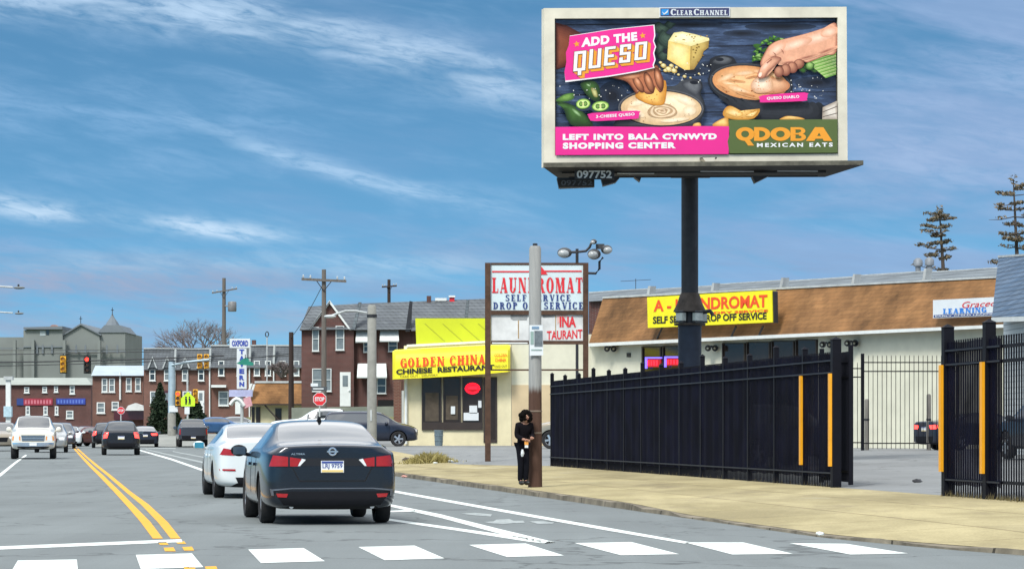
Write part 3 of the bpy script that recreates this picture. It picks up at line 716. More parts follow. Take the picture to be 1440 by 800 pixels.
HD = math.atan(SL)
def at_road(px, py, ahead, rz):                           # the axle nearest the camera stands on this pixel; the middle of the car is "ahead" metres further
    p = GR(px, py); d = Vector((-math.sin(HD), math.cos(HD), 0)) if rz is None else Vector((-math.sin(rz), math.cos(rz), 0))
    q = p + d * ahead; q.z = zroad(q.y); return q
m_navy = paintmat('navy_paint', (.008, .014, .024), .4, .24)
m_wht = paintmat('white_paint', (.64, .69, .69), .0, .3)
m_blk = paintmat('black_paint', (.010, .011, .016), .2, .25)
m_dgrey = paintmat('dark_grey_paint', (.055, .06, .075), .4, .3)
m_mar = paintmat('maroon_paint', (.085, .010, .014), .3, .3)
m_sil = paintmat('silver_paint', (.36, .38, .38), .6, .3)
m_gold = paintmat('champagne_paint', (.28, .24, .18), .5, .3)
m_bluep = paintmat('blue_paint', (.035, .11, .26), .35, .3)
m_slate = paintmat('slate_paint', (.014, .019, .036), .3, .3); m_cream = paintmat('cream_white_paint', (.66, .64, .56), .0, .3)

# the dark sedan in front
def near_sedan():
    rz = .165
    loc = at_road(456, 734.5, 1.38, rz)
    tq = [[(.60, .925), (.80, .945), (.85, .795), (.60, .795)], [(.415, .895), (.575, .92), (.575, .795), (.47, .795)]]
    r, bvh, add, mir = car('dark_sedan', 'dark navy four door sedan waiting nearest to the crosswalk', 'car', 'sedan', m_navy, loc, rz, None,
                           extra=dict(tail_quads=tq, plate_text='LRJ 9759', no_trim=True, mirror_m=m_black))
    add('reversing_light', 'rear', [[(.36, .885), (.415, .90), (.47, .80), (.44, .80)]], m_head); add('reversing_light', 'rear', [mir([(.36, .885), (.415, .90), (.47, .80), (.44, .80)])], m_head)
    d = add('diffuser', 'rear', [[(-.80, .46), (.80, .46), (.66, .27), (-.66, .27)]], m_black, .010, 14, 4)
    for q in ([(-.82, .485), (-.55, .505), (-.55, .49), (-.80, .465)], [(-.55, .505), (.55, .505), (.55, .49), (-.55, .49)], [(.55, .505), (.82, .485), (.80, .465), (.55, .49)], [(-.84, .49), (-.80, .485), (-.79, .40), (-.82, .40)], [(.80, .485), (.84, .49), (.82, .40), (.79, .40)]):
        add('bumper_moulding', 'rear', [q], M('grey_moulding', (.16, .17, .19), .3, .6, var=.1), .016, 6, 2)
    add('reflector', 'rear', [[(-.76, .43), (-.60, .425), (-.62, .375), (-.74, .38)]], m_tail, .016, 4, 2); add('reflector', 'rear', [[(.60, .425), (.76, .43), (.74, .38), (.62, .375)]], m_tail, .016, 4, 2)
    # recess around the plate, trunk seams
    dk = M('plate_recess', (.004, .005, .008), .5, var=0)
    add('trunk_recess', 'rear', [[(-.34, .905), (.34, .905), (.44, .80), (-.44, .80)]], dk, .004, 10, 2)
    sm = MB().mat(m_inside)
    for q in ([(-.56, .80), (-.545, .80), (-.44, .60), (-.455, .60)], [(.545, .80), (.56, .80), (.455, .60), (.44, .60)], [(-.45, .605), (.45, .605), (.45, .59), (-.45, .59)], [(-.86, .795), (-.56, .795), (-.56, .785), (-.86, .785)], [(.56, .795), (.86, .795), (.86, .785), (.56, .785)]): patch(sm, bvh, 'rear', q, .003, 6, 1)
    obj('trunk_seam', sm, r, 40, True)
    # emblem: ring with a bar, and the small lettering
    h = cast(bvh, 'rear', 0, 1.0)[0].y - .012
    e = MB().mat(m_chrome); e.lathe([(.046, -.004), (.058, -.012), (.046, -.014), (.036, -.012), (.036, -.004)], (0, h, .995), 'Y', 22); e.box((0, h - .012, .995), (.15, .012, .022)); obj('emblem', e, r, 40, True)
    yl0, yl1 = [min(cast(bvh, 'rear', x, z)[0].y for z in (.948, .976)) for x in (-.56, -.37)]; t = MB().mat(m_chrome); g_ = sans('ALTIMA', .02); xs = [v[0] for q in g_ for v in q[0]]; zs_ = [v[1] for q in g_ for v in q[0]]
    for v2, f2, _ in g_:
        pts = []
        for a, b in v2:
            x = lerp(-.56, -.37, (a - min(xs)) / (max(xs) - min(xs))); z = lerp(.950, .975, (b - min(zs_)) / (max(zs_) - min(zs_))); pts.append((x, lerp(yl0, yl1, (x + .56) / .19) - .012, z))
        t.add(pts, f2)
    obj('badge_lettering', t, r, None, True)
    obj('antenna_fin', MB().mat(m_black).hexa([(-.03, -.72, 1.41), (.03, -.72, 1.41), (.03, -.52, 1.42), (-.03, -.52, 1.42)], [(-.01, -.72, 1.475), (.01, -.72, 1.475), (.01, -.60, 1.46), (-.01, -.60, 1.46)]), r, None, True)
    ex = MB().mat(m_chrome)
    for sx_ in (-.55, .55): obj('exhaust_pipe', MB().mat(m_chrome).tube([(sx_, -2.38, .25), (sx_, -2.2, .26)], .03, 10), r, 40, True)
near_sedan()
rz = .172; loc = at_road(366, 699, 1.38, rz)
r, bvh, add, mir = car('white_sedan', 'white four door sedan waiting just ahead of the dark sedan', 'car', 'sedan', m_wht, loc, rz, None,
                       extra=dict(tail_quads=[[(.50, .90), (.78, .95), (.85, .82), (.58, .81)]], mirror_glass=M('mirror_teal', (.06, .3, .42), .1, .5, var=0), no_trim=True))
add('reflector', 'rear', [[(-.86, .56), (-.56, .555), (-.56, .52), (-.85, .525)]], m_tail, .012, 4, 2); add('reflector', 'rear', [[(.56, .555), (.86, .56), (.85, .525), (.56, .52)]], m_tail, .012, 4, 2)
add('diffuser', 'rear', [[(-.56, .40), (.56, .40), (.5, .27), (-.5, .27)]], m_black, .012, 10, 3)

# oncoming white pickup
loc = at_road(47, 645, 1.93, HD); rz = math.pi + HD
r, bvh, add, mir = car('white_pickup', 'oncoming white pickup truck with chrome bumper in the left lane', 'pickup truck', 'pickup', m_cream, loc, rz, None)
for z in (1.0, .93, .86): add('grille_bar', 'front', [[(-.50, z + .022), (.50, z + .022), (.50, z - .018), (-.50, z - .018)]], m_chrome, .03, 8, 1)
add('front_bumper', 'front', [[(-.92, .74), (.92, .74), (.88, .57), (-.88, .57)]], m_chrome, .05, 12, 3)
add('bumper_trim', 'front', [[(-.72, .56), (.72, .56), (.66, .50), (-.66, .50)]], m_black, .04, 10, 2)
add('licence_plate', 'front', [[(-.16, .72), (.16, .72), (.16, .60), (-.16, .60)]], m_plate, .065, 2, 2)
for sg in (1, -1):
    q = [(.84, 1.03), (.90, 1.02), (.93, .84), (.87, .83)]; add('turn_signal', 'front', [q if sg > 0 else mir(q)], m_amber, .012, 2, 2)
    q = [(.56, 1.02), (.62, 1.02), (.62, .84), (.56, .84)]; add('turn_signal', 'front', [q if sg > 0 else mir(q)], m_amber, .014, 2, 2)
# the others in the street, seen from behind or from the front
def rear_car(name, label, kind, m, px, py, **kw):
    rz = kw.pop('rz', HD); cat = kw.pop('cat', 'car'); ah = -SPECS[kind]['axles'][0]
    return car(name, label, cat, kind, m, at_road(px, py, ah, rz), rz, kw.pop('group', None), **kw)
def oncoming(name, label, kind, m, px, py, **kw):
    rz = math.pi + HD; p = at_road(px, py, SPECS[kind]['axles'][1], HD); p.z = zroad(p.y); return car(name, label, kw.pop('cat', 'car'), kind, m, p, rz, None, plate=False, **kw)
rear_car('black_suv', 'black compact SUV with one glowing tail light beside the yellow centre lines', 'suv', m_blk, 170, 639.5, scale=1.05, tail=m_taillit, cat='suv')
rear_car('dark_hatchback', 'dark car with a lit brake light half hidden left of the black SUV', 'suv', m_blk, 149, 629.5, tail=m_taillit)
rear_car('dark_sedan', 'small dark sedan with pale rear window right of the black SUV', 'sedan', m_slate, 204, 628.5, tail=m_taillit)
rear_car('grey_pickup', 'dark grey pickup truck seen from behind beside the evergreen bush', 'pickup', m_dgrey, 271, 628.5, cat='pickup truck')
car('maroon_sedan', 'maroon sedan turning across the far lanes behind the yellow lines', 'car', 'sedan', m_mar, at_road(117, 627, 0, None), math.pi - .55, None, plate=False)
oncoming('silver_suv', 'silver SUV following close behind the white pickup truck', 'suv', m_sil, 72, 636, cat='suv')
oncoming('grey_sedan', 'dark grey car third in the oncoming queue behind the pickup', 'suv', m_dgrey, 86, 630.5)
oncoming('white_sedan', 'white car last in the oncoming queue left of the maroon sedan', 'sedan', m_wht, 97, 627.5)
p = P(304, 609, 232); p.z = .9; car('blue_sedan', 'bright blue car parked near the tavern corner', 'car', 'sedan', m_bluep, p, -1.2, None)
p = P(333, 600, 242); p.z = .98; car('silver_sedan', 'pale silver car parked behind the blue car at the tavern', 'car', 'sedan', m_sil, p, -1.3, None)
p = P(4, 600, 175); p.z = .1; car('beige_van', 'beige SUV at the left edge beside the oncoming pickup', 'suv', 'suv', m_gold, p, math.pi + HD, None, plate=False)
# the lot
def in_lot(px, Y):
    p = P(px, 600, Y); p.z = zxy(p.x, p.y); return p
car('slate_suv', 'slate blue SUV parked sideways in front of the yellow restaurant', 'suv', 'suv', m_slate, in_lot(519, 140), -math.pi / 2 + .05, None)
car('white_pickup', 'long white pickup parked behind the slate SUV, only its roof showing', 'pickup truck', 'pickup', m_wht, in_lot(458, 160), math.pi / 2, None)
car('silver_suv', 'champagne silver car half hidden behind the wooden pole and black fence', 'car', 'suv', m_gold, in_lot(826, 121), math.pi / 2 - .2, None)
car('dark_car', 'dark car with red tail light parked by the white wall inside the gate', 'car', 'sedan', m_slate, in_lot(1377, 113.5), -1.15, None, tail=m_taillit)
car('dark_blue_car', 'dark blue car behind the railings at the right edge', 'car', 'suv', m_slate, in_lot(1488, 78), .25, None)
car('black_suv', 'dark grey SUV parked inside the lot behind the screened fence under the brown roof', 'suv', 'suv', m_dgrey, in_lot(1085, 80), -.9, None)

# ------------------------------------------------------------------ buildings
brick = courses('red_brick', (.165, .060, .044), (.125, .048, .037), (.20, .15, .12), .22, .075, .012, stain=.3)
brick2 = courses('dark_brick', (.125, .040, .032), (.088, .031, .026), (.14, .11, .10), .22, .075, .012, stain=.3)
slate = courses('grey_shingle', (.125, .14, .15), (.10, .112, .125), (.06, .065, .07), .34, .20, .02, stain=.3)
slate_w = courses('weathered_shingle', (.17, .195, .21), (.14, .165, .185), (.09, .105, .115), .4, .22, .02, stain=.35)
blue_sh = courses('blue_shingle', (.055, .10, .165), (.105, .155, .225), (.03, .05, .08), .42, .19, .022, stain=.3)
brown_sh = courses('brown_shingle', (.26, .132, .052), (.21, .104, .041), (.145, .078, .035), .36, .17, .014, stain=.62, soft=1.0)
cream = M('cream_render', (.66, .60, .40), .85, var=.16, scale=1.1, detail=8, spec=.2)
offwhite = M('offwhite_render', (.62, .61, .49), .85, var=.14, scale=.9, detail=8, spec=.2)
beige = M('beige_render', (.55, .44, .28), .85, var=.15, scale=1.0, detail=8, spec=.2)
siding = courses('white_siding', (.66, .70, .70), (.62, .66, .66), (.42, .45, .46), 9.0, .18, .02, stain=.12, mix=.1)
trim = M('white_trim', (.66, .69, .67), .6, var=.1, scale=3)
trim_d = M('weathered_trim', (.42, .45, .45), .7, var=.25, scale=2)
pane = M('window_glass', (.022, .028, .032), .06, var=.25, scale=1.3, coat=.6)
pane_lt = M('curtained_glass', (.17, .20, .21), .2, var=.4, scale=2.2, coat=.4)
store = M('store_glass', (.030, .021, .017), .10, var=.5, scale=.7, coat=.15, spec=.3)
bronze = M('bronze_frame', (.030, .020, .016), .5, var=.2, scale=4)
yellow = M('sign_yellow', (.82, .74, .010), .5, var=.07, scale=1.5)
yellow2 = M('panel_yellow', (.52, .58, .010), .55, var=.10, scale=.8)
ink = M('sign_black', (.012, .012, .012), .5, var=0)
red = M('sign_red', (.62, .018, .03), .5, var=.06)
orange_red = M('sign_orange_red', (.78, .075, .012), .5, var=.06)
navy = M('sign_navy', (.02, .045, .19), .5, var=.05)
signwhite = M('sign_white', (.63, .67, .69), .5, var=.08, scale=1.2)
dirtywhite = M('sign_dirty_white', (.62, .63, .62), .6, var=.28, scale=1.6, detail=9)
rust = M('rusty_steel', (.085, .045, .028), .8, .3, var=.45, scale=5)
darksteel = M('dark_steel', (.032, .034, .040), .55, .4, var=.3, scale=4)
stone = M('hazed_church_stone', (.205, .225, .215), .9, var=.16, scale=.12, detail=9, spec=.1)  # grey stone lightened, the distance haze is put into its colour
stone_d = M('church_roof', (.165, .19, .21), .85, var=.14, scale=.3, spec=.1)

def block(mb, pl, x0, x1, ytop0, ytop1, depth, zbase, d=0.0):
    """upright block with a front between two pixel columns and a top line"""
    a, b = pl.at(x0, ytop0, d), pl.at(x1, ytop1, d); back = -pl.n * depth
    lo = [Vector((a.x, a.y, zbase)), Vector((b.x, b.y, zbase)), Vector((b.x, b.y, zbase)) + back, Vector((a.x, a.y, zbase)) + back]
    return mb.hexa(lo, [a, b, b + back, a + back])
def base_at(pl, x0, x1, z): q = (pl.at(x0, 600) + pl.at(x1, 600)) / 2; q.z = z; return q
def window(par, pl, x0, y0, x1, y1, glass=None, fr=None, bars=1, d=0.0, fw=1.1, sill=True):
    mb = MB().mat(fr or trim); w = fw
    for q in ((x0, y0, x1, y0 + w), (x0, y1 - w, x1, y1), (x0, y0 + w, x0 + w, y1 - w), (x1 - w, y0 + w, x1, y1 - w)): mb.prect(pl, *q, d=d + .09, th=.13)
    ym = (y0 + y1) / 2
    for k in range(bars): yy = lerp(y0, y1, (k + 1) / (bars + 1)); mb.prect(pl, x0 + w, yy - w * .4, x1 - w, yy + w * .4, d=d + .085, th=.12)
    o = obj('window', mb, par)
    obj('pane', MB().mat(glass or pane).prect(pl, x0 + w * .8, y0 + w * .8, x1 - w * .8, y1 - w * .8, d=d + .03, th=.05), o)
    if sill: obj('sill', MB().mat(fr or trim).prect(pl, x0 - w * .5, y1 + .1, x1 + w * .5, y1 + w * .9, d=d + .16, th=.2), o)
    return o
def door(par, pl, x0, y0, x1, y1, m=None, d=0.0):
    o = obj('door', MB().mat(m or trim).prect(pl, x0, y0, x1, y1, d=d + .06, th=.1), par)
    w = (x1 - x0)
    obj('door_pane', MB().mat(pane_lt).prect(pl, x0 + w * .25, y0 + (y1 - y0) * .1, x1 - w * .25, y0 + (y1 - y0) * .42, d=d + .075, th=.02), o)
    q = pl.at(x1 - w * .12, lerp(y0, y1, .55), d + .10); obj('handle', MB().mat(m_chrome).ball(q, .05, 8, 5), o, 60)
    return o
def awning(par, pl, x0, y0, x1, y1, drop, m, d=0.0, out=1.0):
    A = [pl.at(x0, y0, d + .1), pl.at(x1, y0, d + .1), pl.at(x1 + 1, y1, d + out), pl.at(x0 - 1, y1, d + out)]; dz = Vector((0, 0, -.12))
    mb = MB().mat(m).hexa(A, [v + dz for v in A]); 
    v0, v1 = pl.at(x0 - 1, y1, d + out), pl.at(x1 + 1, y1, d + out); dn = Vector((0, 0, -drop)); mb.hexa([v0, v1, v1 + dn, v0 + dn], [v + pl.n * .03 for v in (v0, v1, v1 + dn, v0 + dn)])
    return obj('awning', mb, par)

# --- laundromat strip building
PL = Plane.through(P(830, 483, 146), P(1440, 455, 118))
lz = .3
lb = thing('laundromat_building', 'long low white laundromat building under a brown shingled mansard roof', 'shop building', base_at(PL, 830, 1440, lz))
obj('wall', block(MB().mat(offwhite), PL, 831, 1475, 484, 454.5, 12, lz), lb)
def mans():
    mb = MB().mat(brown_sh)
    e0, e1 = PL.at(828, 483, .55), PL.at(1478, 453.3, .55); t0, t1 = PL.at(848, 419, -.7), PL.at(1478, 386, -.7); bk_ = -PL.n * 12
    e2, e3 = PL.at(1478, 453.3, -12), PL.at(828, 483, -12)
    return mb.add([e0, e1, t1, t0, e3, e2, t1 - PL.n * 9, t0 - PL.n * 9], [(0, 1, 2, 3), (3, 2, 6, 7), (7, 6, 5, 4), (0, 3, 7, 4), (1, 5, 6, 2), (0, 4, 5, 1)])
obj('mansard_roof', mans(), lb)
obj('gutter', MB().mat(trim).ppoly(PL, [(827, 482.6), (1478, 452.8), (1478, 457.4), (827, 487.2)], .66, .1), lb)
obj('roof_edge', MB().mat(trim_d).ppoly(PL, [(847, 417.2), (1478, 384.2), (1478, 386.8), (847, 419.8)], -.62, .3), lb)
for k, (x0, y0, x1, y1) in enumerate(((902, 487, 929, 560), (931, 486, 958, 560))):
    window(lb, PL, x0, y0, x1, y1, store, bronze, 0, fw=1.6)
for x0, x1 in ((1015, 1047), (1049, 1082), (1084, 1116), (1118, 1148)): window(lb, PL, x0, 482 - (x0 - 1015) * .045, x1, 600, store, bronze, 0, fw=1.4)
st = MB().mat(M('wall_stain', (.40, .38, .28), .9, var=.4, scale=3))
obj('wall_vent', MB().mat(darksteel).prect(PL, 881, 496, 886, 502, .05, .1), lb)
for x, y in ((858, 490), (1000, 489), (1161, 484), (1196, 482)):
    q = PL.at(x, y, .25); r_ = thing('wall_lamp', {858: 'dark twin floodlight under the eave left of the neon signs', 1000: 'dark twin floodlight under the eave right of the big pole', 1161: 'dark floodlight under the eave above the gate post', 1196: 'dark floodlight under the eave over the open gateway'}[x], 'floodlight', q, 'floodlights under the eave')
    obj('bracket', MB().mat(darksteel).box(q + Vector((0, 0, .06)), (.10, .45, .08)), r_)
    for e in (-.16, .16): obj('lamp_head', MB().mat(darksteel).lathe([(.05, .15), (.13, 0), (.15, -.22), (.11, -.22)], q + Vector((e, -.1, -.02)), 'Y', 10), r_, 50)
# neon signs in the window
blue_neon = M('blue_neon', (.16, .12, 1.0), .4, var=0, emit=.9); red_neon = M('red_neon', (1.0, .012, .035), .4, var=0, emit=.75)
for (x0, y0, x1, y1, lab) in ((907, 502, 930, 516, 'left red neon window sign with a blue tube border'), (934, 501, 959, 514, 'right red neon window sign with a blue tube border')):
    q = PL.at((x0 + x1) / 2, y1, .2); r_ = thing('neon_sign', lab, 'neon sign', q, 'neon signs in the laundromat window')
    mb = MB().mat(blue_neon)
    for a in ((x0, y0, x1, y0 + 2), (x0, y0 + 2, x0 + 2.2, y1 + 2)): mb.prect(PL, *a, d=.2, th=.05)
    obj('blue_border', mb, r_)
    mb = MB().mat(M('neon_backing', (.30, .006, .012), .5, var=.3, scale=8, emit=.35)).prect(PL, x0 + 2.4, y0 + 2.4, x1 - 1, y1, d=.16, th=.05); obj('backing', mb, r_)
    mb = MB().mat(red_neon); n = 4
    for i in range(n): 
        xx = lerp(x0 + 4, x1 - 4, (i + .5) / n); mb.prect(PL, xx - 2, y0 + 4.5, xx + .6, y1 - 2, d=.19, th=.02)
    obj('lit_tubes', mb, r_)

# yellow roof sign
q = PL.at(998, 460, .7); ys_ = thing('roof_sign', 'yellow A - LAUNDROMAT board standing on the brown mansard roof', 'sign', q)
obj('board', MB().mat(yellow).ppoly(PL, [(910, 418), (1085, 408), (1086, 453), (911, 461)], .95, .25), ys_)
mb = MB().mat(darksteel).ppoly(PL, [(1085.2, 408.2), (1088.5, 410), (1089, 454), (1086.2, 453)], .9, .2); obj('side_edge', mb, ys_)
t = letters(MB().mat(orange_red), sans('A - LAUNDROMAT', .03), PL, [(919, 422), (1079, 414), (1079, 432), (919, 438.5)], .965); obj('lettering', t, ys_)
t = letters(MB().mat(ink), sans('SELF SERVICE DROP OFF SERVICE', .035), PL, [(918, 445), (1078, 439), (1078, 449), (918, 455.5)], .965); obj('lettering', t, ys_)
t = letters(MB().mat(orange_red), sans('DRY SERVICE', .03), PL, [(1004, 438.2), (1080, 435), (1080, 438.6), (1004, 441.6)], .965); obj('lettering', t, ys_)
for x in (932, 1035, 1073): obj('strut', MB().mat(darksteel).tube([PL.at(x, 459, .8), PL.at(x - 8, 476, .5)], .05, 6), ys_)
# white roof sign
q = PL.at(1360, 447, .7); ls = thing('roof_sign', 'white LEARNING board with red script on the mansard roof by the blue shingles', 'sign', q)
obj('board', MB().mat(signwhite).ppoly(PL, [(1312, 422), (1412, 417), (1412, 443.5), (1312, 447.5)], .8, .2), ls)
t = letters(MB().mat(M('sign_light_blue', (.03, .20, .62), .5, var=0)), serif('LEARNING', .3, .12), PL, [(1326, 434), (1387, 431.5), (1387, 439), (1326, 441.5)], .815); obj('lettering', t, ls)
t = letters(MB().mat(red), sans('Graced', .0), PL, [(1354, 424.5), (1404, 421.5), (1398, 430), (1352, 433.5)], .815); obj('lettering', t, ls)
obj('stripe', MB().mat(navy).ppoly(PL, [(1313, 443), (1412, 439.3), (1412, 442.5), (1313, 446.4)], .812, .02), ls)
t = letters(MB().mat(signwhite), sans('EARLY CHILD LEARNING', .03), PL, [(1315, 443.8), (1408, 440.2), (1408, 441.9), (1315, 445.6)], .82); obj('lettering', t, ls)

# roofs of the terrace behind the strip
bx = [828, 912, 1002, 1099, 1200, 1300, 1408]
names_ = ['leftmost', 'second', 'third', 'fourth', 'fifth', 'rightmost']
def line(x, a, b): return a[1] + (b[1] - a[1]) * (x - a[0]) / (b[0] - a[0])
for i in range(6):
    x0, x1 = bx[i], bx[i + 1]; e = lambda x: line(x, (828, 424), (1400, 392)); tt = lambda x: line(x, (828, 411.5), (1400, 375.5)) + (1.4 if i % 2 else 0)
    r_ = thing('row_house', f'{names_[i]} grey-roofed terraced house peeping over the brown mansard', 'house', base_at(PL, x0, x1, .5), 'terrace behind the laundromat')
    obj('wall', block(MB().mat(brick2), PL, x0, x1, e(x0), e(x1), 9, .5, -16), r_)
    a, b, c, d_ = PL.at(x0, e(x0), -15.7), PL.at(x1, e(x1), -15.7), PL.at(x1, tt(x1), -19), PL.at(x0, tt(x0), -19)
    bk_ = -PL.n * 6; low = Vector((0, 0, -1.4))
    obj('roof', MB().mat(slate_w).add([a, b, c, d_, a + bk_ * 1.6, b + bk_ * 1.6, c + bk_ * .2, d_ + bk_ * .2], [(0, 1, 2, 3), (3, 2, 6, 7), (7, 6, 5, 4), (0, 3, 7, 4), (1, 5, 6, 2), (0, 4, 5, 1)]), r_)
    obj('coping', MB().mat(trim_d).ppoly(PL, [(x1 - 4, e(x1) + 1), (x1, e(x1) + 1), (x1 + 2.5, tt(x1) - 4), (x1 - .5, tt(x1) - 4)], -15.6, .4), r_)
    obj('ridge_cap', MB().mat(trim_d).ppoly(PL, [(x0, tt(x0) - 1), (x1, tt(x1) - 1), (x1, tt(x1) + 1), (x0, tt(x0) + 1)], -18.9, .3), r_)
    if i == 4:
        for x in (1291, 1307): obj('chimney_pot', MB().mat(M('vent_grey', (.20, .22, .24), .6, .3, var=.3)).lathe([(.14, 0), (.14, .3), (.24, .34), (.24, .62), (.1, .75), (0, .76)], PL.at(x, tt(x) + 1, -19.2), 'Z', 10), r_, 50)
    if i == 0:
        q = PL.at(894, 405, -19); mb = MB().mat(darksteel).tube([q + Vector((0, 0, -.7)), q + Vector((0, 0, .55))], .02, 5).tube([q + Vector((-.9, 0, .4)), q + Vector((.9, 0, .5))], .015, 5); obj('aerial', mb, r_)

# blue shingle building on the right
PB = Plane.through(P(1395, 447, 96), P(1470, 444, 88))
z_ = .45; bb = thing('shingled_building', 'corner of a white building with a blue-grey shingled roof at the right edge', 'building', base_at(PB, 1400, 1520, z_))
obj('wall', block(MB().mat(siding), PB, 1411, 1530, 450, 446, 9, z_), bb)
e0, e1, t1, t0 = PB.at(1395, 446, .5), PB.at(1535, 441.5, .5), PB.at(1535, 352, -2.6), PB.at(1404, 361, -2.6); bk_ = -PB.n * 6
obj('roof', MB().mat(blue_sh).add([e0, e1, t1, t0, e0 - PB.n * 10, e1 - PB.n * 10, t1 - PB.n * 4, t0 - PB.n * 4], [(0, 1, 2, 3), (3, 2, 6, 7), (7, 6, 5, 4), (0, 3, 7, 4), (1, 5, 6, 2), (0, 4, 5, 1)]), bb)
obj('fascia', MB().mat(trim).ppoly(PB, [(1394, 446.3), (1535, 442), (1535, 448.5), (1394, 453)], .6, .2), bb)
obj('ridge_cap', MB().mat(trim_d).ppoly(PB, [(1403, 359.5), (1535, 350.5), (1535, 353.5), (1403, 362.5)], -2.5, .3), bb)

# --- yellow restaurant
GY = 146; PG = Plane.front(GY); gz = .45
gc = thing('restaurant', 'cream Chinese restaurant with a yellow lettered awning and dark storefront', 'restaurant', base_at(PG, 567, 836, gz))
obj('wall', block(MB().mat(cream), PG, 568, 719, 486, 480, 9, gz), gc)
obj('side_wall', block(MB().mat(offwhite), PG, 719.3, 838, 470, 470, 9, gz, -.05), gc)
obj('wall_base', MB().mat(beige).ppoly(PG, [(719.6, 541), (837, 541), (837, 628), (719.6, 628)], .0, .04), gc)
obj('parapet_panel', MB().mat(yellow2).ppoly(PG, [(584, 447.5), (700, 447.5), (700, 486), (585.5, 486)], -.25, .4), gc)
mb = MB().mat(M('panel_seam', (.30, .31, .02), .6, var=0))
for x in (597, 622, 647, 672): mb.ppoly(PG, [(x, 455), (x + 1, 455), (x + 29, 480), (x + 28, 480)], -.235, .012)
obj('panel_bracing', mb, gc)
obj('roof_edge', MB().mat(trim).ppoly(PG, [(572, 484.5), (700, 478.2), (700, 481), (572, 488)], .06, .3), gc)
def gc_awning():
    mb = MB().mat(yellow); cols = [(552, 494, 533.5), (556, 491.5, 533), (600, 489.5, 531), (650, 487, 528), (690, 485.2, 525), (714, 484.2, 522.8), (717.5, 486, 522.5)]
    prof = [(.02, 0), (.35, .0), (.70, .07), (.90, .22), (.98, .45), (1.02, 1.0)]; vs = []
    for i, (x, t, b) in enumerate(cols):
        sh = .72 if i in (0, len(cols) - 1) else 1
        for d, u in prof: vs.append(PG.at(x, lerp(t, b, u), .02 + d * sh * 1.0))
        vs.append(PG.at(x, b, .02))
    n = len(prof) + 1; m = len(cols)
    fs = [(i * n + j, i * n + (j + 1) % n, (i + 1) * n + (j + 1) % n, (i + 1) * n + j) for i in range(m - 1) for j in range(n)]
    fs += [tuple(range(n)), tuple((m - 1) * n + j for j in range(n - 1, -1, -1))]
    return mb.add(vs, fs)
aw = obj('awning', gc_awning(), gc, 50)
obj('lettering', letters(MB().mat(orange_red), serif('GOLDEN CHINA', .27, .13), PG, [(563, 503.5), (682, 497.5), (682, 512), (563, 517)], 1.06), aw)
obj('lettering', letters(MB().mat(ink), sans('CHINESE  RESTAURANT', .04), PG, [(557, 519), (695, 512.2), (695, 519.5), (557, 526.5)], 1.07), aw)
olive = M('sign_olive', (.25, .22, .02), .6, var=0)
obj('lettering', letters(MB().mat(olive), sans('TAKE OUT - DELIVERY', .02), PG, [(562, 527.8), (616, 525.4), (616, 528.2), (562, 530.8)], 1.07), aw)
obj('lettering', letters(MB().mat(orange_red), sans('GOLDEN', .02), PG, [(695, 497), (713, 496.5), (713, 501), (695, 501.6)], 1.06), aw)
obj('lettering', letters(MB().mat(orange_red), sans('CHINA', .02), PG, [(696, 504), (712, 503.5), (712, 508), (696, 508.6)], 1.06), aw)
obj('lettering', letters(MB().mat(olive), sans('TAKE OUT', .02), PG, [(695, 513), (713, 512.5), (713, 516), (695, 516.6)], 1.07), aw)
for x0, x1, y1 in ((593, 621, 604), (623, 648, 604), (650, 679, 604)):
    w = window(gc, PG, x0, 530, x1, y1, store, bronze, 0, fw=1.6, sill=False)
obj('mullion_shelf', MB().mat(bronze).prect(PG, 593, 593.5, 679, 604.3, .10, .1), gc)
dr = obj('door', MB().mat(bronze).prect(PG, 680, 530, 699, 622, .05, .1), gc); obj('pane', MB().mat(store).prect(PG, 682.5, 534, 696.5, 617, .065, .02), dr)
obj('curtain', MB().mat(M('tan_curtain', (.075, .058, .040), .8, var=.4, scale=3)).prect(PG, 598, 552, 617, 592, .045, .01), gc); obj('curtain', MB().mat(M('tan_curtain', (0, 0, 0))).prect(PG, 627, 556, 644, 590, .045, .01), gc)
for k, (x0, y0, x1, y1) in enumerate(((634, 571, 640, 582), (652, 580, 673, 591), (660, 570, 671, 581), (672.5, 563, 677, 573))):
    obj('notice', MB().mat(signwhite).prect(PG, x0, y0, x1, y1, .11, .015), gc)
sp_ = PG.at(664, 553, .25); ns = thing('neon_sign', 'oval red neon sign glowing in the restaurant window', 'neon sign', sp_)
mb = MB().mat(red_neon); pts = [PG.at(664.5 + 9.5 * math.cos(a), 545 + 7.5 * math.sin(a) + (2 if math.sin(a) < -.3 else 0), .2) for a in [2 * math.pi * i / 20 for i in range(21)]]; mb.tube(pts, .07, 6); obj('ring', mb, ns, 60)
obj('lit_bar', MB().mat(red_neon).prect(PG, 657.5, 542.5, 671.5, 547.5, .2, .04), ns); obj('backing', MB().mat(M('neon_backing', (0, 0, 0))).ppoly(PG, [(664.5 + 9 * math.cos(2 * math.pi * i / 14), 545.5 + 7 * math.sin(2 * math.pi * i / 14)) for i in range(14)], .14, .03), ns)
obj('downpipe', MB().mat(trim).tube([PG.at(571, 488, .12), PG.at(571, 624, .12)], .07, 8), gc)
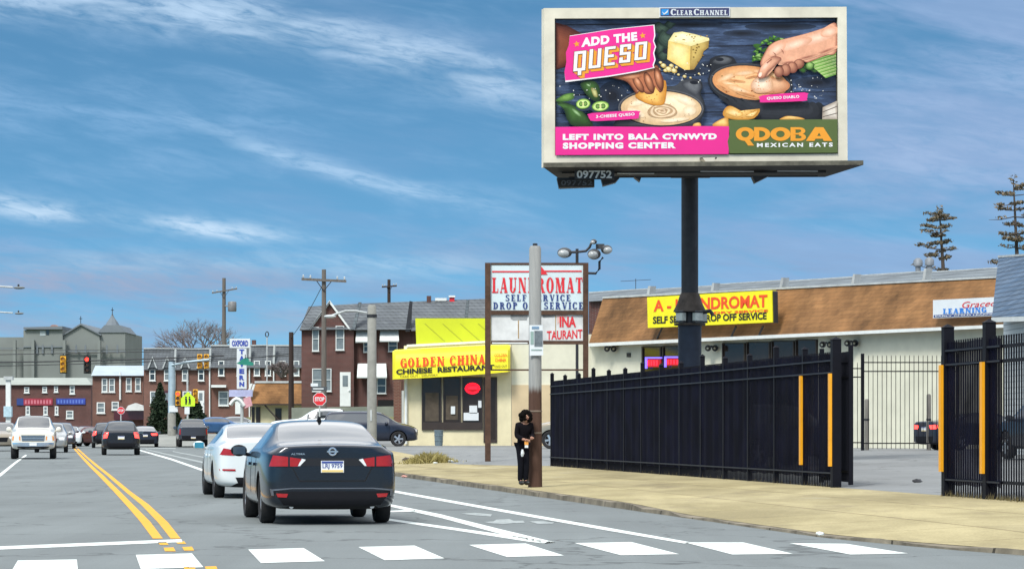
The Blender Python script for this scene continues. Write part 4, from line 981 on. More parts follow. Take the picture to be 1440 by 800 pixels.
# litter bin
q = PG.at(617, 624, 1.6); q.z = zxy(q.x, q.y); b_ = thing('litter_bin', 'dented blue-grey litter bin below the restaurant window', 'bin', q)
mg = M('galvanised_blue', (.22, .29, .33), .45, .4, var=.25, scale=5)
obj('drum', MB().mat(mg).lathe([(0, 0), (.17, 0), (.19, .05), (.22, .70), (.235, .72), (.235, .76), (.20, .76), (.18, .1), (0, .1)], q, 'Z', 18), b_, 40)
for h in (.22, .48): obj('hoop', MB().mat(mg).lathe([(.18 + h * .055, h), (.215 + h * .055, h + .02), (.18 + h * .055, h + .04)], q, 'Z', 18), b_, 40)

# --- brick houses on the bank behind the restaurant
HY_ = 188; PH = Plane.front(HY_); hz = 2.0
def roofpoly(pl, a, b, c, d_, back=5.0, up=-3.2):
    A, B, C_, D = pl.at(*a, .35), pl.at(*b, .35), pl.at(*c, up), pl.at(*d_, up); n = pl.n
    return [A, B, C_, D, A - n * (back + 6), B - n * (back + 6), C_ - n * .3, D - n * .3], [(0, 1, 2, 3), (3, 2, 6, 7), (7, 6, 5, 4), (0, 3, 7, 4), (1, 5, 6, 2), (0, 4, 5, 1)]
h1 = thing('brick_house', 'dark brick house with a white-trimmed front gable behind the wooden utility pole', 'house', base_at(PH, 424, 497, hz))
obj('wall', block(MB().mat(brick2), PH, 424, 497.5, 463, 463, 9, hz), h1)
obj('gable', MB().mat(brick2).ppoly(PH, [(436, 463), (463.5, 425), (491, 463)], .02, 3), h1)
obj('roof', MB().mat(slate).add(*roofpoly(PH, (421, 464), (498, 463), (503, 427), (434, 431))), h1)
for q in ([(433, 464), (463.5, 422), (463.5, 426.5), (436, 464)], [(463.5, 422), (494, 464), (491, 464), (463.5, 426.5)]): obj('gable_trim', MB().mat(trim).ppoly(PH, q, .25, .3), h1)
g_ = MB().mat(slate).hexa([PH.at(433, 464, .3), PH.at(463.5, 423, .3), PH.at(463.5, 423, -3), PH.at(433, 464, -.2)], [PH.at(434.5, 465, .3), PH.at(463.5, 425, .3), PH.at(463.5, 425, -3), PH.at(434.5, 465, -.2)])
obj('gable_roof', g_, h1)
for w in ((439, 459.5, 448.5, 493.5), (472, 458, 484, 492)): window(h1, PH, *w, pane_lt, bars=1)
window(h1, PH, 439, 518, 466, 550, pane_lt, bars=1); door(h1, PH, 478, 523, 493, 571)
h2 = thing('brick_house', 'brick house with white metal awnings beside the grey concrete lamp pole', 'house', base_at(PH, 498, 578, hz))
obj('wall', block(MB().mat(brick2), PH, 498, 578, 464, 463, 9, hz, -.6), h2)
obj('roof', MB().mat(slate).add(*roofpoly(PH, (498, 464), (578, 463), (578, 424), (504, 427))), h2)
obj('party_wall', MB().mat(slate_w).ppoly(PH, [(494, 464), (499, 464), (508, 425), (504, 425)], .3, .5), h2)
obj('party_wall', MB().mat(darksteel).ppoly(PH, [(570, 466), (576, 466), (580, 424), (576, 423)], .3, .5), h2)
for a in ((501, 463, 521, 479), (535, 460, 560, 478), (503, 511, 543, 529)): awning(h2, PH, *a, .08, trim, -.6, .9)
for w in ((511, 479, 518, 495), (546, 478, 559, 494), (530, 531, 543, 553)): window(h2, PH, *w, pane, d=-.6)
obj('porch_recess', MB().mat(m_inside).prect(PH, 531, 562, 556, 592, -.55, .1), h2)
obj('chimney', MB().mat(brick2).ppoly(PH, [(600, 428), (606, 428), (606, 416), (600, 416)], -3.0, .7), h2)
h3 = thing('brick_house', 'brick house mostly hidden behind the yellow restaurant parapet', 'house', base_at(PH, 578, 655, hz))
obj('wall', block(MB().mat(brick), PH, 578.3, 655, 464, 463, 9, hz, -.6), h3); obj('roof', MB().mat(slate).add(*roofpoly(PH, (578, 465), (656, 464), (656, 421), (580, 424))), h3)
obj('party_wall', MB().mat(slate_w).ppoly(PH, [(651, 466), (656, 466), (660, 422), (656, 421)], .3, .5), h3); obj('skylight', MB().mat(trim).ppoly(PH, [(612, 423), (628, 423), (628, 419), (612, 419)], -3.0, .5), h3)
obj('chimney', MB().mat(red).ppoly(PH, [(632, 424), (639, 424), (639, 418), (632, 418)], -3.0, .6).mat(trim).ppoly(PH, [(631, 418), (640, 418), (640, 415.5), (631, 415.5)], -2.9, .8), h3)
window(h3, PH, 560, 545, 566.5, 600, trim_d, bars=0, d=.2) if False else None
h4 = thing('brick_house', 'brick house whose grey roof shows just left of the laundromat pylon', 'house', base_at(PH, 656, 735, hz))
obj('wall', block(MB().mat(brick2), PH, 656, 735, 464, 463, 9, hz, -.6), h4); obj('roof', MB().mat(slate).add(*roofpoly(PH, (656, 464), (736, 463), (736, 418), (658, 421))), h4)
obj('chimney', MB().mat(trim_d).tube([PH.at(640, 424, -3.2), PH.at(640, 412, -3.2)], .12, 8), h4) if False else None
# low retaining wall and red pier by the restaurant
PW = Plane.front(176); single('retaining_wall', block(MB().mat(M('retaining_block', (.20, .22, .18), .9, var=.25, scale=1.5)), PW, 410, 556, 573, 571, .5, .4), 'low grey-green retaining wall below the brick houses', 'wall')
PR_ = Plane.front(152); pr = thing('brick_pier', 'narrow red brick porch pier beside the restaurant corner', 'pier', base_at(PR_, 553, 567, .5))
obj('pier', block(MB().mat(brick), PR_, 553.5, 564.5, 535, 535, 1.5, .5), pr); obj('white_door', MB().mat(trim_d).prect(PR_, 564.8, 549, 568.5, 600, .05, .1), pr)

# --- row houses down the street
RY = 290; PR = Plane.front(RY); rz_ = .8
segs = [(202, 247), (247, 296), (296, 352), (352, 386), (386, 428)]
rl = ['row house with two white dormer gables behind the big conical evergreen', 'row house behind the paired yellow traffic signals', 'row house with a flat white porch roof left of the tavern sign',
      'row house partly hidden behind the tavern sign tower', 'last row house of the terrace, left of the dark timber post']
for i, (x0, x1) in enumerate(segs):
    yt = 490.5 if i < 2 else 486; ye = 519 if i < 2 else 516
    r_ = thing('row_house', rl[i], 'house', base_at(PR, x0, x1, rz_), 'brick row houses down the street')
    obj('wall', block(MB().mat(brick), PR, x0 + .15, x1 - .15, ye, ye, 9, rz_, -.02 * i), r_)
    a, b, c, d_ = PR.at(x0, ye + 1, .4), PR.at(x1, ye + 1, .4), PR.at(x1, yt, -1.2), PR.at(x0, yt, -1.2); bk_ = -PR.n * 9
    obj('mansard', MB().mat(slate).add([a, b, c, d_, a + bk_, b + bk_, c + bk_ * .9, d_ + bk_ * .9], [(0, 1, 2, 3), (3, 2, 6, 7), (7, 6, 5, 4), (0, 3, 7, 4), (1, 5, 6, 2), (0, 4, 5, 1)]), r_)
    obj('cornice', MB().mat(trim_d).ppoly(PR, [(x0, yt - 1.5), (x1, yt - 1.5), (x1, yt + .6), (x0, yt + .6)], -1.05, .4), r_)
    obj('party_wall', MB().mat(trim_d).ppoly(PR, [(x1 - 3, ye), (x1, ye), (x1 + 1, yt - 1), (x1 - 1.5, yt - 1)], .2, .5), r_)
    obj('downpipe', MB().mat(trim).tube([PR.at(x1 - 1.2, ye, .15), PR.at(x1 - 1.2, 600, .15)], .07, 6), r_)
    for k in range(2):
        xc = lerp(x0, x1, .27 + .46 * k)
        window(r_, PR, xc - 4.2, 516 if i < 2 else 507, xc + 4.2, 535 if i < 2 else 528, [pane, pane_lt][(i + k) % 2], bars=1, d=.1, fw=1.3)
        if i < 2:
            mb = MB().mat(slate).ppoly(PR, [(xc - 6, 517), (xc, 502), (xc + 6, 517)], .45, 1.4); dm = obj('dormer', mb, r_)
            for q in ([(xc - 7, 517.5), (xc, 500.8), (xc, 503.6), (xc - 5, 517.5)], [(xc, 500.8), (xc + 7, 517.5), (xc + 5, 517.5), (xc, 503.6)]): obj('dormer_trim', MB().mat(trim_d).ppoly(PR, q, .55, .2), dm)
    window(r_, PR, lerp(x0, x1, .2), 550, lerp(x0, x1, .45), 570, pane_lt, bars=1, fw=1.3); door(r_, PR, lerp(x0, x1, .62), 549, lerp(x0, x1, .82), 582, trim if i in (1, 2) else m_mar)
    if i == 2: obj('porch_roof', MB().mat(trim).hexa([PR.at(297, 541, 1.2), PR.at(318, 541, 1.2), PR.at(318, 544.5, 1.2), PR.at(297, 544.5, 1.2)], [PR.at(297, 541, 0), PR.at(318, 541, 0), PR.at(318, 544.5, 0), PR.at(297, 544.5, 0)]), r_)
    if i == 3: obj('chimney', MB().mat(brick2).ppoly(PR, [(354, 487), (359, 487), (359, 478), (354, 478)], -3, 1), r_)
# gable-end brick house and shop on the left
P2 = Plane.front(300); b2 = thing('brick_house', 'brick house with a pale blue-white roof left of the row with dormers', 'house', base_at(P2, 130, 202, .6))
obj('wall', block(MB().mat(brick), P2, 130, 201.5, 527, 527, 9, .6), b2)
a, b, c, d_ = P2.at(128, 528, .5), P2.at(203, 528, .5), P2.at(203, 514, -3.5), P2.at(134, 514, -3.5); bk_ = -P2.n * 6
obj('roof', MB().mat(M('pale_roof', (.36, .43, .48), .7, var=.15, scale=.8)).add([a, b, c, d_, a + bk_ * 1.5, b + bk_ * 1.5, c + bk_ * .1, d_ + bk_ * .1], [(0, 1, 2, 3), (3, 2, 6, 7), (7, 6, 5, 4), (0, 3, 7, 4), (1, 5, 6, 2), (0, 4, 5, 1)]), b2)
for w in ((143, 532, 151, 551), (153, 532, 161.5, 551), (177, 531, 185, 550), (190, 531, 198, 550), (136, 565.5, 147.5, 580.5), (157, 564.5, 167, 576)): window(b2, P2, *w, pane_lt, bars=1, fw=1.4)
obj('downpipe', MB().mat(trim).tube([P2.at(169, 523, .15), P2.at(169, 562, .15)], .1, 6), b2)
pc = obj('porch_roof', MB().mat(trim).ppoly(P2, [(176, 577), (180, 570), (190, 566.5), (200, 570), (204, 577)], 1.6, 1.6), b2)
obj('porch_wall', MB().mat(m_mar).prect(P2, 160, 577.5, 203, 590, .8, .8), b2)
P1 = Plane.front(322); b1 = thing('brick_shop', 'low brick shop with a red and blue fascia band at the left edge', 'shop building', base_at(P1, -30, 128, .5))
obj('wall', block(MB().mat(brick2), P1, -40, 128, 540, 540, 10, .5), b1)
a, b, c, d_ = P1.at(-40, 541, .4), P1.at(129, 541, .4), P1.at(122, 531, -3), P1.at(-40, 531, -3); bk_ = -P1.n * 6
obj('roof', MB().mat(M('flat_roof_pale', (.30, .33, .30), .8, var=.15, scale=.5)).add([a, b, c, d_, a + bk_ * 1.5, b + bk_ * 1.5, c + bk_, d_ + bk_], [(0, 1, 2, 3), (3, 2, 6, 7), (7, 6, 5, 4), (0, 3, 7, 4), (1, 5, 6, 2), (0, 4, 5, 1)]), b1)
for w in ((34, 544, 41, 552), (59.5, 543.5, 66, 551.5), (76, 543, 81.5, 551), (98, 542.5, 105, 553.5), (36, 571, 42, 583), (61, 571, 67, 583), (77, 571, 82, 583), (93, 577, 103, 588)): window(b1, P1, *w, pane_lt, bars=1, fw=1.3)
fs_ = obj('fascia_sign', MB().mat(M('fascia_red', (.30, .025, .045), .5, var=.5, scale=.9)).prect(P1, 33, 560, 74, 569.5, .12, .1).mat(M('fascia_blue', (.025, .05, .30), .5, var=.6, scale=.9)).prect(P1, 79, 560, 120, 568.5, .12, .1), b1)
obj('emblem', MB().mat(navy).prect(P1, 23.5, 560, 33, 569.5, .14, .1), fs_)
mb = MB().mat(M('fascia_pale', (.52, .16, .2), .5, var=.2))
for i in range(9): mb.prect(P1, 35 + i * 4.3, 562.3, 37.4 + i * 4.3, 567.6, .135, .02)
mb.mat(M('fascia_pale_blue', (.10, .17, .5), .5, var=.2))
for i in range(9): mb.prect(P1, 81 + i * 4.2, 562, 83.2 + i * 4.2, 566.8, .135, .02)
obj('worn_lettering', mb, fs_)
P0 = Plane.front(315); wc = thing('white_column', 'tall white post with a pale blue box at the left edge by the shop', 'post', base_at(P0, 7, 16, .5))
obj('shaft', block(MB().mat(trim), P0, 8, 14.5, 533, 533, .5, .5), wc); obj('box', MB().mat(M('pale_blue', (.4, .55, .62), .6, var=.2)).prect(P0, 5, 571, 16, 586, .3, .8), wc)
obj('cap', MB().mat(trim_d).prect(P0, 5, 529, 17.5, 534, .2, .8), wc)

# --- the stone church far behind
PC = Plane.front(480); ch = thing('stone_church', 'large grey stone church with gable and small spire far behind the shops', 'church', base_at(PC, 0, 176, .3))
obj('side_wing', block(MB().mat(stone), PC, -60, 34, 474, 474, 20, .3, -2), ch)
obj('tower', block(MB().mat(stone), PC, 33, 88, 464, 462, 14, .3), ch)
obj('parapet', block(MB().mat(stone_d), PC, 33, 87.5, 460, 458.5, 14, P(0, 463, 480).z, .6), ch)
obj('belfry_opening', MB().mat(M('pale_louvre', (.34, .40, .42), .8, var=.1)).prect(PC, 56, 465, 64, 472, .05, .3), ch); obj('belfry_opening', MB().mat(pane).prect(PC, 65, 464, 69, 471, .05, .3), ch)
obj('cap_stone', MB().mat(M('pink_stone', (.30, .18, .15), .9, var=.1)).ppoly(PC, [(70, 459), (73, 456.6), (78, 456.6), (81, 459)], .3, 2), ch)
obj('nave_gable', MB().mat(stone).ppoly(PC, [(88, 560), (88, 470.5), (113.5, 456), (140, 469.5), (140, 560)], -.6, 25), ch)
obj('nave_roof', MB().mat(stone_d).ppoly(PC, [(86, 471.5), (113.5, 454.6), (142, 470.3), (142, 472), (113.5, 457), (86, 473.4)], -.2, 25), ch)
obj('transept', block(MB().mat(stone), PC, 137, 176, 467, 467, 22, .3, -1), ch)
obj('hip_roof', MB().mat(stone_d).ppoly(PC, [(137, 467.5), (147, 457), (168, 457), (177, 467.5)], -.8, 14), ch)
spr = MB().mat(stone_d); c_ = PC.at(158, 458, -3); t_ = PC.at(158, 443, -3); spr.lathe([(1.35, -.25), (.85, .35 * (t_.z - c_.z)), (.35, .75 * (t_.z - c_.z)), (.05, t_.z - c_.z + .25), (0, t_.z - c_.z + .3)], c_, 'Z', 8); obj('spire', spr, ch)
for x, y in ((158, 443), (113.5, 455)): q = PC.at(x, y, -1); obj('cross', MB().mat(darksteel).box(q + Vector((0, 0, .55)), (.1, .1, 1.3)).box(q + Vector((0, 0, .8)), (.5, .1, .1)), ch)
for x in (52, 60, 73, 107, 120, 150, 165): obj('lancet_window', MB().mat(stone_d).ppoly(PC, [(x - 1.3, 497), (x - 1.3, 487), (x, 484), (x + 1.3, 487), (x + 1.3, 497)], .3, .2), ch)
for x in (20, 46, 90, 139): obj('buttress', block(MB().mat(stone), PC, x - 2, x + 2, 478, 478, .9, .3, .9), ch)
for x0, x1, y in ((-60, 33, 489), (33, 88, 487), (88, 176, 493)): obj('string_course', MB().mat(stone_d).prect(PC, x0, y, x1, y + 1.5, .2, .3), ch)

# --- the tavern on the corner
TY = 214; PT = Plane.front(TY); tv = thing('tavern', 'cream corner tavern under a brown mansard roof beside the blue and white sign', 'tavern', base_at(PT, 350, 430, .5))
obj('wall', block(MB().mat(cream), PT, 353, 432, 566, 566, 8, .5), tv)
a, b, c, d_ = PT.at(349, 568, .8), PT.at(436, 568, .8), PT.at(436, 538, -.3), PT.at(360, 538, -.3); bk_ = -PT.n * 8
obj('mansard_roof', MB().mat(brown_sh).add([a, b, c, d_, a + bk_, b + bk_, c + bk_, d_ + bk_], [(0, 1, 2, 3), (3, 2, 6, 7), (7, 6, 5, 4), (0, 3, 7, 4), (1, 5, 6, 2), (0, 4, 5, 1)]), tv)
obj('roof_edge', MB().mat(trim_d).prect(PT, 358, 535.6, 436, 538.4, -.2, .3), tv)
obj('white_return', MB().mat(trim).ppoly(PT, [(347, 567), (350, 567), (359, 540), (356, 540)], .85, .3), tv); obj('white_return', MB().mat(trim).ppoly(PT, [(342.5, 567), (346, 567), (355, 539), (352, 539)], .8, .3), tv)
obj('gutter', MB().mat(bronze).prect(PT, 349, 567.5, 436, 569.5, .9, .15), tv)
for w in ((354, 572, 358, 600), (360, 572, 366, 600), (387, 574, 396, 592)): obj('window', MB().mat(store).prect(PT, *w, .05, .1), tv)
obj('strut', MB().mat(bronze).tube([PT.at(371, 568, .7), PT.at(393, 592, .7)], .06, 6), tv)
PS = Plane.front(206); q = base_at(PS, 340, 340, .1)
ts = thing('tavern_sign', 'tall white OXFORD TAVERN sign tower with blue letters', 'sign', q)
lt_blue = M('sign_blue', (.03, .06, .36), .5, var=0)
obj('post', MB().mat(trim_d).tube([Vector((q.x, q.y + .12, .1)), Vector((q.x, q.y + .12, P(0, 478, 206).z))], .11, 10), ts)
bx_ = obj('name_box', MB().mat(signwhite).prect(PS, 323, 476, 351.5, 489, .15, .5), ts); obj('lettering', letters(MB().mat(lt_blue), sans('OXFORD', .05), PS, (326, 478.5, 349, 486.8), .17), bx_)
vb = obj('vertical_box', MB().mat(signwhite).prect(PS, 333, 489.3, 346.5, 546.5, .12, .4), ts)
for i, c in enumerate('TAVERN'): obj('lettering', letters(MB().mat(lt_blue), sans(c, .06), PS, (336.5, 491 + i * 9.1, 343.5, 498 + i * 9.1), .14), vb)
obj('lower_panel', MB().mat(M('lavender_panel', (.40, .42, .62), .5, var=.25, scale=3)).prect(PS, 322, 548, 355, 557.5, .1, .3), ts)
mb = MB().mat(trim); mb.tube([PS.at(324 + i * 2.4, 574 - 13 * math.sin(math.pi * (.12 + i / 10)) , .15) for i in range(9)], .16, 6); obj('arch_sign', mb, ts, 60)
obj('pink_arrow', MB().mat(M('pink_panel', (.62, .32, .36), .5, var=.2)).ppoly(PS, [(342, 560), (352, 557), (355, 570), (344, 574)], .2, .15), ts)

# ------------------------------------------------------------------ fences
DV = Vector((-SL, 1, 0)).normalized(); NV = Vector((-DV.y, DV.x, 0))             # along the kerb; towards the street
fblack = M('fence_black', (.0045, .005, .009), .6, .0, var=.25, scale=6, spec=.15)
rail_m = M('rail_black', (.010, .011, .017), .5, .0, var=.3, scale=3, spec=.3)
strip_y = M('reflective_amber', (.80, .36, .012), .4, var=.1, scale=4)
def mesh_screen(lo=.97, hi=.90):
    m = bpy.data.materials.new('privacy_mesh'); m.use_nodes = True; t = m.node_tree; b = t.nodes['Principled BSDF']; b.inputs['Base Color'].default_value = (.010, .012, .022, 1); b.inputs['Roughness'].default_value = .8; b.inputs['Specular IOR Level'].default_value = .05
    tc = nd(t, 'ShaderNodeTexCoord'); nz = nd(t, 'ShaderNodeTexNoise', i_Scale=1.4, i_Detail=6.0); t.links.new(tc.outputs['Object'], nz.inputs[0])
    mr = nd(t, 'ShaderNodeMapRange'); mr.inputs[1].default_value = .3; mr.inputs[2].default_value = .75; mr.inputs[3].default_value = lo; mr.inputs[4].default_value = hi; t.links.new(nz.outputs[0], mr.inputs[0]); t.links.new(mr.outputs[0], b.inputs['Alpha'])
    c = nd(t, 'ShaderNodeMapRange'); c.inputs[1].default_value = .4; c.inputs[2].default_value = .8; c.inputs[3].default_value = .7; c.inputs[4].default_value = 2.0; t.links.new(nz.outputs[0], c.inputs[0])
    vm = nd(t, 'ShaderNodeVectorMath', operation='SCALE'); vm.inputs[0].default_value = (.0028, .0032, .010); t.links.new(c.outputs[0], vm.inputs['Scale']); t.links.new(vm.outputs[0], b.inputs['Base Color'])
    return m
m_screen = mesh_screen(.995, .97); m_screen_thin = mesh_screen(.95, .78)
SF = 14.37
def fpt(Y, d=0.0): return Vector((sx(SF, Y), Y, 0)) + NV * d
def obox(mb, a, b, w, z0, z1):                             # a wall-like bar from a to b, w thick
    e = (b - a).normalized(); n = Vector((-e.y, e.x, 0)) * (w / 2); q = [a - n, b - n, b + n, a + n]
    return mb.hexa([Vector((v.x, v.y, z0)) for v in q], [Vector((v.x, v.y, z1)) for v in q])
def fence_run(root, Ys, zt, screen, wide=(), strips=(), zb=.2):
    for i, Y in enumerate(Ys):
        c = fpt(Y); w = .17 if i in wide else .10; h = zt + (.12 if i in wide else (.10 if i % 3 == 0 else .0)); zg = zxy(c.x, c.y) - .05
        p_ = obj('post', obox(MB().mat(fblack), c - DV * w / 2, c + DV * w / 2, w, zg, h), root)
        obj('post_cap', MB().mat(fblack).add([v for v in [c + DV * (a * (w / 2 + .015)) + NV * (b * (w / 2 + .015)) + Vector((0, 0, h)) for a, b in ((-1, -1), (1, -1), (1, 1), (-1, 1))]] + [c + Vector((0, 0, h + .06))], [(0, 1, 2, 3), (0, 1, 4), (1, 2, 4), (2, 3, 4), (3, 0, 4)]), p_)
        if i in strips: obj('amber_strip', obox(MB().mat(strip_y), c - DV * .06 + NV * (w / 2 + .03), c + DV * .06 + NV * (w / 2 + .03), .05, .60, 2.36), p_)
    for i in range(len(Ys) - 1):
        a, b = fpt(Ys[i]), fpt(Ys[i + 1]); mb = MB().mat(fblack); L_ = (b - a).length; e = (b - a).normalized()
        for z in (zb + .27, zt - .50, zt - .27): obox(mb, a + NV * .0, b + NV * .0, .05, z - .025, z + .025)
        n = int(L_ / .125)
        for k in range(1, n): c = a + e * (L_ * k / n); obox(mb, c - e * .011, c + e * .011, .022, zb - .02, zt - .10)
        obj('picket_panel', mb, root)
        if screen[i]: 
            mb = MB().mat(m_screen_thin if Ys[i] < 66 else m_screen); a2, b2_ = a + NV * .035, b + NV * .035
            if isinstance(screen[i], float): b2_ = lerp(a2, b2_, screen[i])
            w_ = []
            for k in range(9):
                u = k / 8; q = lerp(a2, b2_, u) + NV * (.012 * math.sin(k * 2.3 + i)); w_ += [Vector((q.x, q.y, zb + .19 + .015 * math.sin(k * 1.9 + i * 3))), Vector((q.x, q.y, zt - .14 + .012 * math.sin(k * 1.3 + i)))]
            mb.add(w_, [(2 * k, 2 * k + 2, 2 * k + 3, 2 * k + 1) for k in range(8)]); obj('mesh_screen', mb, root)
            for z in (zb + .27, zt - .50, zt - .27): obj('outer_rail', obox(MB().mat(rail_m), a2 + NV * .03, b2_ + NV * .03, .02, z - .014, z + .014), root)
Ys = [90.7 - i * (90.7 - 56.7) / 14 for i in range(15)]
q = fpt(74); q.z = .15
fn = thing('screened_fence', 'long black iron fence covered with dark mesh along the pavement', 'fence', q)
fence_run(fn, Ys, 2.88, [True] * 14, wide=(14,), strips=(13, 14))
q = fpt(47); q.z = .15
f2 = thing('screened_fence', 'short black fence with two amber post strips right of the open gateway', 'fence', q)
fence_run(f2, [49.4, 47.15, 44.9, 42.7], 2.86, [True, .33, False], wide=(0, 1), strips=(0, 1))
# gate leaf folded back behind the left gate post
a = fpt(56.55) - NV * .25; q = Vector(a); q.z = .15; gt = thing('gate_leaf', 'narrow black gate leaf folded back behind the left amber gate post', 'gate', q)
b = a - NV * .12 + DV * 2.7; e = (b - a).normalized(); mb = MB().mat(fblack)
for z in (.5, 2.3, 2.6): obox(mb, a, b, .05, z - .025, z + .025)
for k in range(23): c = lerp(a, b, k / 22); obox(mb, c - e * .011, c + e * .011, .022, .3, 2.78)
obj('picket_panel', mb, gt); obj('gate_stile', obox(MB().mat(fblack), a - e * .04, a + e * .04, .08, .25, 2.9), gt); obj('gate_stile', obox(MB().mat(fblack), b - e * .04, b + e * .04, .08, .25, 2.9), gt)
# thin iron railings across the lot
PF = Plane.front(111); q = base_at(PF, 1250, 1250, .5)
ir = thing('iron_railing', 'thin black iron railing with pointed pickets in front of the white wall', 'railing', q)
def railing(x0, x1, yt, yb, r1, r2, step):
    mb = MB().mat(fblack)
    for y in (r1, r2, yb - 8): mb.prect(PF, x0, y - .8, x1, y + .8, .02, .04)
    x = x0 + step
    while x < x1: mb.ppoly(PF, [(x - .38, yb), (x - .38, yt + 2), (x, yt), (x + .38, yt + 2), (x + .38, yb)], .035, .03); x += step
    obj('picket_panel', mb, ir)
railing(1150, 1211, 509, 630, 518, 530, 6.2); railing(1215, 1345, 499, 631, 509.5, 522, 6.4)
obj('post', block(MB().mat(fblack), PF, 1211, 1215.5, 497, 497, .12, .4, .06), ir); obj('post', block(MB().mat(fblack), PF, 1345, 1349, 497, 497, .12, .4, .06), ir)
wood = M('grey_wood', (.19, .18, .16), .9, var=.4, scale=3, stretch=(6, 6, .6)); 
for x, yt, Y, lab in ((1219, 561, 112.5, 'grey timber stub post standing beside the railing post'), (1306, 554, 112.3, 'grey timber stub post in front of the dark car inside the lot')):
    PP = Plane.front(Y); q = base_at(PP, x, x, .45); r_ = thing('timber_post', lab, 'post', q, 'timber stub posts in the lot')
    obj('shaft', MB().mat(wood).lathe([(.085, 0), (.085, P(x, yt, Y).z - .5), (.06, P(x, yt, Y).z - .45), (0, P(x, yt, Y).z - .44)], q, 'Z', 10), r_, 40); obj('band', MB().mat(darksteel).lathe([(.088, 1.2), (.095, 1.21), (.095, 1.27), (.088, 1.28)], q, 'Z', 10), r_, 40)

# ------------------------------------------------------------------ the billboard
PBd = Plane.through(P(765, 120, 81), P(1191, 120, 82.8)); bz = zxy(P(970, 600, 84.6).x, 84.6)
q = P(970, 600, 84.6); q.z = bz; bd = thing('billboard', 'huge food billboard on a single dark steel pole above the black fence', 'billboard', q)
frame_m = M('billboard_frame', (.66, .62, .50), .6, var=.22, scale=1.1, detail=9)
zt_ = P(0, 248, 84.6).z; zc = P(0, 458, 84.6).z; X0 = q.x
pole = obj('pole', MB().mat(darksteel).lathe([(.24, zc - bz), (.24, zt_ + 1.2 - bz), (0, zt_ + 1.2 - bz)], Vector((X0, 84.6, bz)), 'Z', 24), bd, 40)
obj('pole_base', MB().mat(M('pole_navy', (.018, .026, .045), .5, .3, var=.35, scale=3)).lathe([(.42, 0), (.42, .05), (.34, .06), (.33, zc - bz - .1), (.34, zc - bz), (0, zc - bz)], Vector((X0, 84.6, bz)), 'Z', 24), bd, 40)
zs0, zs1, zs2 = P(0, 455, 84.6).z, P(0, 437, 84.6).z, P(0, 412, 84.6).z; cc = Vector((X0, 84.6, 0))
obj('collar', MB().mat(M('rusty_shroud', (.075, .06, .05), .8, .3, var=.6, scale=4)).lathe([(.25, zs2), (.28, zs2 - .05), (.36, lerp(zs1, zs2, .4)), (.46, zs1), (.47, zs1 - .03), (.25, zs1 - .02)], cc, 'Z', 20).lathe([(.25, zs0 - .05), (.44, zs0 - .05), (.45, zs0), (.25, zs0 + .02)], cc, 'Z', 20), bd, 40)
for k in range(4):
    a = R(-60 + 60 * k) if False else R(-90 + (-42, 30, 110, 200)[k]); p_ = cc + Vector((.40 * math.cos(a), .40 * math.sin(a), (zs0 + zs1) / 2)); h_ = (zs1 - zs0) - .03
    ln = obj('lantern', MB().mat(M('lantern_white', (.50, .54, .50), .4, var=.3, scale=6)).box(p_, (.16, .24, h_), a), bd); obj('lantern_frame', MB().mat(darksteel).box(p_ + Vector((0, 0, h_ / 2 - .03)), (.19, .27, .05), a).box(p_ - Vector((0, 0, h_ / 2 - .03)), (.19, .27, .05), a), ln)
mb = MB().mat(darksteel); mb.tube([cc + Vector((.36 + .0, -.3, zs1 - .05)), cc + Vector((.55, -.35, zs1 - .02)), cc + Vector((.62, -.38, zs1 - .12))], .06, 8); obj('camera_bracket', mb, bd, 40)
# panel and frame
obj('panel', MB().mat(M('panel_back', (.16, .16, .16), .7, var=.2)).ppoly(PBd, [(771, 18), (1186, 16), (1187, 224), (771, 229)], -.02, .45), bd)
O = [(765, 12), (1190.5, 10), (1192, 228), (765, 235)]; I = [(780, 26.5), (1178, 25), (1178.5, 216.5), (780.5, 219)]
for i in range(4):
    j = (i + 1) % 4; obj('frame', MB().mat(frame_m).ppoly(PBd, [O[i], O[j], I[j], I[i]], .16, .3), bd)
for i in range(4):
    j = (i + 1) % 4; c = (979, 122); sh = lambda p, k: (p[0] + (c[0] - p[0]) * k, p[1] + (c[1] - p[1]) * k * 1.6)
    obj('inner_trim', MB().mat(M('dark_edge', (.05, .045, .035), .7, var=.4)).ppoly(PBd, [sh(I[i], -.002), sh(I[j], -.002), sh(I[j], .006), sh(I[i], .006)], .10, .1), bd)
mk = obj('maker_plate', MB().mat(signwhite).ppoly(PBd, [(927.5, 11), (1026.5, 10.5), (1026.5, 24), (927.5, 24.5)], .20, .06).mat(M('plate_navy', (.035, .04, .12), .5, var=.05)).ppoly(PBd, [(928.7, 12.2), (1025.3, 11.7), (1025.3, 22.8), (928.7, 23.3)], .206, .006), bd)
lg = MB().mat(M('logo_blue', (.02, .25, .62), .5, var=0)).ppoly(PBd, [(930, 13.4), (940.5, 13.2), (940.5, 21.6), (930, 22)], .212, .004).mat(signwhite).ppoly(PBd, [(931, 16.5), (934, 19.6), (940, 13.8), (938.5, 18.5), (933.5, 21.4)], .218, .004); obj('logo', lg, mk)
for txt, box in (('C', (943, 13.0, 950.5, 22.2)), ('LEAR', (951.5, 14.9, 974, 22)), ('C', (975.5, 12.9, 983, 22.1)), ('HANNEL', (984, 14.7, 1023, 21.9))): obj('lettering', letters(MB().mat(signwhite), serif(txt, .28, .13), PBd, box, .212), mk)

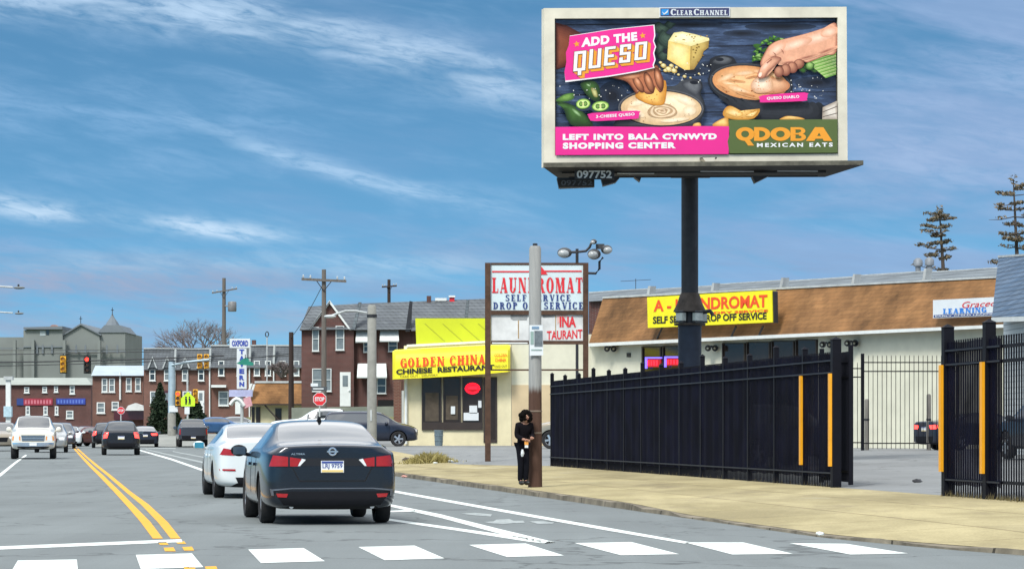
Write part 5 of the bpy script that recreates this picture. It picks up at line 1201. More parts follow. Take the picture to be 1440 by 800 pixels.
# the printed picture (authored in the coordinates of an enlarged view of it)
def print_mat():
    m = bpy.data.materials.new('printed_vinyl'); m.use_nodes = True; t = m.node_tree; b = t.nodes['Principled BSDF']; b.inputs['Roughness'].default_value = .55; b.inputs['Specular IOR Level'].default_value = .3
    at = nd(t, 'ShaderNodeAttribute', attribute_name='ink'); tc = nd(t, 'ShaderNodeTexCoord'); n = nd(t, 'ShaderNodeTexNoise', i_Scale=4.5, i_Detail=8.0, i_Roughness=.7); t.links.new(tc.outputs['Object'], n.inputs[0])
    mr = nd(t, 'ShaderNodeMapRange'); mr.inputs[1].default_value = .25; mr.inputs[2].default_value = .75; mr.inputs[3].default_value = .86; mr.inputs[4].default_value = 1.38; t.links.new(n.outputs[0], mr.inputs[0])
    vm = nd(t, 'ShaderNodeVectorMath', operation='SCALE'); t.links.new(at.outputs['Color'], vm.inputs[0]); t.links.new(mr.outputs[0], vm.inputs['Scale']); t.links.new(vm.outputs[0], b.inputs['Base Color']); return m
PRINT = print_mat()
KZ = 1363 / 460
def A(pts): return [(760 + x / KZ, y / KZ) for x, y in pts]
pm = MB(); inks = []; lay = [0]
def art(c, pts, smooth=0):
    lay[0] += 1; d = .004 + lay[0] * .00022
    pts = smooth_closed(pts, smooth) if smooth else pts; n0 = len(pm.f); w = [PBd.at(x, y, d) for x, y in A(pts)]
    pm.mat(PRINT if isinstance(c, tuple) else c); pm.add(w, [tuple(t) for t in tessellate_polygon([w])]); inks.extend([c if isinstance(c, tuple) else (1, 1, 1)] * (len(pm.f) - n0))
def shade(c0, c1, pts, smooth=5, k=.45, to=(0, 0), steps=7, pw=1.0):
    """soft modelling in the print: rings from the rim colour to the middle colour"""
    pts = smooth_closed(pts, smooth) if smooth else pts; cx = sum(p[0] for p in pts) / len(pts); cy = sum(p[1] for p in pts) / len(pts)
    for i in range(steps):
        u = i / (steps - 1); s_ = lerp(1, k, u); art(tuple(lerp(a, b, u ** pw) for a, b in zip(c0, c1)), [(cx + (x - cx) * s_ + to[0] * u, cy + (y - cy) * s_ + to[1] * u) for x, y in pts])
def ell(x, y, a, b, n=28, rot=0.0): return [(x + a * math.cos(t) * math.cos(rot) - b * math.sin(t) * math.sin(rot), y + a * math.cos(t) * math.sin(rot) + b * math.sin(t) * math.cos(rot)) for t in [2 * math.pi * i / n for i in range(n)]]
def soft(c0, c1, x, y, a, b, k=.2, steps=6, rot=0.0): shade(c0, c1, ell(x, y, a, b, 22, rot), 0, k, (0, 0), steps)
def boards():
    m = bpy.data.materials.new('print_boards'); m.use_nodes = True; t = m.node_tree; b = t.nodes['Principled BSDF']; b.inputs['Roughness'].default_value = .6
    tc = nd(t, 'ShaderNodeTexCoord'); mp = nd(t, 'ShaderNodeMapping'); mp.inputs['Scale'].default_value = (.5, .5, 3.6); mp.inputs['Rotation'].default_value = (0, R(4), 0); t.links.new(tc.outputs['Object'], mp.inputs[0])
    n = nd(t, 'ShaderNodeTexNoise', i_Scale=2.6, i_Detail=10.0, i_Roughness=.75); t.links.new(mp.outputs[0], n.inputs[0])
    n2 = nd(t, 'ShaderNodeTexNoise', i_Scale=.55, i_Detail=3.0); t.links.new(tc.outputs['Object'], n2.inputs[0])
    r = nd(t, 'ShaderNodeValToRGB'); e = r.color_ramp.elements; e[0].position = .34; e[0].color = (.008, .012, .022, 1); e[1].position = .70; e[1].color = (.20, .29, .46, 1)
    x = e.new(.50); x.color = (.022, .042, .092, 1); x = e.new(.60); x.color = (.065, .11, .215, 1)
    t.links.new(mth(t, 'ADD', mth(t, 'MULTIPLY', n.outputs[0], .72), mth(t, 'MULTIPLY', n2.outputs[0], .32)), r.inputs[0]); t.links.new(r.outputs[0], b.inputs['Base Color']); return m
art(boards(), [(60, 78), (1237, 74), (1238, 642), (61, 648)])
dk = (.007, .009, .016); iron = (.014, .016, .021); iron_hi = (.10, .105, .115); mid = (.022, .034, .062)
for i in range(5): y = (100, 196, 300, 392, 470)[i]; art(dk, [(62, y + 4), (500, y - 2), (1236, y - 10), (1236, y - 6), (500, y + 3), (62, y + 8)])
for x, y, a, b in ((840, 140, 80, 14), (620, 104, 140, 12), (1000, 112, 150, 16), (250, 318, 120, 12), (715, 275, 60, 22), (1150, 345, 90, 26), (520, 200, 60, 90), (1090, 470, 130, 44), (300, 400, 60, 60)): soft(mid, dk, x, y, a, b, .3, 5)
skin_d = (.10, .026, .012); skin_m = (.40, .135, .06); skin = (.68, .34, .21); skin_hi = (.88, .56, .41); skin_sh = (.30, .105, .065)
shade((.07, .015, .010), (.22, .06, .03), [(62, 95), (110, 108), (190, 150), (170, 260), (62, 292)], 0, .5, (-10, 20))
lf = (.012, .026, .018); lf2 = (.05, .085, .06)
for (x, y, a_, b_) in ((505, 120, 40, 28), (520, 165, 36, 40), (495, 205, 22, 34), (540, 105, 24, 16), (512, 235, 26, 20)): shade(lf, lf2, [(x - a_, y), (x - a_ * .4, y - b_), (x + a_ * .2, y - b_ * .6), (x + a_, y - b_ * .3), (x + a_ * .5, y + b_ * .5), (x + a_ * .1, y + b_), (x - a_ * .6, y + b_ * .6)], 4, .3, (4, -6), 4)
ch_t = (.80, .70, .36); ch_f = (.80, .62, .22); ch_s = (.42, .27, .06); ch_d = (.20, .11, .02)
soft(mid, dk, 610, 296, 100, 20, .4, 4)
shade((.30, .18, .04), (.52, .36, .10), [(624, 190), (703, 160), (700, 200), (680, 215), (672, 240), (640, 290), (618, 293)], 0, .55, (-6, -14)); shade((.70, .48, .13), (.86, .70, .30), [(533, 172), (626, 192), (622, 292), (600, 292), (528, 248)], 0, .4, (-4, -16)); shade((.74, .62, .28), (.88, .80, .48), [(533, 172), (556, 138), (590, 133), (640, 143), (702, 160), (704, 170), (626, 194)], 0, .4, (-14, -3))
rr = random.Random(4)
for i in range(34): x, y = rr.uniform(552, 690), rr.uniform(142, 186); art(ch_s if i % 2 else (.92, .84, .55), [(x, y), (x + 6, y - 2.4), (x + 8, y + 1.4), (x + 3, y + 3.4)]) if 138 + abs(x - 590) * .1 < y < 176 + (x - 556) * .05 - max(0, x - 626) * .3 else None
for i in range(14): x, y = rr.uniform(636, 690), rr.uniform(185, 262); art(ch_d, ell(x, y, 4, 2.4, 8)) if x < 700 - max(0, y - 205) * .75 else None
for (x, y, r) in ((512, 275, 12), (533, 290, 15), (556, 296, 13), (545, 275, 10), (520, 295, 9), (600, 320, 8), (575, 312, 6), (660, 308, 5), (625, 325, 5), (492, 290, 8), (500, 262, 7), (566, 282, 7)): shade(ch_s, ch_t, [(x - r, y), (x - r * .3, y - r * .8), (x + r * .8, y - r * .5), (x + r, y + r * .4), (x, y + r * .8)], 3, .45, (-r * .15, -r * .25), 4)
# right pan
art(iron, [(712, 290), (705, 252), (735, 234), (775, 232), (805, 242), (830, 268), (930, 258), (1010, 290), (1048, 340), (1040, 400), (990, 440), (900, 452), (800, 432), (730, 392), (698, 340)], 5)
shade(iron, iron_hi, [(712, 262), (735, 242), (772, 236), (804, 250), (784, 270), (740, 272)], 5, .55, (0, -6), 5); soft(iron, dk, 747, 249, 17, 8, .6, 3)
shade((.05, .055, .062), iron, ell(874, 348, 170, 82, 36, .10), 0, .93, (0, 2), 4)
shade((.58, .25, .09), (.90, .50, .24), ell(874, 346, 158, 70, 36, .10), 0, .35, (-20, -14), 10)
for x, y, a, b, r_ in ((780, 322, 46, 14, -.4), (850, 306, 50, 12, -.1), (790, 352, 40, 10, .3), (830, 376, 60, 14, .35), (920, 300, 40, 9, .1), (980, 318, 24, 9, .5)): soft((.68, .36, .16), (.84, .58, .36), x, y, a, b, .2, 5, r_)
for x, y, a, b, r_ in ((815, 338, 40, 6, .1), (760, 366, 30, 6, .5), (870, 398, 60, 8, .25), (880, 322, 26, 5, -.2)): soft((.62, .31, .13), (.40, .15, .05), x, y, a, b, .2, 4, r_)
shade((.46, .18, .08), (.74, .42, .24), ell(962, 358, 78, 34, 26, .0), 0, .3, (8, -8), 7)
for i in range(26): x, y = rr.uniform(745, 1000), rr.uniform(300, 402); art((.36, .10, .03) if i % 3 else (.20, .14, .03), ell(x, y, rr.uniform(2, 5), rr.uniform(1, 2.4), 7, rr.uniform(-.6, .6))) if ((x - 874) / 148) ** 2 + ((y - 346) / 62) ** 2 < 1 else None
shade((.62, .34, .19), (.90, .70, .52), [(876, 358), (896, 326), (944, 316), (968, 340), (962, 380), (900, 388)], 4, .35, (-6, -6), 6)
for i in range(9): art((.70, .30, .14), ell(rr.uniform(886, 956), rr.uniform(334, 378), 4, 2, 7, rr.uniform(-1, 1)))
shade(iron, (.030, .033, .040), [(740, 404), (820, 432), (910, 446), (1000, 436), (1044, 404), (1110, 436), (1170, 430), (1176, 500), (920, 500), (830, 468)], 4, .6, (0, -12), 4)
# herbs
g1 = (.03, .10, .012); g2 = (.14, .32, .05); g3 = (.30, .48, .14)
for i in range(46):
    x, y, s_ = rr.uniform(885, 1010), rr.uniform(150, 250), rr.uniform(9, 20); y = max(y, 150 + abs(x - 985) * .5); a_ = rr.uniform(0, 6.28)
    shade(g1, (g2, g3, g1)[i % 3], [(x + s_ * math.cos(a_ + k * .9) * (1 if k % 2 else .55), y + s_ * .7 * math.sin(a_ + k * .9) * (1 if k % 2 else .55)) for k in range(7)], 2, .4, (0, -2), 3)
for i in range(22):
    x, y = rr.uniform(1090, 1230), rr.uniform(236, 300); s_ = rr.uniform(8, 18); shade(lf, g1, [(x - s_, y), (x, y - s_ * .8), (x + s_, y + 2), (x + 4, y + s_ * .8)], 3, .5, (0, 0), 3)
for i in range(20): y = 222 + i * 4.6; art((g3, g2, (.42, .55, .20))[i % 3], [(1110 + i * 4, 258 + i * 3.4), (1232, y), (1232, y + 2.4), (1112 + i * 4, 262 + i * 3.4)])
shade(g1, g3, [(1105, 270), (1122, 258), (1142, 270), (1130, 292), (1108, 288)], 3, .4, (0, -4), 4)
# the hand on the right
shade(skin_sh, skin, [(1233, 100), (1180, 118), (1110, 140), (1040, 158), (985, 172), (955, 190), (938, 214), (916, 262), (922, 290), (905, 312), (912, 322), (940, 322), (962, 300), (985, 270), (1010, 268), (1030, 280), (1062, 262), (1088, 252), (1110, 262), (1140, 252), (1190, 232), (1233, 216)], 4, .93, (2, -4), 5)
for x, y, a, b, r_ in ((1150, 160, 92, 26, -.30), (1060, 186, 76, 22, -.30), (1205, 134, 40, 20, -.3), (985, 206, 44, 20, -.62)): soft(skin, skin_hi, x, y, a, b, .15, 8, r_)
for x, y, a, b, r_ in ((1190, 214, 60, 9, -.36), (1110, 240, 60, 8, -.25), (1030, 262, 40, 8, -.2)): soft(skin, skin_sh, x, y, a, b, .2, 5, r_)
for x, y, a, b, r_ in ((1076, 268, 24, 20, -.4), (1050, 282, 22, 24, -.2), (1022, 292, 21, 26, .0), (994, 300, 20, 24, .2)): shade((.17, .05, .03), (.50, .22, .13), ell(x, y, a, b, 18, r_), 0, .35, (-4, -8), 6)
shade(skin_sh, skin, [(904, 320), (912, 290), (934, 262), (970, 236), (1004, 244), (984, 268), (952, 298), (932, 324), (914, 328)], 4, .62, (-4, -5), 6); soft(skin, skin_hi, 938, 276, 12, 34, .2, 6, .72); soft(skin_hi, (.86, .64, .54), 916, 312, 7, 11, .4, 3, .4)
for q in ([(966, 214), (980, 226), (984, 240), (978, 228)], [(1000, 204), (1012, 214), (1014, 226), (1008, 214)], [(942, 262), (962, 246), (966, 248), (946, 266)]): art(skin_sh, q)
# left pan
shade(iron, (.045, .048, .055), [(322, 470), (335, 420), (400, 380), (480, 362), (560, 358), (590, 336), (630, 328), (665, 336), (676, 362), (668, 392), (684, 430), (680, 480), (650, 520), (630, 530), (330, 530), (312, 505)], 5, .9, (0, -4), 4)
shade((.04, .042, .05), (.13, .135, .145), [(588, 350), (628, 334), (662, 342), (670, 364), (650, 400), (618, 384), (600, 368)], 4, .5, (4, -4), 5); soft(iron, dk, 640, 345, 18, 8, .6, 3, .1)
shade((.10, .10, .11), iron, ell(502, 452, 178, 80, 40, .02), 0, .95, (0, 2), 4)
shade((.60, .40, .21), (.90, .70, .46), ell(503, 452, 168, 71, 40, .02), 0, .4, (30, -14), 10)
for x, y, a, b, r_ in ((600, 418, 50, 18, .4), (420, 424, 50, 14, -.3), (620, 462, 28, 20, 0), (400, 470, 40, 14, .4), (560, 500, 60, 9, -.1)): soft((.76, .57, .36), (.90, .76, .56), x, y, a, b, .2, 6, r_)
for k, r in enumerate((62, 52, 42, 32, 23, 15, 8)): art((.44, .28, .15) if k % 2 == 0 else (.76, .57, .37), [(508 + (r + 3 * math.sin(t * 3 + k)) * math.cos(t), 464 + (r + 3 * math.sin(t * 3 + k)) * .5 * math.sin(t)) for t in [i * .26 for i in range(24)]])
soft((.62, .43, .26), (.34, .19, .09), 506, 462, 12, 6, .3, 3)
for i in range(24): x, y = rr.uniform(370, 645), rr.uniform(395, 510); art((.34, .14, .05), ell(x, y, rr.uniform(1.4, 3.2), rr.uniform(.8, 1.6), 7)) if ((x - 503) / 155) ** 2 + ((y - 452) / 62) ** 2 < 1 else None
shade((.52, .20, .02), (.88, .52, .14), [(395, 404), (420, 372), (470, 344), (522, 338), (520, 420), (500, 440), (450, 434)], 3, .3, (-4, 8), 8)
for i in range(8): art((.50, .20, .03), ell(rr.uniform(430, 505), rr.uniform(372, 428), 4, 1.6, 7, rr.uniform(-1, 1)))
# the hand behind the pink card
shade(skin_d, skin_m, [(280, 320), (340, 308), (420, 290), (480, 270), (500, 300), (514, 340), (510, 376), (496, 386), (480, 362), (470, 390), (440, 392), (420, 372), (400, 392), (376, 360), (350, 338)], 4, .85, (0, -6), 5)
for x, y, a, b, r_ in ((492, 330, 16, 50, -.25), (452, 344, 17, 46, -.35), (408, 352, 16, 40, -.55)): shade(skin_d, (.52, .20, .09), ell(x, y, a, b, 20, r_), 0, .25, (-3, -6), 7); soft((.50, .19, .09), (.66, .32, .18), x - 3, y - 12, a * .45, b * .4, .3, 4, r_)
soft(skin_m, (.56, .25, .13), 380, 320, 40, 10, .3, 5, -.1)
# peppers
pg = (.010, .030, .008); pg2 = (.045, .115, .022); pl_ = (.16, .30, .06); ps = (.42, .58, .13)
shade(pg, pg2, [(166, 352), (190, 338), (226, 340), (246, 366), (248, 410), (232, 424), (204, 408), (182, 384)], 5, .3, (-6, -10), 6); shade((.20, .18, .05), (.50, .48, .20), [(210, 368), (232, 374), (238, 404), (222, 402)], 3, .4, (0, 0), 4); soft(pg2, (.34, .48, .26), 200, 356, 12, 5, .3, 4, .5)
shade(pg, pg2, [(64, 420), (110, 430), (150, 446), (190, 480), (218, 526), (140, 526), (112, 500), (98, 460)], 5, .35, (4, -8), 6); soft(pg2, (.30, .46, .22), 150, 470, 30, 8, .2, 5, .7); shade(pg2, pl_, [(64, 420), (100, 394), (140, 390), (136, 414), (104, 424)], 4, .4, (0, -3), 4); art(pg2, [(66, 434), (100, 436), (122, 450), (96, 450)])
for x, y, a_, b_ in ((178, 434, 31, 22), (250, 444, 37, 22)): soft(mid, dk, x, y + 14, a_, b_ * .7, .5, 3); shade(pg2, pl_, ell(x, y, a_, b_, 22, -.1), 0, .93, (0, -1), 2); shade(ps, (.56, .72, .26), ell(x, y, a_ * .86, b_ * .8, 22, -.1), 0, .8, (0, 0), 3); shade(pg, pl_, ell(x - a_ * .3, y, a_ * .26, b_ * .48, 12), 0, .6, (0, 0), 3); shade(pg, pl_, ell(x + a_ * .3, y - 1, a_ * .28, b_ * .48, 12), 0, .6, (0, 0), 3); art((.62, .60, .26), ell(x, y, a_ * .12, b_ * .34, 9))
# chips, plank, crumbs
for q in ([(760, 470), (776, 446), (800, 444), (850, 466), (914, 454), (890, 494), (820, 500), (770, 490)], [(720, 516), (770, 490), (784, 500), (784, 528), (726, 528)], [(1002, 494), (1030, 484), (1084, 490), (1096, 500), (1004, 500)], [(640, 516), (664, 512), (668, 528), (636, 528)]): shade((.50, .22, .03), (.86, .54, .18), q, 3, .3, (0, -5), 7)
for q in ([(772, 470), (798, 452), (846, 476), (818, 488)], [(852, 482), (904, 462), (884, 486)]): shade((.70, .38, .09), (.92, .68, .32), q, 3, .3, (0, 0), 5)
for i in range(12): art((.46, .17, .02), ell(rr.uniform(774, 895), rr.uniform(458, 492), 3, 1.4, 7))
shade((.34, .28, .22), (.62, .56, .48), [(1176, 448), (1237, 420), (1237, 500), (1174, 500)], 0, .5, (6, -4), 5); art((.14, .11, .09), [(1176, 466), (1237, 442), (1237, 446), (1176, 470)]); art((.14, .11, .09), [(1176, 486), (1237, 470), (1237, 474), (1176, 490)])
for i in range(80):
    x, y = rr.choice(((rr.uniform(70, 420), rr.uniform(345, 420)), (rr.uniform(540, 720), rr.uniform(262, 345)), (rr.uniform(1040, 1180), rr.uniform(320, 420)))); s_ = rr.uniform(1.0, 3.0); art((.72, .70, .64), [(x - s_, y), (x, y - s_), (x + s_, y), (x, y + s_)])
# pink card, tags, bottom band
def am(name, col, var=.12, scale=1.6, rough=.55): return M('print_' + name, col, rough, var=var, scale=scale, detail=7)
pink = am('pink', (.78, .018, .26), .06, .8); wht = am('white', (.80, .80, .80), .04); org = am('orange', (.80, .32, .02), .05); green = am('olive_green', (.085, .125, .030), .10, 1.2)
art(wht, [(122, 150), (200, 138), (300, 122), (475, 104), (479, 150), (473, 172), (482, 196), (474, 222), (480, 250), (472, 274), (476, 284), (400, 302), (280, 322), (180, 334), (104, 344), (100, 300), (108, 260), (106, 220), (118, 190)])
art(pink, [(122, 152), (200, 140), (300, 124), (471, 107), (474, 150), (469, 172), (477, 196), (469, 222), (475, 250), (467, 272), (470, 282), (400, 297), (280, 317), (180, 329), (104, 337), (100, 300), (108, 260), (106, 220), (118, 190)])
for q in ([(200, 484), (214, 472), (400, 462), (412, 472), (408, 490), (396, 496), (230, 506), (206, 498)], [(914, 412), (926, 398), (1100, 386), (1112, 398), (1110, 414), (1096, 422), (930, 428), (916, 424)]): art(pink, q, 2)
art(pink, [(62, 530), (250, 528), (500, 530), (640, 526), (786, 527), (784, 643), (62, 647)]); None
art(green, [(783, 500), (1238, 498), (1238, 637), (787, 640), (780, 590), (788, 560)])
poster = obj('poster', pm, bd)
ca = poster.data.attributes.new('ink', 'FLOAT_COLOR', 'CORNER')
for p_ in poster.data.polygons:
    for li in p_.loop_indices: ca.data[li].color = (*inks[p_.index], 1)
D0 = .008 + lay[0] * .00022
def atext(txt, m, quad, d=0.0, bold=.03, sp=1.0, g=None): obj('lettering', letters(MB().mat(m), g or sans(txt, bold, sp), PBd, A(quad), D0 + d), poster)
atext('ADD THE', wht, [(172, 160), (402, 134), (404, 170), (170, 198)], 0, .06, 1.13)
def starpts(x, y, r, a0=-.15): return [(x + (r if k % 2 == 0 else r * .45) * math.sin(a0 + k * math.pi / 5), y - (r if k % 2 == 0 else r * .45) * math.cos(a0 + k * math.pi / 5)) for k in range(10)]
for x, y in ((151, 185), (426, 150)): obj('star', MB().mat(org).slab([PBd.at(a, b, D0) for a, b in A(starpts(x, y, 14))], PBd.n, .001), poster)
# block letters of the headline: strokes with an orange drop edge
def block_letters(quadf, m, dx, dy, d, grow=0.0):
    mb = MB().mat(m)
    GL_ = {'Q': [(0, 0, .26, 1), (.62, 0, .88, 1), (0, .86, .88, 1), (0, 0, .88, .14), (.34, -.22, .6, .14)], 'U': [(0, 0, .26, 1), (.62, 0, .88, 1), (0, 0, .88, .14)], 'E': [(0, 0, .26, 1), (0, .86, .8, 1), (0, .43, .7, .57), (0, 0, .8, .14)],
           'S': [(0, .43, .26, 1), (.56, 0, .82, .57), (0, .86, .82, 1), (0, .43, .82, .57), (0, 0, .82, .14), (.56, .7, .82, 1), (0, 0, .26, .3)], 'O': [(0, 0, .26, 1), (.62, 0, .88, 1), (0, .86, .88, 1), (0, 0, .88, .14)]}
    for i, c in enumerate('QUESO'):
        for k, (a, b, e, f) in enumerate(GL_[c]):
            g = grow; pts = [quadf(i, x, y) for x, y in ((a - g, b - g * .6), (e + g, b - g * .6), (e + g, f + g * .6), (a - g, f + g * .6))]
            mb.add([PBd.at(x, y, d + k * .0009) for x, y in A([(px + dx, py + dy) for px, py in pts])], [(0, 1, 2, 3)])
    return mb
def qf(i, x, y):
    x0 = 137 + i * 63.5; return (x0 + x * 56 + y * 5, lerp(299 - i * 11.5, 217 - i * 9.5, y) - x * 6)
for k in range(6): obj('lettering_edge', block_letters(qf, org, 2 + k * 2.0, 2 + k * 1.6, D0 + k * .0003, .05), poster) if k in (2, 5) else None
obj('lettering', block_letters(qf, am('brown', (.28, .10, .03), .05), .5, .5, D0 + .007, .055), poster); obj('lettering', block_letters(qf, wht, 0, 0, D0 + .013), poster)
atext('3-CHEESE QUESO', wht, [(232, 481), (392, 470), (393, 484), (231, 496)], 0, .03, 1.1)
atext('QUESO DIABLO', wht, [(944, 405), (1078, 397), (1079, 411), (943, 419)], 0, .03, 1.1)
atext('LEFT INTO BALA CYNWYD', wht, [(93, 559), (735, 556), (735, 582), (93, 585)], 0, .068, 1.2); atext('SHOPPING CENTER', wht, [(93, 595), (564, 593), (564, 619), (93, 622)], 0, .068, 1.2)
def fat(ch):                                            # the big slab letters of the green panel, in their own unit box
    def rg(cx, cy, rx, ry, tx, ty, a0=0, a1=360, n=28):
        vs = []
        for i in range(n + 1): a = R(lerp(a0, a1, i / n)); vs += [(cx + rx * math.cos(a), cy + ry * math.sin(a)), (cx + (rx - tx) * math.cos(a), cy + (ry - ty) * math.sin(a))]
        return (vs, [(2 * i, 2 * i + 1, 2 * i + 3, 2 * i + 2) for i in range(n)])
    q = lambda *p: (list(p), [(0, 1, 2, 3)]); r = lambda a, b, c, d: q((a, b), (c, b), (c, d), (a, d))
    return {'Q': [rg(.5, .5, .5, .5, .29, .26), q((.42, .12), (.72, .12), (.98, -.34), (.66, -.34))], 'O': [rg(.5, .5, .5, .5, .29, .26)], 'D': [r(0, 0, .3, 1), rg(.36, .5, .58, .5, .29, .26, -90, 90), r(.2, 0, .38, .25), r(.2, .75, .38, 1)],
            'B': [r(0, 0, .3, 1), rg(.5, .73, .38, .27, .24, .17, -90, 90), rg(.5, .28, .42, .28, .26, .18, -90, 90), r(.2, 0, .52, .18), r(.2, .83, .52, 1), r(.2, .46, .52, .58)], 'A': [q((0, 0), (.32, 0), (.62, 1), (.34, 1)), q((.68, 0), (1.0, 0), (.66, 1), (.38, 1)), r(.25, .16, .75, .36)]}[ch]
for ch_, x0, x1 in (('Q', 814, 892), ('D', 890, 962), ('O', 958, 1042), ('B', 1042, 1112), ('A', 1106, 1216)):
    mb = MB().mat(org)
    for k, (vs, fs) in enumerate(fat(ch_)): mb.add([PBd.at(*A([(lerp(x0, x1, x), lerp(588, 531, y))])[0], D0 + .002 + k * .0009) for x, y in vs], fs)
    obj('lettering', mb, poster)
atext('MEXICAN EATS', wht, [(902, 597), (1218, 595), (1218, 612), (902, 614)], 0, .04, 1.42)
# catwalk, beams, number
deck = [P(764, 235.5, 79.8), P(1214, 230.5, 79.8), P(1160, 249, 83.0), P(785, 251, 83.0)]; zd = deck[0].z
for v in deck: v.z = lerp(v.z, zd, .35)
grate = M('catwalk_steel', (.028, .027, .027), .8, .2, var=.6, scale=7)
obj('catwalk', MB().mat(grate).hexa(deck, [v + Vector((0, 0, .07)) for v in deck]), bd)
rd = random.Random(3)
mb = MB().mat(M('catwalk_edge', (.11, .105, .08), .8, .2, var=.9, scale=2.2)); e0, e1 = deck[0] + Vector((0, -.03, .0)), deck[1] + Vector((0, -.03, .0)); mb.hexa([e0, e1, e1 + Vector((0, .04, 0)), e0 + Vector((0, .04, 0))], [v + Vector((0, 0, .12)) for v in (e0, e1, e1 + Vector((0, .04, 0)), e0 + Vector((0, .04, 0)))]); obj('edge_angle', mb, bd)
for x0, x1, y0, y1, Y in ((790, 1162, 241.5, 244, 81.2), (800, 1150, 247, 250, 82.6)): mb = MB().mat(darksteel).hexa([P(x0, y1, Y), P(x1, y1 - 1, Y), P(x1, y1 - 1, Y + .15), P(x0, y1, Y + .15)], [P(x0, y0, Y), P(x1, y0 - 1, Y), P(x1, y0 - 1, Y + .15), P(x0, y0, Y + .15)]); obj('beam', mb, bd)
for (x0, y0, x1, y1) in ((985, 241, 1060, 242.2), (1093, 240.5, 1150, 241.7), (868, 244, 920, 245.2)): obj('walk_rail', MB().mat(M('galvanised', (.45, .48, .5), .4, .6, var=.2)).tube([P(x0, y0, 80.6), P(x1, y1 - 1, 80.6)], .02, 6), bd)
PK = Plane.front(80.9)
for q in ([(783, 250), (835, 250), (836, 262), (786, 264)], [(845, 249), (872, 249), (866, 256), (848, 261)], [(1058, 248), (1082, 247), (1062, 257)], [(892, 249), (902, 249), (900, 255)]): obj('bracket', MB().mat(darksteel).ppoly(PK, q, 0, .5), bd)
pn = obj('number_board', MB().mat(darksteel).prect(PK, 808, 238.5, 864, 252.5, .4, .05), bd); obj('lettering', letters(MB().mat(signwhite), sans('097752', .03), PK, (811, 239.8, 860.5, 251), .42), pn)
pn = obj('number_board', MB().mat(grate).prect(PK, 786, 252.5, 836, 263, .2, .05), bd); obj('lettering', letters(MB().mat(M('faded_number', (.07, .075, .085), .7, var=.3)), sans('097752', .02), PK, (789, 253.5, 833, 261), .22), pn)
mb = MB().mat(frame_m).ppoly(PBd, [(988, 222), (1006, 221.5), (1004, 228), (994, 230), (996, 235), (985, 236), (986, 231), (992, 227)], .55, .3); obj('hoist_bracket', mb, bd); obj('hatch', MB().mat(darksteel).prect(PBd, 988, 221, 1008, 223.5, .5, .3), bd)
obj('mount', MB().mat(darksteel).box((X0, 83.6, zd + 1.2), (1.1, 1.6, 2.2)), bd)

# ------------------------------------------------------------------ laundromat pylon
PY = Plane.front(100); q = base_at(PY, 755, 755, .2); py = thing('pylon_sign', 'two-post LAUNDROMAT pylon sign with a worn white panel below', 'sign', q)
zb_ = .2
for x0, x1 in ((682, 690), (820, 827.5)): obj('post', block(MB().mat(rust), PY, x0, x1, 369.5, 369.5, .22, zb_, .11), py)
for y0, y1, d in ((369.5, 372.5, .05), (436.5, 442.5, .1), (479, 484, .1), (518.8, 521, .02)): obj('cross_bar', MB().mat(rust).prect(PY, 690.2, y0, 819.8, y1, d, .18), py)
obj('tube_light', MB().mat(trim).prect(PY, 692, 481.3, 742, 483.3, .13, .04), py)
up = obj('upper_panel', MB().mat(M('pylon_white', (.56, .66, .68), .5, var=.10, scale=1.2)).prect(PY, 690.2, 372.6, 819.8, 436.4, .03, .12), py)
obj('red_rule', MB().mat(red).prect(PY, 692, 381, 748, 383, .045, .01).prect(PY, 766, 380.4, 818, 382.4, .045, .01), up); obj('red_triangle', MB().mat(red).ppoly(PY, [(753, 386.6), (761, 374.5), (770, 386)], .05, .01), up)
for t, g, m, b in (('LAUNDROMAT', serif('LAUNDROMAT', .27, .08), red, (692, 390, 819, 412.2)), ('SELF', serif('SELF SERVICE', .28, .10, gap=.26), navy, (711, 414.2, 802, 423.4)), ('DROP', serif('DROP OFF SERVICE', .28, .10, gap=.26), navy, (693.6, 424.7, 819.5, 434.8))): obj('lettering', letters(MB().mat(m), g, PY, b, .046), up)
lp = obj('lower_panel', MB().mat(dirtywhite).prect(PY, 690.2, 442.7, 819.8, 478.8, .03, .12), py)
obj('peeled_patch', MB().mat(M('bare_panel', (.26, .27, .27), .8, var=.5, scale=3)).ppoly(PY, [(718, 443), (742, 443), (741, 450), (722, 450.5), (718, 448)], .038, .006).ppoly(PY, [(762, 443), (782, 443), (778, 446), (764, 446.5)], .038, .006), lp)
obj('rust_streak', MB().mat(M('rust_stain', (.36, .24, .11), .9, var=.5, scale=6)).prect(PY, 728.4, 450, 729.8, 476, .037, .005).prect(PY, 780.8, 444, 781.9, 470, .037, .005), lp)
obj('torn_edge', MB().mat(M('faded_pink', (.62, .40, .36), .7, var=.3)).ppoly(PY, [(783, 443), (797, 443), (795, 447), (788, 452), (784, 456)], .036, .004), lp)
obj('lettering', letters(MB().mat(red), sans('INA', .035), PY, (787, 445, 810, 460), .046), lp); obj('lettering', letters(MB().mat(red), sans('TAURANT', .02), PY, [(769, 465.5), (819, 463), (819, 475.5), (769, 478)], .046), lp)

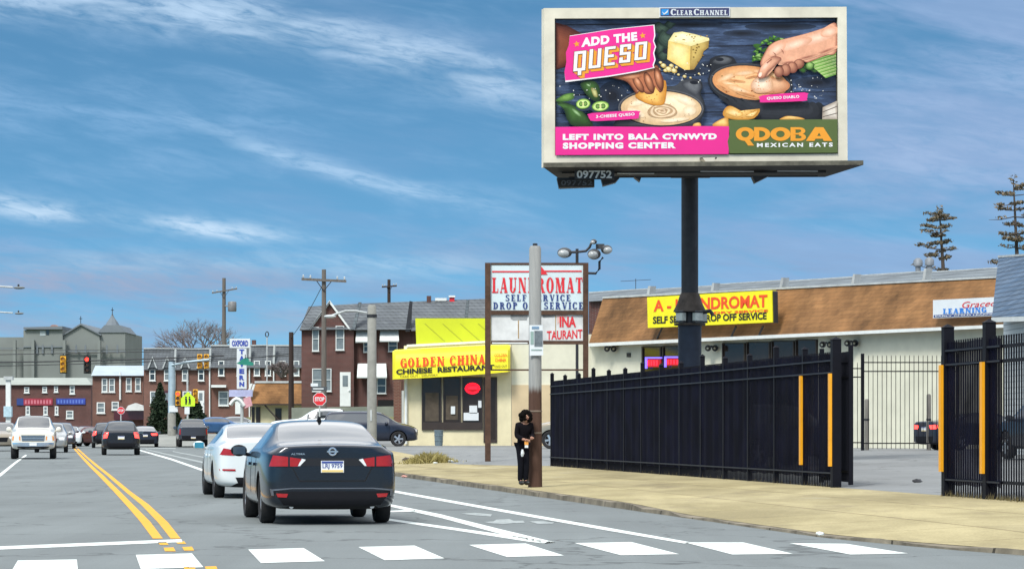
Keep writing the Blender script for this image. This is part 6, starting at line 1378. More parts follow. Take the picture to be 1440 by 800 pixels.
# ------------------------------------------------------------------ poles
def wood_pole():
    m = bpy.data.materials.new('pole_wood'); m.use_nodes = True; t = m.node_tree; b = t.nodes['Principled BSDF']; b.inputs['Roughness'].default_value = .9; b.inputs['Specular IOR Level'].default_value = .15
    tc = nd(t, 'ShaderNodeTexCoord'); mp = nd(t, 'ShaderNodeMapping'); mp.inputs['Scale'].default_value = (9, 9, .7); t.links.new(tc.outputs['Object'], mp.inputs[0])
    n = nd(t, 'ShaderNodeTexNoise', i_Scale=2.0, i_Detail=8.0, i_Roughness=.7); t.links.new(mp.outputs[0], n.inputs[0])
    sp = nd(t, 'ShaderNodeSeparateXYZ'); t.links.new(tc.outputs['Object'], sp.inputs[0])
    h = nd(t, 'ShaderNodeMapRange', interpolation_type='SMOOTHSTEP'); h.inputs[1].default_value = 2.0; h.inputs[2].default_value = 2.2; t.links.new(mth(t, 'ADD', sp.outputs[2], mth(t, 'MULTIPLY', n.outputs[0], .25)), h.inputs[0])
    lo = mixc(t, n.outputs[0], (.035, .020, .016), (.13, .075, .055)); hi = mixc(t, n.outputs[0], (.17, .18, .18), (.40, .40, .38)); c = mixc(t, h.outputs[0], lo, hi); t.links.new(c, b.inputs['Base Color']); return m
YU = 61.1; q = G(752.5, 681, .16); zt_ = P(750, 346, q.y).z
up_ = thing('timber_pole', 'weathered stub timber pole with stapled notices standing on the pavement by the person', 'pole', q)
obj('shaft', MB().mat(wood_pole()).lathe([(.148, -.05), (.145, .3), (.135, 2.0), (.123, zt_ - q.z - .06), (.10, zt_ - q.z), (0, zt_ - q.z)], q, 'Z', 20), up_, 40)
obj('top_bolt', MB().mat(darksteel).lathe([(.05, zt_ - q.z - .01), (.05, zt_ - q.z + .05), (0, zt_ - q.z + .06)], q, 'Z', 8), up_, 40)
PN = Plane.front(q.y - .15)
nb = obj('notice', MB().mat(signwhite).ppoly(PN, [(744.5, 457), (763, 457), (764, 499.5), (745, 500)], .03, .03), up_); obj('notice_print', MB().mat(M('notice_grey', (.13, .16, .18), .6, var=.5, scale=9)).prect(PN, 751.5, 465, 763, 487, .04, .006).mat(M('notice_blue', (.16, .27, .40), .6, var=.2)).prect(PN, 748, 459, 758, 462.5, .04, .006).mat(M('notice_green', (.25, .36, .33), .6, var=.3)).prect(PN, 746, 466, 750.5, 484, .04, .006).prect(PN, 747, 491, 762, 492.5, .04, .006), nb)
for h in (1.05, 1.5): obj('steel_band', MB().mat(M('worn_band', (.22, .17, .13), .7, .3, var=.4, scale=8)).lathe([(.14, h), (.147, h + .005), (.147, h + .03), (.14, h + .035)], q, 'Z', 18), up_, 40)
# floodlight pole
YF = 106; PF2 = Plane.front(YF); q = base_at(PF2, 811.5, 811.5, .4); fl = thing('floodlight_pole', 'slim pole with four dark floodlights rising behind the pylon sign', 'light pole', q)
obj('pole', MB().mat(darksteel).tube([q, PF2.at(811.5, 350)], .055, 10), fl, 40)
def tubepx(mb, pl, pts, r): return mb.tube([pl.at(x, y, d) for x, y, d in pts], r, 8)
obj('arm', tubepx(MB().mat(darksteel), PF2, [(792, 355, 0), (811, 354.5, 0), (824, 353, 0), (829, 348, 0), (832, 341, 0), (838, 340, 0)], .045), fl, 60)
obj('arm', tubepx(MB().mat(darksteel), PF2, [(812, 380, 0), (824, 384, 0), (838, 384.5, 0), (843, 378, 0), (843, 368, 0), (848, 362, 0)], .045), fl, 60)
for x, y, w, h, sd_ in ((794, 355.5, 11.5, 8.2, 1), (835.5, 357.5, 10.5, 8.5, 1), (853, 351, 9, 7.2, -1), (835, 340, 5, 4, 1)):
    c = PF2.at(x, y, .15); lh = obj('lamp_head', MB().mat(M('lamp_grey', (.06, .063, .066), .5, .4, var=.3)).ball(c, (w / 44, .24, h / 44), 14, 9), fl, 60); c2 = PF2.at(x - 1.5 * sd_, y + 1, .32)
    obj('lens', MB().mat(M('lamp_lens', (.30, .32, .32), .2, var=.3, coat=.6)).ball(c2, (w / 39.6 * .72, .12, h / 39.6 * .66), 12, 7), lh, 60)
obj('junction_box', MB().mat(M('lamp_grey', (0, 0, 0))).prect(PF2, 838, 343, 850, 350, .1, .2), fl)
# concrete lamp pole
YC = 96; PCn = Plane.front(YC); q = base_at(PCn, 523, 523, .16); cp = thing('lamp_pole', 'thick grey concrete street lamp pole behind the dark sedan', 'street lamp', q)
conc = M('pole_concrete', (.25, .25, .225), .9, var=.25, scale=4, detail=9)
zt_ = P(0, 431, YC).z; obj('shaft', MB().mat(conc).lathe([(.165, 0), (.16, .5), (.14, zt_ - q.z), (.10, zt_ - q.z + .05), (0, zt_ - q.z + .05)], q, 'Z', 18), cp, 40)
obj('arm', tubepx(MB().mat(trim_d), PCn, [(516, 440, 0), (500, 437, 0), (486, 437, 0), (474, 441, 0), (466, 444, 0)], .035), cp, 60)
obj('lamp_head', MB().mat(trim_d).ball(PCn.at(464, 445), (.20, .12, .06), 10, 6), cp, 60); obj('hand_hole', MB().mat(trim_d).box(q + Vector((-.02, -.155, 1.6)), (.06, .03, .35)), cp)
obj('collar', MB().mat(darksteel).lathe([(.15, zt_ - q.z - .35), (.165, zt_ - q.z - .34), (.165, zt_ - q.z - .26), (.15, zt_ - q.z - .25)], q, 'Z', 16), cp, 40)
# utility poles
pw = M('utility_wood', (.13, .115, .10), .9, var=.35, scale=2, stretch=(8, 8, .6)); pw_d = M('creosote_wood', (.035, .022, .018), .9, var=.4, scale=2, stretch=(8, 8, .6))
def upole(name, label, x, yt, Y, r, z0, arms, m=pw, group=None):
    pl = Plane.front(Y); q = base_at(pl, x, x, z0); o = thing(name, label, 'utility pole', q, group); t = pl.at(x, yt)
    obj('shaft', MB().mat(m).tube([q, t], [r, r * .72], 12), o, 40)
    for (xa, ya, xb, yb) in arms:
        a, b = pl.at(xa, ya, r + .06), pl.at(xb, yb, r + .06); ar = obj('cross_arm', MB().mat(m).hexa([a + Vector((0, -.06, -.07)), b + Vector((0, -.06, -.07)), b + Vector((0, .06, -.07)), a + Vector((0, .06, -.07))], [a + Vector((0, -.06, .07)), b + Vector((0, -.06, .07)), b + Vector((0, .06, .07)), a + Vector((0, .06, .07))]), o)
        for u in (.04, .2, .8, .96): c = lerp(a, b, u); obj('insulator', MB().mat(trim_d).lathe([(.03, .07), (.06, .12), (.03, .17), (.06, .2), (0, .28)], c, 'Z', 8), ar, 50)
        for e in (.32, .68): c = lerp(a, b, e); obj('brace', MB().mat(darksteel).tube([c, Vector((t.x, t.y - r, min(a.z, b.z) - .55))], .025, 5), ar)
    return o, pl
upole('utility_pole', 'tall wooden utility pole with one long cross arm before the gabled brick house', 455.5, 379, 172, .17, .4, [(424, 392.5, 487, 395.5)])
o, pl = upole('utility_pole', 'tall wooden utility pole carrying a grey transformer behind the row houses', 315, 391, 320, .26, .8, [(298, 412, 333.5, 406)])
c = pl.at(326.5, 438, .3); obj('transformer', MB().mat(M('transformer_grey', (.20, .20, .20), .6, .2, var=.3)).lathe([(0, 0), (.42, 0), (.46, .06), (.46, .95), (.40, 1.05), (0, 1.1)], c, 'Z', 14).tube([c + Vector((0, 0, .5)), pl.at(316, 430, .1)], .08, 6), o, 40)
upole('utility_pole', 'small distant utility pole top showing above the brick house roofs', 547, 393, 300, .22, 2.2, [(537, 403.5, 558, 402)], pw_d)
o, pl = upole('timber_post', 'dark creosoted timber post with no arms in front of the tavern', 409.5, 467, 200, .21, .2, [], pw_d)
o, pl = upole('street_lamp', 'thin pale pole with a looped top standing among the row houses', 375.5, 474, 222, .06, .8, [], trim_d); obj('loop', MB().mat(darksteel).tube([pl.at(375.5 + 2.3 * math.cos(a), 470 + 3.6 * math.sin(a)) for a in [2 * math.pi * i / 12 for i in range(13)]], .04, 5), o, 60)
# street lamps reaching in from the left
for y, Y, lab in ((404, 150, 'upper street lamp reaching in from the left edge'), (440, 190, 'lower street lamp reaching in from the left edge')):
    pl = Plane.front(Y); q = base_at(pl, -55, -55, 0); o = thing('street_lamp', lab, 'street lamp', q, 'street lamps along the left kerb')
    obj('pole', MB().mat(trim_d).tube([q, pl.at(-55, y + 8)], [.13, .09], 10), o, 40); obj('arm', tubepx(MB().mat(trim_d), pl, [(-55, y + 8, 0), (-40, y + 1, 0), (0, y - 1.2, 0), (18, y, 0)], .045), o, 60)
    lh = obj('lamp_head', MB().mat(M('lamp_head_grey', (.16, .18, .18), .5, .3, var=.2)).ball(pl.at(27, y + .7), (.30, .16, .07), 12, 6), o, 60); obj('photocell', MB().mat(darksteel).lathe([(.05, .04), (.05, .14), (0, .16)], pl.at(26, y), 'Z', 8), lh)
# ------------------------------------------------------------------ traffic signals and road signs
sig_y = M('signal_yellow', (.72, .40, .03), .5, var=.2, scale=6); sig_d = M('signal_dark', (.02, .022, .02), .6, var=.2)
lens_off = M('lens_off', (.10, .05, .03), .3, var=.2, coat=.5); lens_red = M('lens_red', (1, .03, .02), .4, var=0, emit=3.0); lens_amb = M('lens_amber_off', (.42, .24, .05), .3, var=.3, coat=.5)
def signal(par, pl, x, y, hsg, lit, d=0.0, s=1.0, rz=0.0, back=False):
    c = pl.at(x, y, d); par = par or thing('traffic_light', 'x', 'traffic light', c - Vector((0, 0, .55)))
    w, h = .36 * s, 1.08 * s
    o = obj('housing', MB().mat(hsg).box(c, (w, .24, h)).mat(sig_d).box(c + Vector((0, .13, 0)), (w + .16, .02, h + .16)) if not back else MB().mat(hsg).box(c, (w, .24, h)), par)
    for k in range(3):
        cz = c + Vector((0, -.125, (1 - k) * .345 * s)); m = lens_red if (lit and k == 0) else (lens_off if not back else sig_y)
        if hsg is sig_y and not lit: m = lens_amb
        obj('lens', MB().mat(m).lathe([(0, -.02), (.11 * s, -.012), (.135 * s, 0)], cz, 'Y', 14), o, 60); obj('visor', MB().mat(hsg if not back else sig_y).lathe([(.14 * s, 0), (.155 * s, -.16 * s), (.145 * s, -.16 * s), (.132 * s, 0)], cz, 'Y', 14), o, 50)
    return par
YS = 224; PSg = Plane.front(YS)
def sroot(x, y, lab, pl=PSg): return thing('traffic_light', lab, 'traffic light', pl.at(x, y), 'traffic lights at the crossing')
r_ = sroot(89, 525, 'traffic light with amber lenses hanging left on the span wire'); signal(r_, PSg, 89, 512, sig_y, False, s=1.12); obj('hanger', MB().mat(darksteel).tube([PSg.at(89, 501), PSg.at(89, 497.5)], .04, 6), r_)
r_ = sroot(122, 525, 'traffic light glowing red over the oncoming lanes'); signal(r_, PSg, 122.5, 512.5, sig_d, True, s=1.1); obj('hanger', MB().mat(darksteel).tube([PSg.at(122.5, 501), PSg.at(122.5, 497.8)], .04, 6), r_)
r_ = sroot(285, 520, 'pair of yellow traffic lights mounted side by side on the mast arm'); signal(r_, PSg, 281, 508, sig_y, False, back=True); signal(r_, PSg, 290.5, 508, sig_y, False, back=True)
# mast
q = base_at(PSg, 241.5, 241.5, .85); ms = thing('signal_mast', 'pale blue-grey signal mast with a long arm beside the big evergreen', 'signal mast', q)
mblue = M('mast_blue', (.34, .44, .50), .5, .2, var=.15, scale=3)
zt_ = PSg.at(0, 508).z
obj('shaft', MB().mat(mblue).lathe([(.30, 0), (.28, .1), (.27, 3.0), (.24, zt_ - .85), (0, zt_ - .85)], q, 'Z', 18), ms, 40); obj('sleeve', MB().mat(conc).lathe([(.31, 0), (.30, 1.7), (.28, 1.75)], q, 'Z', 18), ms, 40)
obj('arm', tubepx(MB().mat(mblue), PSg, [(241.5, 513, .2), (258, 510, .25), (276, 507.5, .25), (294, 505.5, .25)], .10), ms, 60)
obj('sign_plate', MB().mat(signwhite).prect(PSg, 238, 570, 250, 579, .35, .03), ms); obj('top_cap', MB().mat(darksteel).lathe([(.26, zt_ - .86), (.26, zt_ - .78), (0, zt_ - .75)], q, 'Z', 16), ms, 40)
r_ = sroot(250, 566, 'traffic light showing red on the side of the blue-grey mast'); signal(r_, PSg, 250.5, 560, sig_y, True, .5)
PSr = Plane.front(218); q = base_at(PSr, 264, 264, .8)
ssn = thing('school_sign', 'fluorescent yellow-green school crossing sign on a white post', 'road sign', q); lime = M('fluorescent_lime', (.52, .86, .02), .5, var=.05)
obj('post', MB().mat(trim_d).tube([q, PSr.at(263.5, 525)], .07, 8), ssn, 40); obj('plate', MB().mat(lime).ppoly(PSr, [(254.5, 571), (254.5, 560), (264.5, 550.5), (274, 560), (274, 571)], .12, .03), ssn)
fg = MB().mat(ink)
for x in (261.5, 266.5): fg.ppoly(PSr, [(x - 1.6, 569), (x - .9, 563), (x - 1.7, 560), (x + 1.0, 559.5), (x + 1.9, 563), (x + 1.3, 569), (x + .4, 569), (x, 565), (x - .7, 569)], .135, .01); fg.ball(PSr.at(x, 558.2, .135), (.065, .01, .065), 8, 5)
obj('pictogram', fg, ssn); obj('arrow_plate', MB().mat(signwhite).prect(PSr, 259.5, 572, 266.5, 582, .12, .03), ssn)
r_ = thing('traffic_light', 'yellow traffic light seen from the side behind the school sign', 'traffic light', PSr.at(276, 565), 'traffic lights at the crossing'); signal(r_, Plane.front(219.5), 275, 557, sig_y, False, back=True, s=.95)
def stop_sign(x, y, r, Y, zb, lab, text=True):
    pl = Plane.front(Y); q = base_at(pl, x, x, zb); o = thing('stop_sign', lab, 'stop sign', q); obj('post', MB().mat(trim_d).tube([q, pl.at(x, y - r)], .04, 8), o, 40)
    oc = lambda k: [(x + k * math.cos(R(22.5 + 45 * i)), y + k * math.sin(R(22.5 + 45 * i))) for i in range(8)]
    p_ = obj('plate', MB().mat(signwhite).ppoly(pl, oc(r), .07, .02).mat(M('stop_red', (.62, .015, .025), .5, var=.1)).ppoly(pl, oc(r * .92), .075, .005), o)
    if text: obj('lettering', letters(MB().mat(signwhite), sans('STOP', .04), pl, (x - r * .68, y - r * .3, x + r * .68, y + r * .3), .082), p_)
    return o, pl
o, pl = stop_sign(449.5, 561, 10, 158, .4, 'red stop sign below street name blades, above the dark sedan roof'); obj('name_blade', MB().mat(M('blade_dark', (.05, .06, .07), .6, var=.3)).prect(pl, 438, 543.5, 460, 549.5, .1, .03).mat(signwhite).prect(pl, 440, 545.6, 455, 547.2, .11, .01), o); obj('name_blade', MB().mat(signwhite).prect(pl, 437, 538.8, 447, 543, .05, .03), o)
stop_sign(170, 577, 5.6, 212, .1, 'red stop sign standing just above the black SUV roof', True)
# green street name blade hung on the wire
PNm = Plane.front(204); q = PNm.at(345, 513); gn = thing('street_name_sign', 'green street name blades hanging in front of the tavern sign', 'street sign', q); gm = M('sign_green', (.015, .21, .15), .5, var=.15)
obj('blade', MB().mat(gm).ppoly(PNm, [(332, 511), (344, 504), (357, 510.5), (356, 514), (340, 513)], .1, .04), gn); obj('blade', MB().mat(gm).ppoly(PNm, [(337, 506.5), (346, 502.5), (352, 506), (345, 508)], .0, .04), gn); obj('hanger', MB().mat(darksteel).tube([PNm.at(345, 505), PNm.at(345, 498.4)], .03, 5), gn)
# wires
wire_m = M('cable_black', (.03, .033, .036), .7, var=0)
def cable(pts, r, lab, sag=0.0):
    a, b = pts; q = [lerp(a, b, i / 24) - Vector((0, 0, sag * 4 * (i / 24) * (1 - i / 24))) for i in range(25)]; single('overhead_cable', MB().mat(wire_m).tube(q, r, 5), lab, 'cable', 'overhead cables over the crossing', 60)
cable((PSg.at(-60, 496), PSg.at(241, 508.5)), .035, 'span wire carrying the two left traffic lights') if False else cable((PSg.at(-60, 499.5), PSg.at(240, 494)), .03, 'span wire that the two left traffic lights hang from', .0)
cable((PSg.at(-60, 509.5), PSg.at(315, 500)), .05, 'thick black cable crossing just above the brick shop', .12)
cable((PSg.at(-60, 515.5), PSg.at(409, 500)), .03, 'thin cable running below the thick one over the shops', .1)
cable((P(242, 510, 224), P(409, 497, 200)), .03, 'cable from the signal mast to the dark timber post', .1)
cable((P(-60, 492, 230), P(375, 486, 223)), .02, 'faint highest cable crossing the church front', .15)
cable((P(409, 475, 200), P(454, 400, 172)), .02, 'slanting cable rising to the cross arm by the gabled house', .2)
cable((P(300, 411, 320), P(426, 393, 172)), .025, 'long cable between the two tall utility poles', .6) if False else None

# ------------------------------------------------------------------ vegetation
def leaf_mesh(mb, c, s, n, sq=(1, 1, 1), elong=1.0):
    for _ in range(n):
        while True:
            v = Vector((random.uniform(-1, 1), random.uniform(-1, 1), random.uniform(-1, 1)))
            if .1 < v.length < 1: break
        p_ = Vector(c) + Vector((v.x * sq[0], v.y * sq[1], v.z * sq[2])); a = Vector((random.gauss(0, 1), random.gauss(0, 1), random.gauss(0, 1))).normalized(); b = a.cross(Vector((random.gauss(0, 1), random.gauss(0, 1), random.gauss(0, 1)))).normalized()
        k = s * random.uniform(.6, 1.3); mb.add([p_ - a * k * elong, p_ + b * k * .5, p_ + a * k * elong, p_ - b * k * .5], [(0, 1, 2, 3)])
def leafmat(name, c1, c2):
    m = bpy.data.materials.new(name); m.use_nodes = True; t = m.node_tree; b = t.nodes['Principled BSDF']; b.inputs['Roughness'].default_value = .7; b.inputs['Specular IOR Level'].default_value = .2
    g = nd(t, 'ShaderNodeNewGeometry'); c = mixc(t, g.outputs['Random Per Island'], c1, c2); t.links.new(c, b.inputs['Base Color']); return m
yew = leafmat('yew_leaves', (.008, .017, .009), (.022, .040, .018)); pine = leafmat('pine_needles', (.08, .075, .05), (.21, .165, .11)); bark = M('bark', (.07, .055, .045), .9, var=.3, scale=3)
def cone_bush(x, yt, yb, wpx, Y, lab):
    pl = Plane.front(Y); b = pl.at(x, yb); t = pl.at(x, yt); h = t.z - b.z; R0 = wpx / 2 * Y / F * 1.25; o = thing('evergreen_bush', lab, 'bush', b, 'evergreens on the corner')
    obj('trunk', MB().mat(bark).tube([b, b + Vector((0, 0, h * .8))], [.12, .03], 8), o); mb = MB().mat(yew)
    for i in range(46):
        u = i / 45; r = R0 * (1 - u ** 1.7) * (1.0 if u > .12 else .8 + u * 1.6) + .08
        for k in range(4): a = random.uniform(0, 6.28); leaf_mesh(mb, b + Vector((math.cos(a) * r * .5, math.sin(a) * r * .5, .1 + u * h * .97)), .13, 22, (r * .55, r * .55, h * .03 + .1), 1.2)
    obj('crown', mb, o)
cone_bush(225, 541, 613, 32, 232, 'tall dark conical evergreen left of the blue-grey mast'); cone_bush(276, 562, 611, 30, 236, 'shorter dark evergreen behind the grey pickup truck'); cone_bush(247, 580, 612, 22, 238, 'small dark evergreen between the two larger ones')
def conifer(x, yt, yb, Y, wpx, lab, seed):
    rd = random.Random(seed); random.seed(seed); pl = Plane.front(Y); b = pl.at(x, yb + 120); b.z = 0.5; t = pl.at(x - 3, yt); o = thing('pine_tree', lab, 'tree', b, 'sparse pines behind the laundromat')
    z0 = pl.at(x, yb).z; h = t.z - z0; W_ = wpx / 2 * Y / F * 1.25; obj('trunk', MB().mat(bark).tube([b, Vector((b.x + .1, b.y, z0)), t], [.26, .12, .03], 9), o, 50); mb = MB().mat(pine); br = MB().mat(bark); n = 10
    for i in range(n):
        u = (i + rd.uniform(-.3, .3)) / n; z = z0 + h * u - (h * .08 if i == 0 else 0); r = W_ * (1.0 - .55 * u) * rd.uniform(.35, 1.1)
        for sgn in rd.sample([0, 1, 2, 3, 4, 5], rd.choice((2, 3, 3, 4))):
            a = sgn * 1.05 + rd.uniform(-.4, .4); e = Vector((math.cos(a) * r, math.sin(a) * r, rd.uniform(-.12, .25) * r)); c = Vector((t.x, t.y, z)); br.tube([c, c + e * .5 + Vector((0, 0, -.05 * r)), c + e], [.035, .025, .01], 5)
            for f in (.45, .7, .9, 1.05):
                if rd.random() < .62: leaf_mesh(mb, c + e * f + Vector((0, 0, .05)), .10, rd.randint(14, 28), (r * .2 + .12, r * .2 + .12, .10), 1.3)
    leaf_mesh(mb, t, .10, 26, (.3, .3, .35), 1.5); obj('limbs', br, o); obj('crown', mb, o)
conifer(1324, 296, 374, 190, 58, 'left sparse pine rising above the terrace roofs', 5); conifer(1428, 252, 362, 175, 74, 'right sparse pine above the blue shingled roof', 11)
random.seed(21)
def bare_tree(x, yb, yt, Y, wpx, lab):
    pl = Plane.front(Y); b = pl.at(x, 600); b.z = .6; o = thing('bare_tree', lab, 'tree', b); top = pl.at(x, yt).z; mid = pl.at(x, yb).z; W_ = wpx / 2 * Y / F
    tr = MB().mat(bark); tr.tube([b, Vector((b.x, b.y, lerp(b.z, mid, .6)))], [.4, .3], 8); obj('trunk', tr, o); mb = MB().mat(M('twigs', (.15, .125, .12), .9, var=.2))
    def grow(p_, d, l, r, dep):
        q = p_ + d * l; mb.tube([p_, q], [r, r * .65], 4 if dep < 3 else 3, False)
        if dep >= 6: return
        for _ in range(3 if dep < 5 else 2):
            nd_ = (d + Vector((random.gauss(0, .48), random.gauss(0, .4), random.gauss(.06, .25)))).normalized(); grow(q, nd_, l * random.uniform(.62, .86), r * .6, dep + 1)
    for k in range(9): grow(Vector((b.x, b.y, mid - W_ * .55)), Vector((math.cos(k * .7) * .8, math.sin(k * .7) * .5, .62)).normalized(), W_ * .42, .15, 1)
    obj('crown', mb, o)
bare_tree(283, 486, 455, 350, 108, 'bare grey winter tree behind the row house roofs'); bare_tree(228, 500, 475, 370, 30, 'thin bare tree left of the larger bare tree'); bare_tree(396, 520, 484, 240, 34, 'bare twiggy tree beside the dark timber post')
random.seed(5)
# dry weeds and litter by the parking apron
q = GL(604, 650); wd = thing('weed_clump', 'clump of dry straw-coloured weeds at the edge of the parking apron', 'weeds', q); straw = leafmat('straw', (.20, .17, .05), (.40, .34, .14)); mb = MB().mat(straw)
for i in range(1500):
    u = random.gauss(0, .42); c = q + Vector((u * .95, random.gauss(0, .5), 0)); c.z = zxy(c.x, c.y); h = random.uniform(.15, .50) * max(.25, 1 - abs(u) * .75); d = Vector((random.gauss(0, .5), random.gauss(0, .5), 1)).normalized(); s_ = Vector((random.uniform(-1, 1), random.uniform(-1, 1), 0)).normalized() * .014
    mb.add([c - s_, c + s_, c + d * h * .6 + s_ * .7, c + d * h + Vector((d.x, d.y, -.2)) * h * .3], [(0, 1, 2, 3)])
obj('blades', mb, wd)
for x, y, m, s_, lab in ((571, 648, bark, .16, 'brown broken clod beside the weed clump'), (577, 650, trim, .07, 'white scrap of paper left of the weeds'), (612, 652, trim, .08, 'crumpled white paper in front of the weeds'), (633, 650, trim, .11, 'flat white carton scrap right of the weeds'), (643, 648, trim_d, .07, 'grey scrap of litter furthest right of the weeds'), (568, 671, M('pink_scrap', (.5, .25, .2), .7), .08, 'pinkish scrap lying on the kerb behind the dark sedan'), (1153, 752, trim, .05, 'small white scrap in the gutter by the crosswalk'), (1290, 678, darksteel, .09, 'dark flat scrap on the lot floor in the gateway')):
    p_ = GL(x, y); mb = MB().mat(m); mb.ball(p_ + Vector((0, 0, s_ * .35)), (s_, s_ * .8, s_ * .4), 7, 5, .3); single('litter', mb, lab, 'litter')
# more weeds along the fence foot
mb = MB().mat(leafmat('fence_weeds', (.09, .08, .03), (.22, .17, .07)))
for i in range(900):
    Y = random.choice((random.uniform(42, 49.3), random.uniform(42, 49.3), random.uniform(57, 91))); c = fpt(Y) + NV * random.gauss(.02, .07); c.z = zxy(c.x, c.y); h = random.uniform(.03, .13); s_ = DV * .012; mb.add([c - s_, c + s_, c + Vector((random.gauss(0, .03), random.gauss(0, .03), h))], [(0, 1, 2)])
struct('fence_foot_weeds', mb, kind='stuff')

# ------------------------------------------------------------------ the person by the pole
def skinned(name, joints, edges, parent, m, levels=2):
    me = bpy.data.meshes.new(name); me.from_pydata([Vector(j[:3]) for j in joints], edges, []); o = bpy.data.objects.new(name, me); COL.objects.link(o)
    bm = bmesh.new(); bm.from_mesh(me); sk = bm.verts.layers.skin.verify()
    for v, j in zip(bm.verts, joints): v[sk].radius = (j[3], j[4] if len(j) > 4 else j[3])
    bm.verts.ensure_lookup_table(); bm.verts[0][sk].use_root = True; bm.to_mesh(me); bm.free()
    s_ = o.modifiers.new('s', 'SKIN'); s_.use_smooth_shade = True; sb = o.modifiers.new('u', 'SUBSURF'); sb.levels = levels; sb.render_levels = levels
    dg = bpy.context.evaluated_depsgraph_get(); ev = bpy.data.meshes.new_from_object(o.evaluated_get(dg)); bpy.data.objects.remove(o)
    ev.materials.clear(); ev.materials.append(m); ev.polygons.foreach_set('use_smooth', [True] * len(ev.polygons)); ev.name = name
    r = bpy.data.objects.new(name, ev); COL.objects.link(r); r.parent = parent; return r
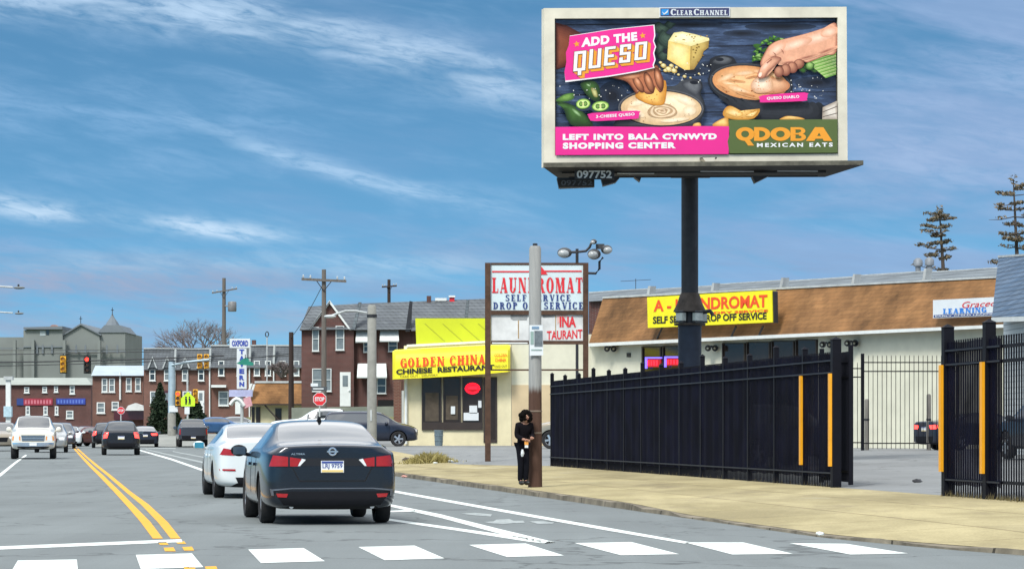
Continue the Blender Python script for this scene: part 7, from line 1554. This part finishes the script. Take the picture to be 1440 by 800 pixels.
def person():
    q = P(736, 681, 61.6); q.z = .16; root = thing('person', 'person in black hooded jacket and dark trousers hunched behind the timber pole', 'person', q); root.rotation_euler = (0, 0, R(-158)); root.scale = (.88, .88, .98)
    skm = M('person_skin', (.36, .19, .13), .6, var=.1); jk = M('black_jacket', (.007, .006, .008), .95, var=.35, scale=8, spec=.1); tr_ = M('dark_trousers', (.006, .0065, .010), .95, var=.3, scale=8, spec=.1); hr = M('dark_hair', (.004, .003, .0025), .9, var=.4, scale=20, spec=.1); sh = M('black_shoe', (.012, .012, .012), .5, var=.2)
    # local: x right, y forward, z up; hunched, head bowed over the hands
    J = [(0, -.06, .84, .10), (0, -.02, .98, .11), (0, .03, 1.13, .115), (0, .07, 1.25, .10), (0, .12, 1.32, .05), (0, .17, 1.375, .07), (0, .19, 1.43, .085), (0, .18, 1.50, .05),
         (-.17, .06, 1.25, .05), (-.20, .06, 1.02, .042), (-.13, .24, .98, .032), (-.08, .30, 1.0, .026), (.17, .06, 1.25, .05), (.20, .06, 1.02, .042), (.13, .24, .96, .032), (.07, .31, .95, .026),
         (-.075, -.05, .80, .085), (-.065, .03, .46, .060), (-.06, -.02, .10, .042), (-.06, .08, .04, .036), (.075, -.05, .80, .085), (.065, .0, .46, .060), (.06, -.05, .10, .042), (.06, .05, .04, .036)]
    E = [(0, 1), (1, 2), (2, 3), (3, 4), (4, 5), (5, 6), (6, 7), (3, 8), (8, 9), (9, 10), (10, 11), (3, 12), (12, 13), (13, 14), (14, 15), (0, 16), (16, 17), (17, 18), (18, 19), (0, 20), (20, 21), (21, 22), (22, 23)]
    skinned('body', J, E, root, skm)
    g = .022
    T = [(0, -.06, .74, .15), (0, -.04, .90, .14)] + [(x, y, z, r + g) for x, y, z, r in J[2:4]] + [(0, .10, 1.30, .075)] + [(x, y, z, r + g) for x, y, z, r in (J[8], J[9], (-.11, .26, .985, .034), J[12], J[13], (.11, .27, .96, .034))]
    skinned('jacket', T, [(0, 1), (1, 2), (2, 3), (3, 4), (3, 5), (5, 6), (6, 7), (3, 8), (8, 9), (9, 10)], root, jk)
    T = [(J[0][0], J[0][1], J[0][2], .125)] + [(x, y, z, r + .018) for x, y, z, r in (J[16], J[17], (J[18][0], J[18][1], .05, .048), J[20], J[21], (J[22][0], J[22][1], .05, .048))]
    skinned('trousers', T, [(0, 1), (1, 2), (2, 3), (0, 4), (4, 5), (5, 6)], root, tr_)
    for sg in (-1, 1): mb = MB().mat(sh); mb.ball((sg * .06, .05 - sg * .015, .045), (.055, .14, .05), 12, 8); obj('shoe', mb, root, 60, True)
    hb = MB().mat(hr)
    for i in range(70):
        a, b = random.uniform(0, 6.28), random.uniform(-.5, 1.5); d = Vector((math.cos(a) * math.cos(b), math.sin(a) * math.cos(b), math.sin(b))); d.y = min(d.y, .45); hb.ball(Vector((0, .14, 1.42)) + Vector((d.x * .12, d.y * .13, d.z * .11)), random.uniform(.035, .06), 7, 5, .15)
    obj('hair', hb, root, 60, True)
    # face details on the bowed head
    f = MB().mat(skm); f.ball((0, .285, 1.415), (.014, .025, .022), 8, 6); f.ball((-.085, .19, 1.425), (.012, .02, .03), 8, 6); f.ball((.085, .19, 1.425), (.012, .02, .03), 8, 6); obj('nose_and_ears', f, root, 60, True)
    e = MB().mat(M('eye_dark', (.02, .015, .012), .3, var=0)); e.ball((-.032, .265, 1.44), (.012, .008, .007), 8, 5); e.ball((.032, .265, 1.44), (.012, .008, .007), 8, 5); obj('eyes', e, root, 60, True)
    m_ = MB().mat(M('lips', (.22, .08, .07), .5, var=0)); m_.ball((0, .262, 1.375), (.024, .008, .007), 8, 5); obj('mouth', m_, root, 60, True)
    # hands: palm and five curled fingers each
    for sg, w in ((-1, Vector((-.08, .30, 1.0))), (1, Vector((.07, .31, .95)))):
        jo = [(w.x, w.y, w.z, .024), (w.x - sg * .02, w.y + .045, w.z, .028, .016), (w.x - sg * .03, w.y + .08, w.z - .005, .026, .014)]; ed = [(0, 1), (1, 2)]; 
        hd = skinned('hand', jo, ed, root, skm, 1)
        for k in range(4):
            b0 = w + Vector((-sg * (.01 + .017 * k), .085, .006 - k * .002)); ln = (.036, .042, .039, .030)[k]; skinned('finger', [(*b0, .0085), (*(b0 + Vector((0, ln * .7, -.012))), .008), (*(b0 + Vector((-sg * .004, ln * .8, -.045))), .007), (*(b0 + Vector((-sg * .006, ln * .3, -.058))), .006)], [(0, 1), (1, 2), (2, 3)], hd, skm, 1)
        t0 = w + Vector((sg * .022, .03, .0)); skinned('finger', [(*t0, .010), (*(t0 + Vector((sg * .012, .035, -.012))), .0095), (*(t0 + Vector((-sg * .006, .06, -.03))), .008)], [(0, 1), (1, 2)], hd, skm, 1)
    bs = root.location; rot = Matrix.Rotation(R(-158), 4, 'Z')
    p1_ = bs + (rot @ Vector((.05, .29, .82))); c = thing('drink_carton', 'small orange and white carton held by the person at the pole', 'carton', p1_ - Vector((0, 0, .08)))
    obj('sleeve', MB().mat(M('carton_orange', (.75, .33, .06), .5, var=.1)).box(p1_ + Vector((0, 0, .04)), (.08, .07, .07)), c); obj('base', MB().mat(trim).box(p1_ + Vector((0, 0, -.025)), (.07, .06, .06)), c)
    p2_ = bs + (rot @ Vector((.09, .17, .66))); c = thing('paper_tissue', 'crumpled pale tissue hanging at the hip pocket of the person', 'tissue', p2_); obj('fold', MB().mat(signwhite).ball(p2_, (.035, .03, .07), 9, 7, .25), c)
person()
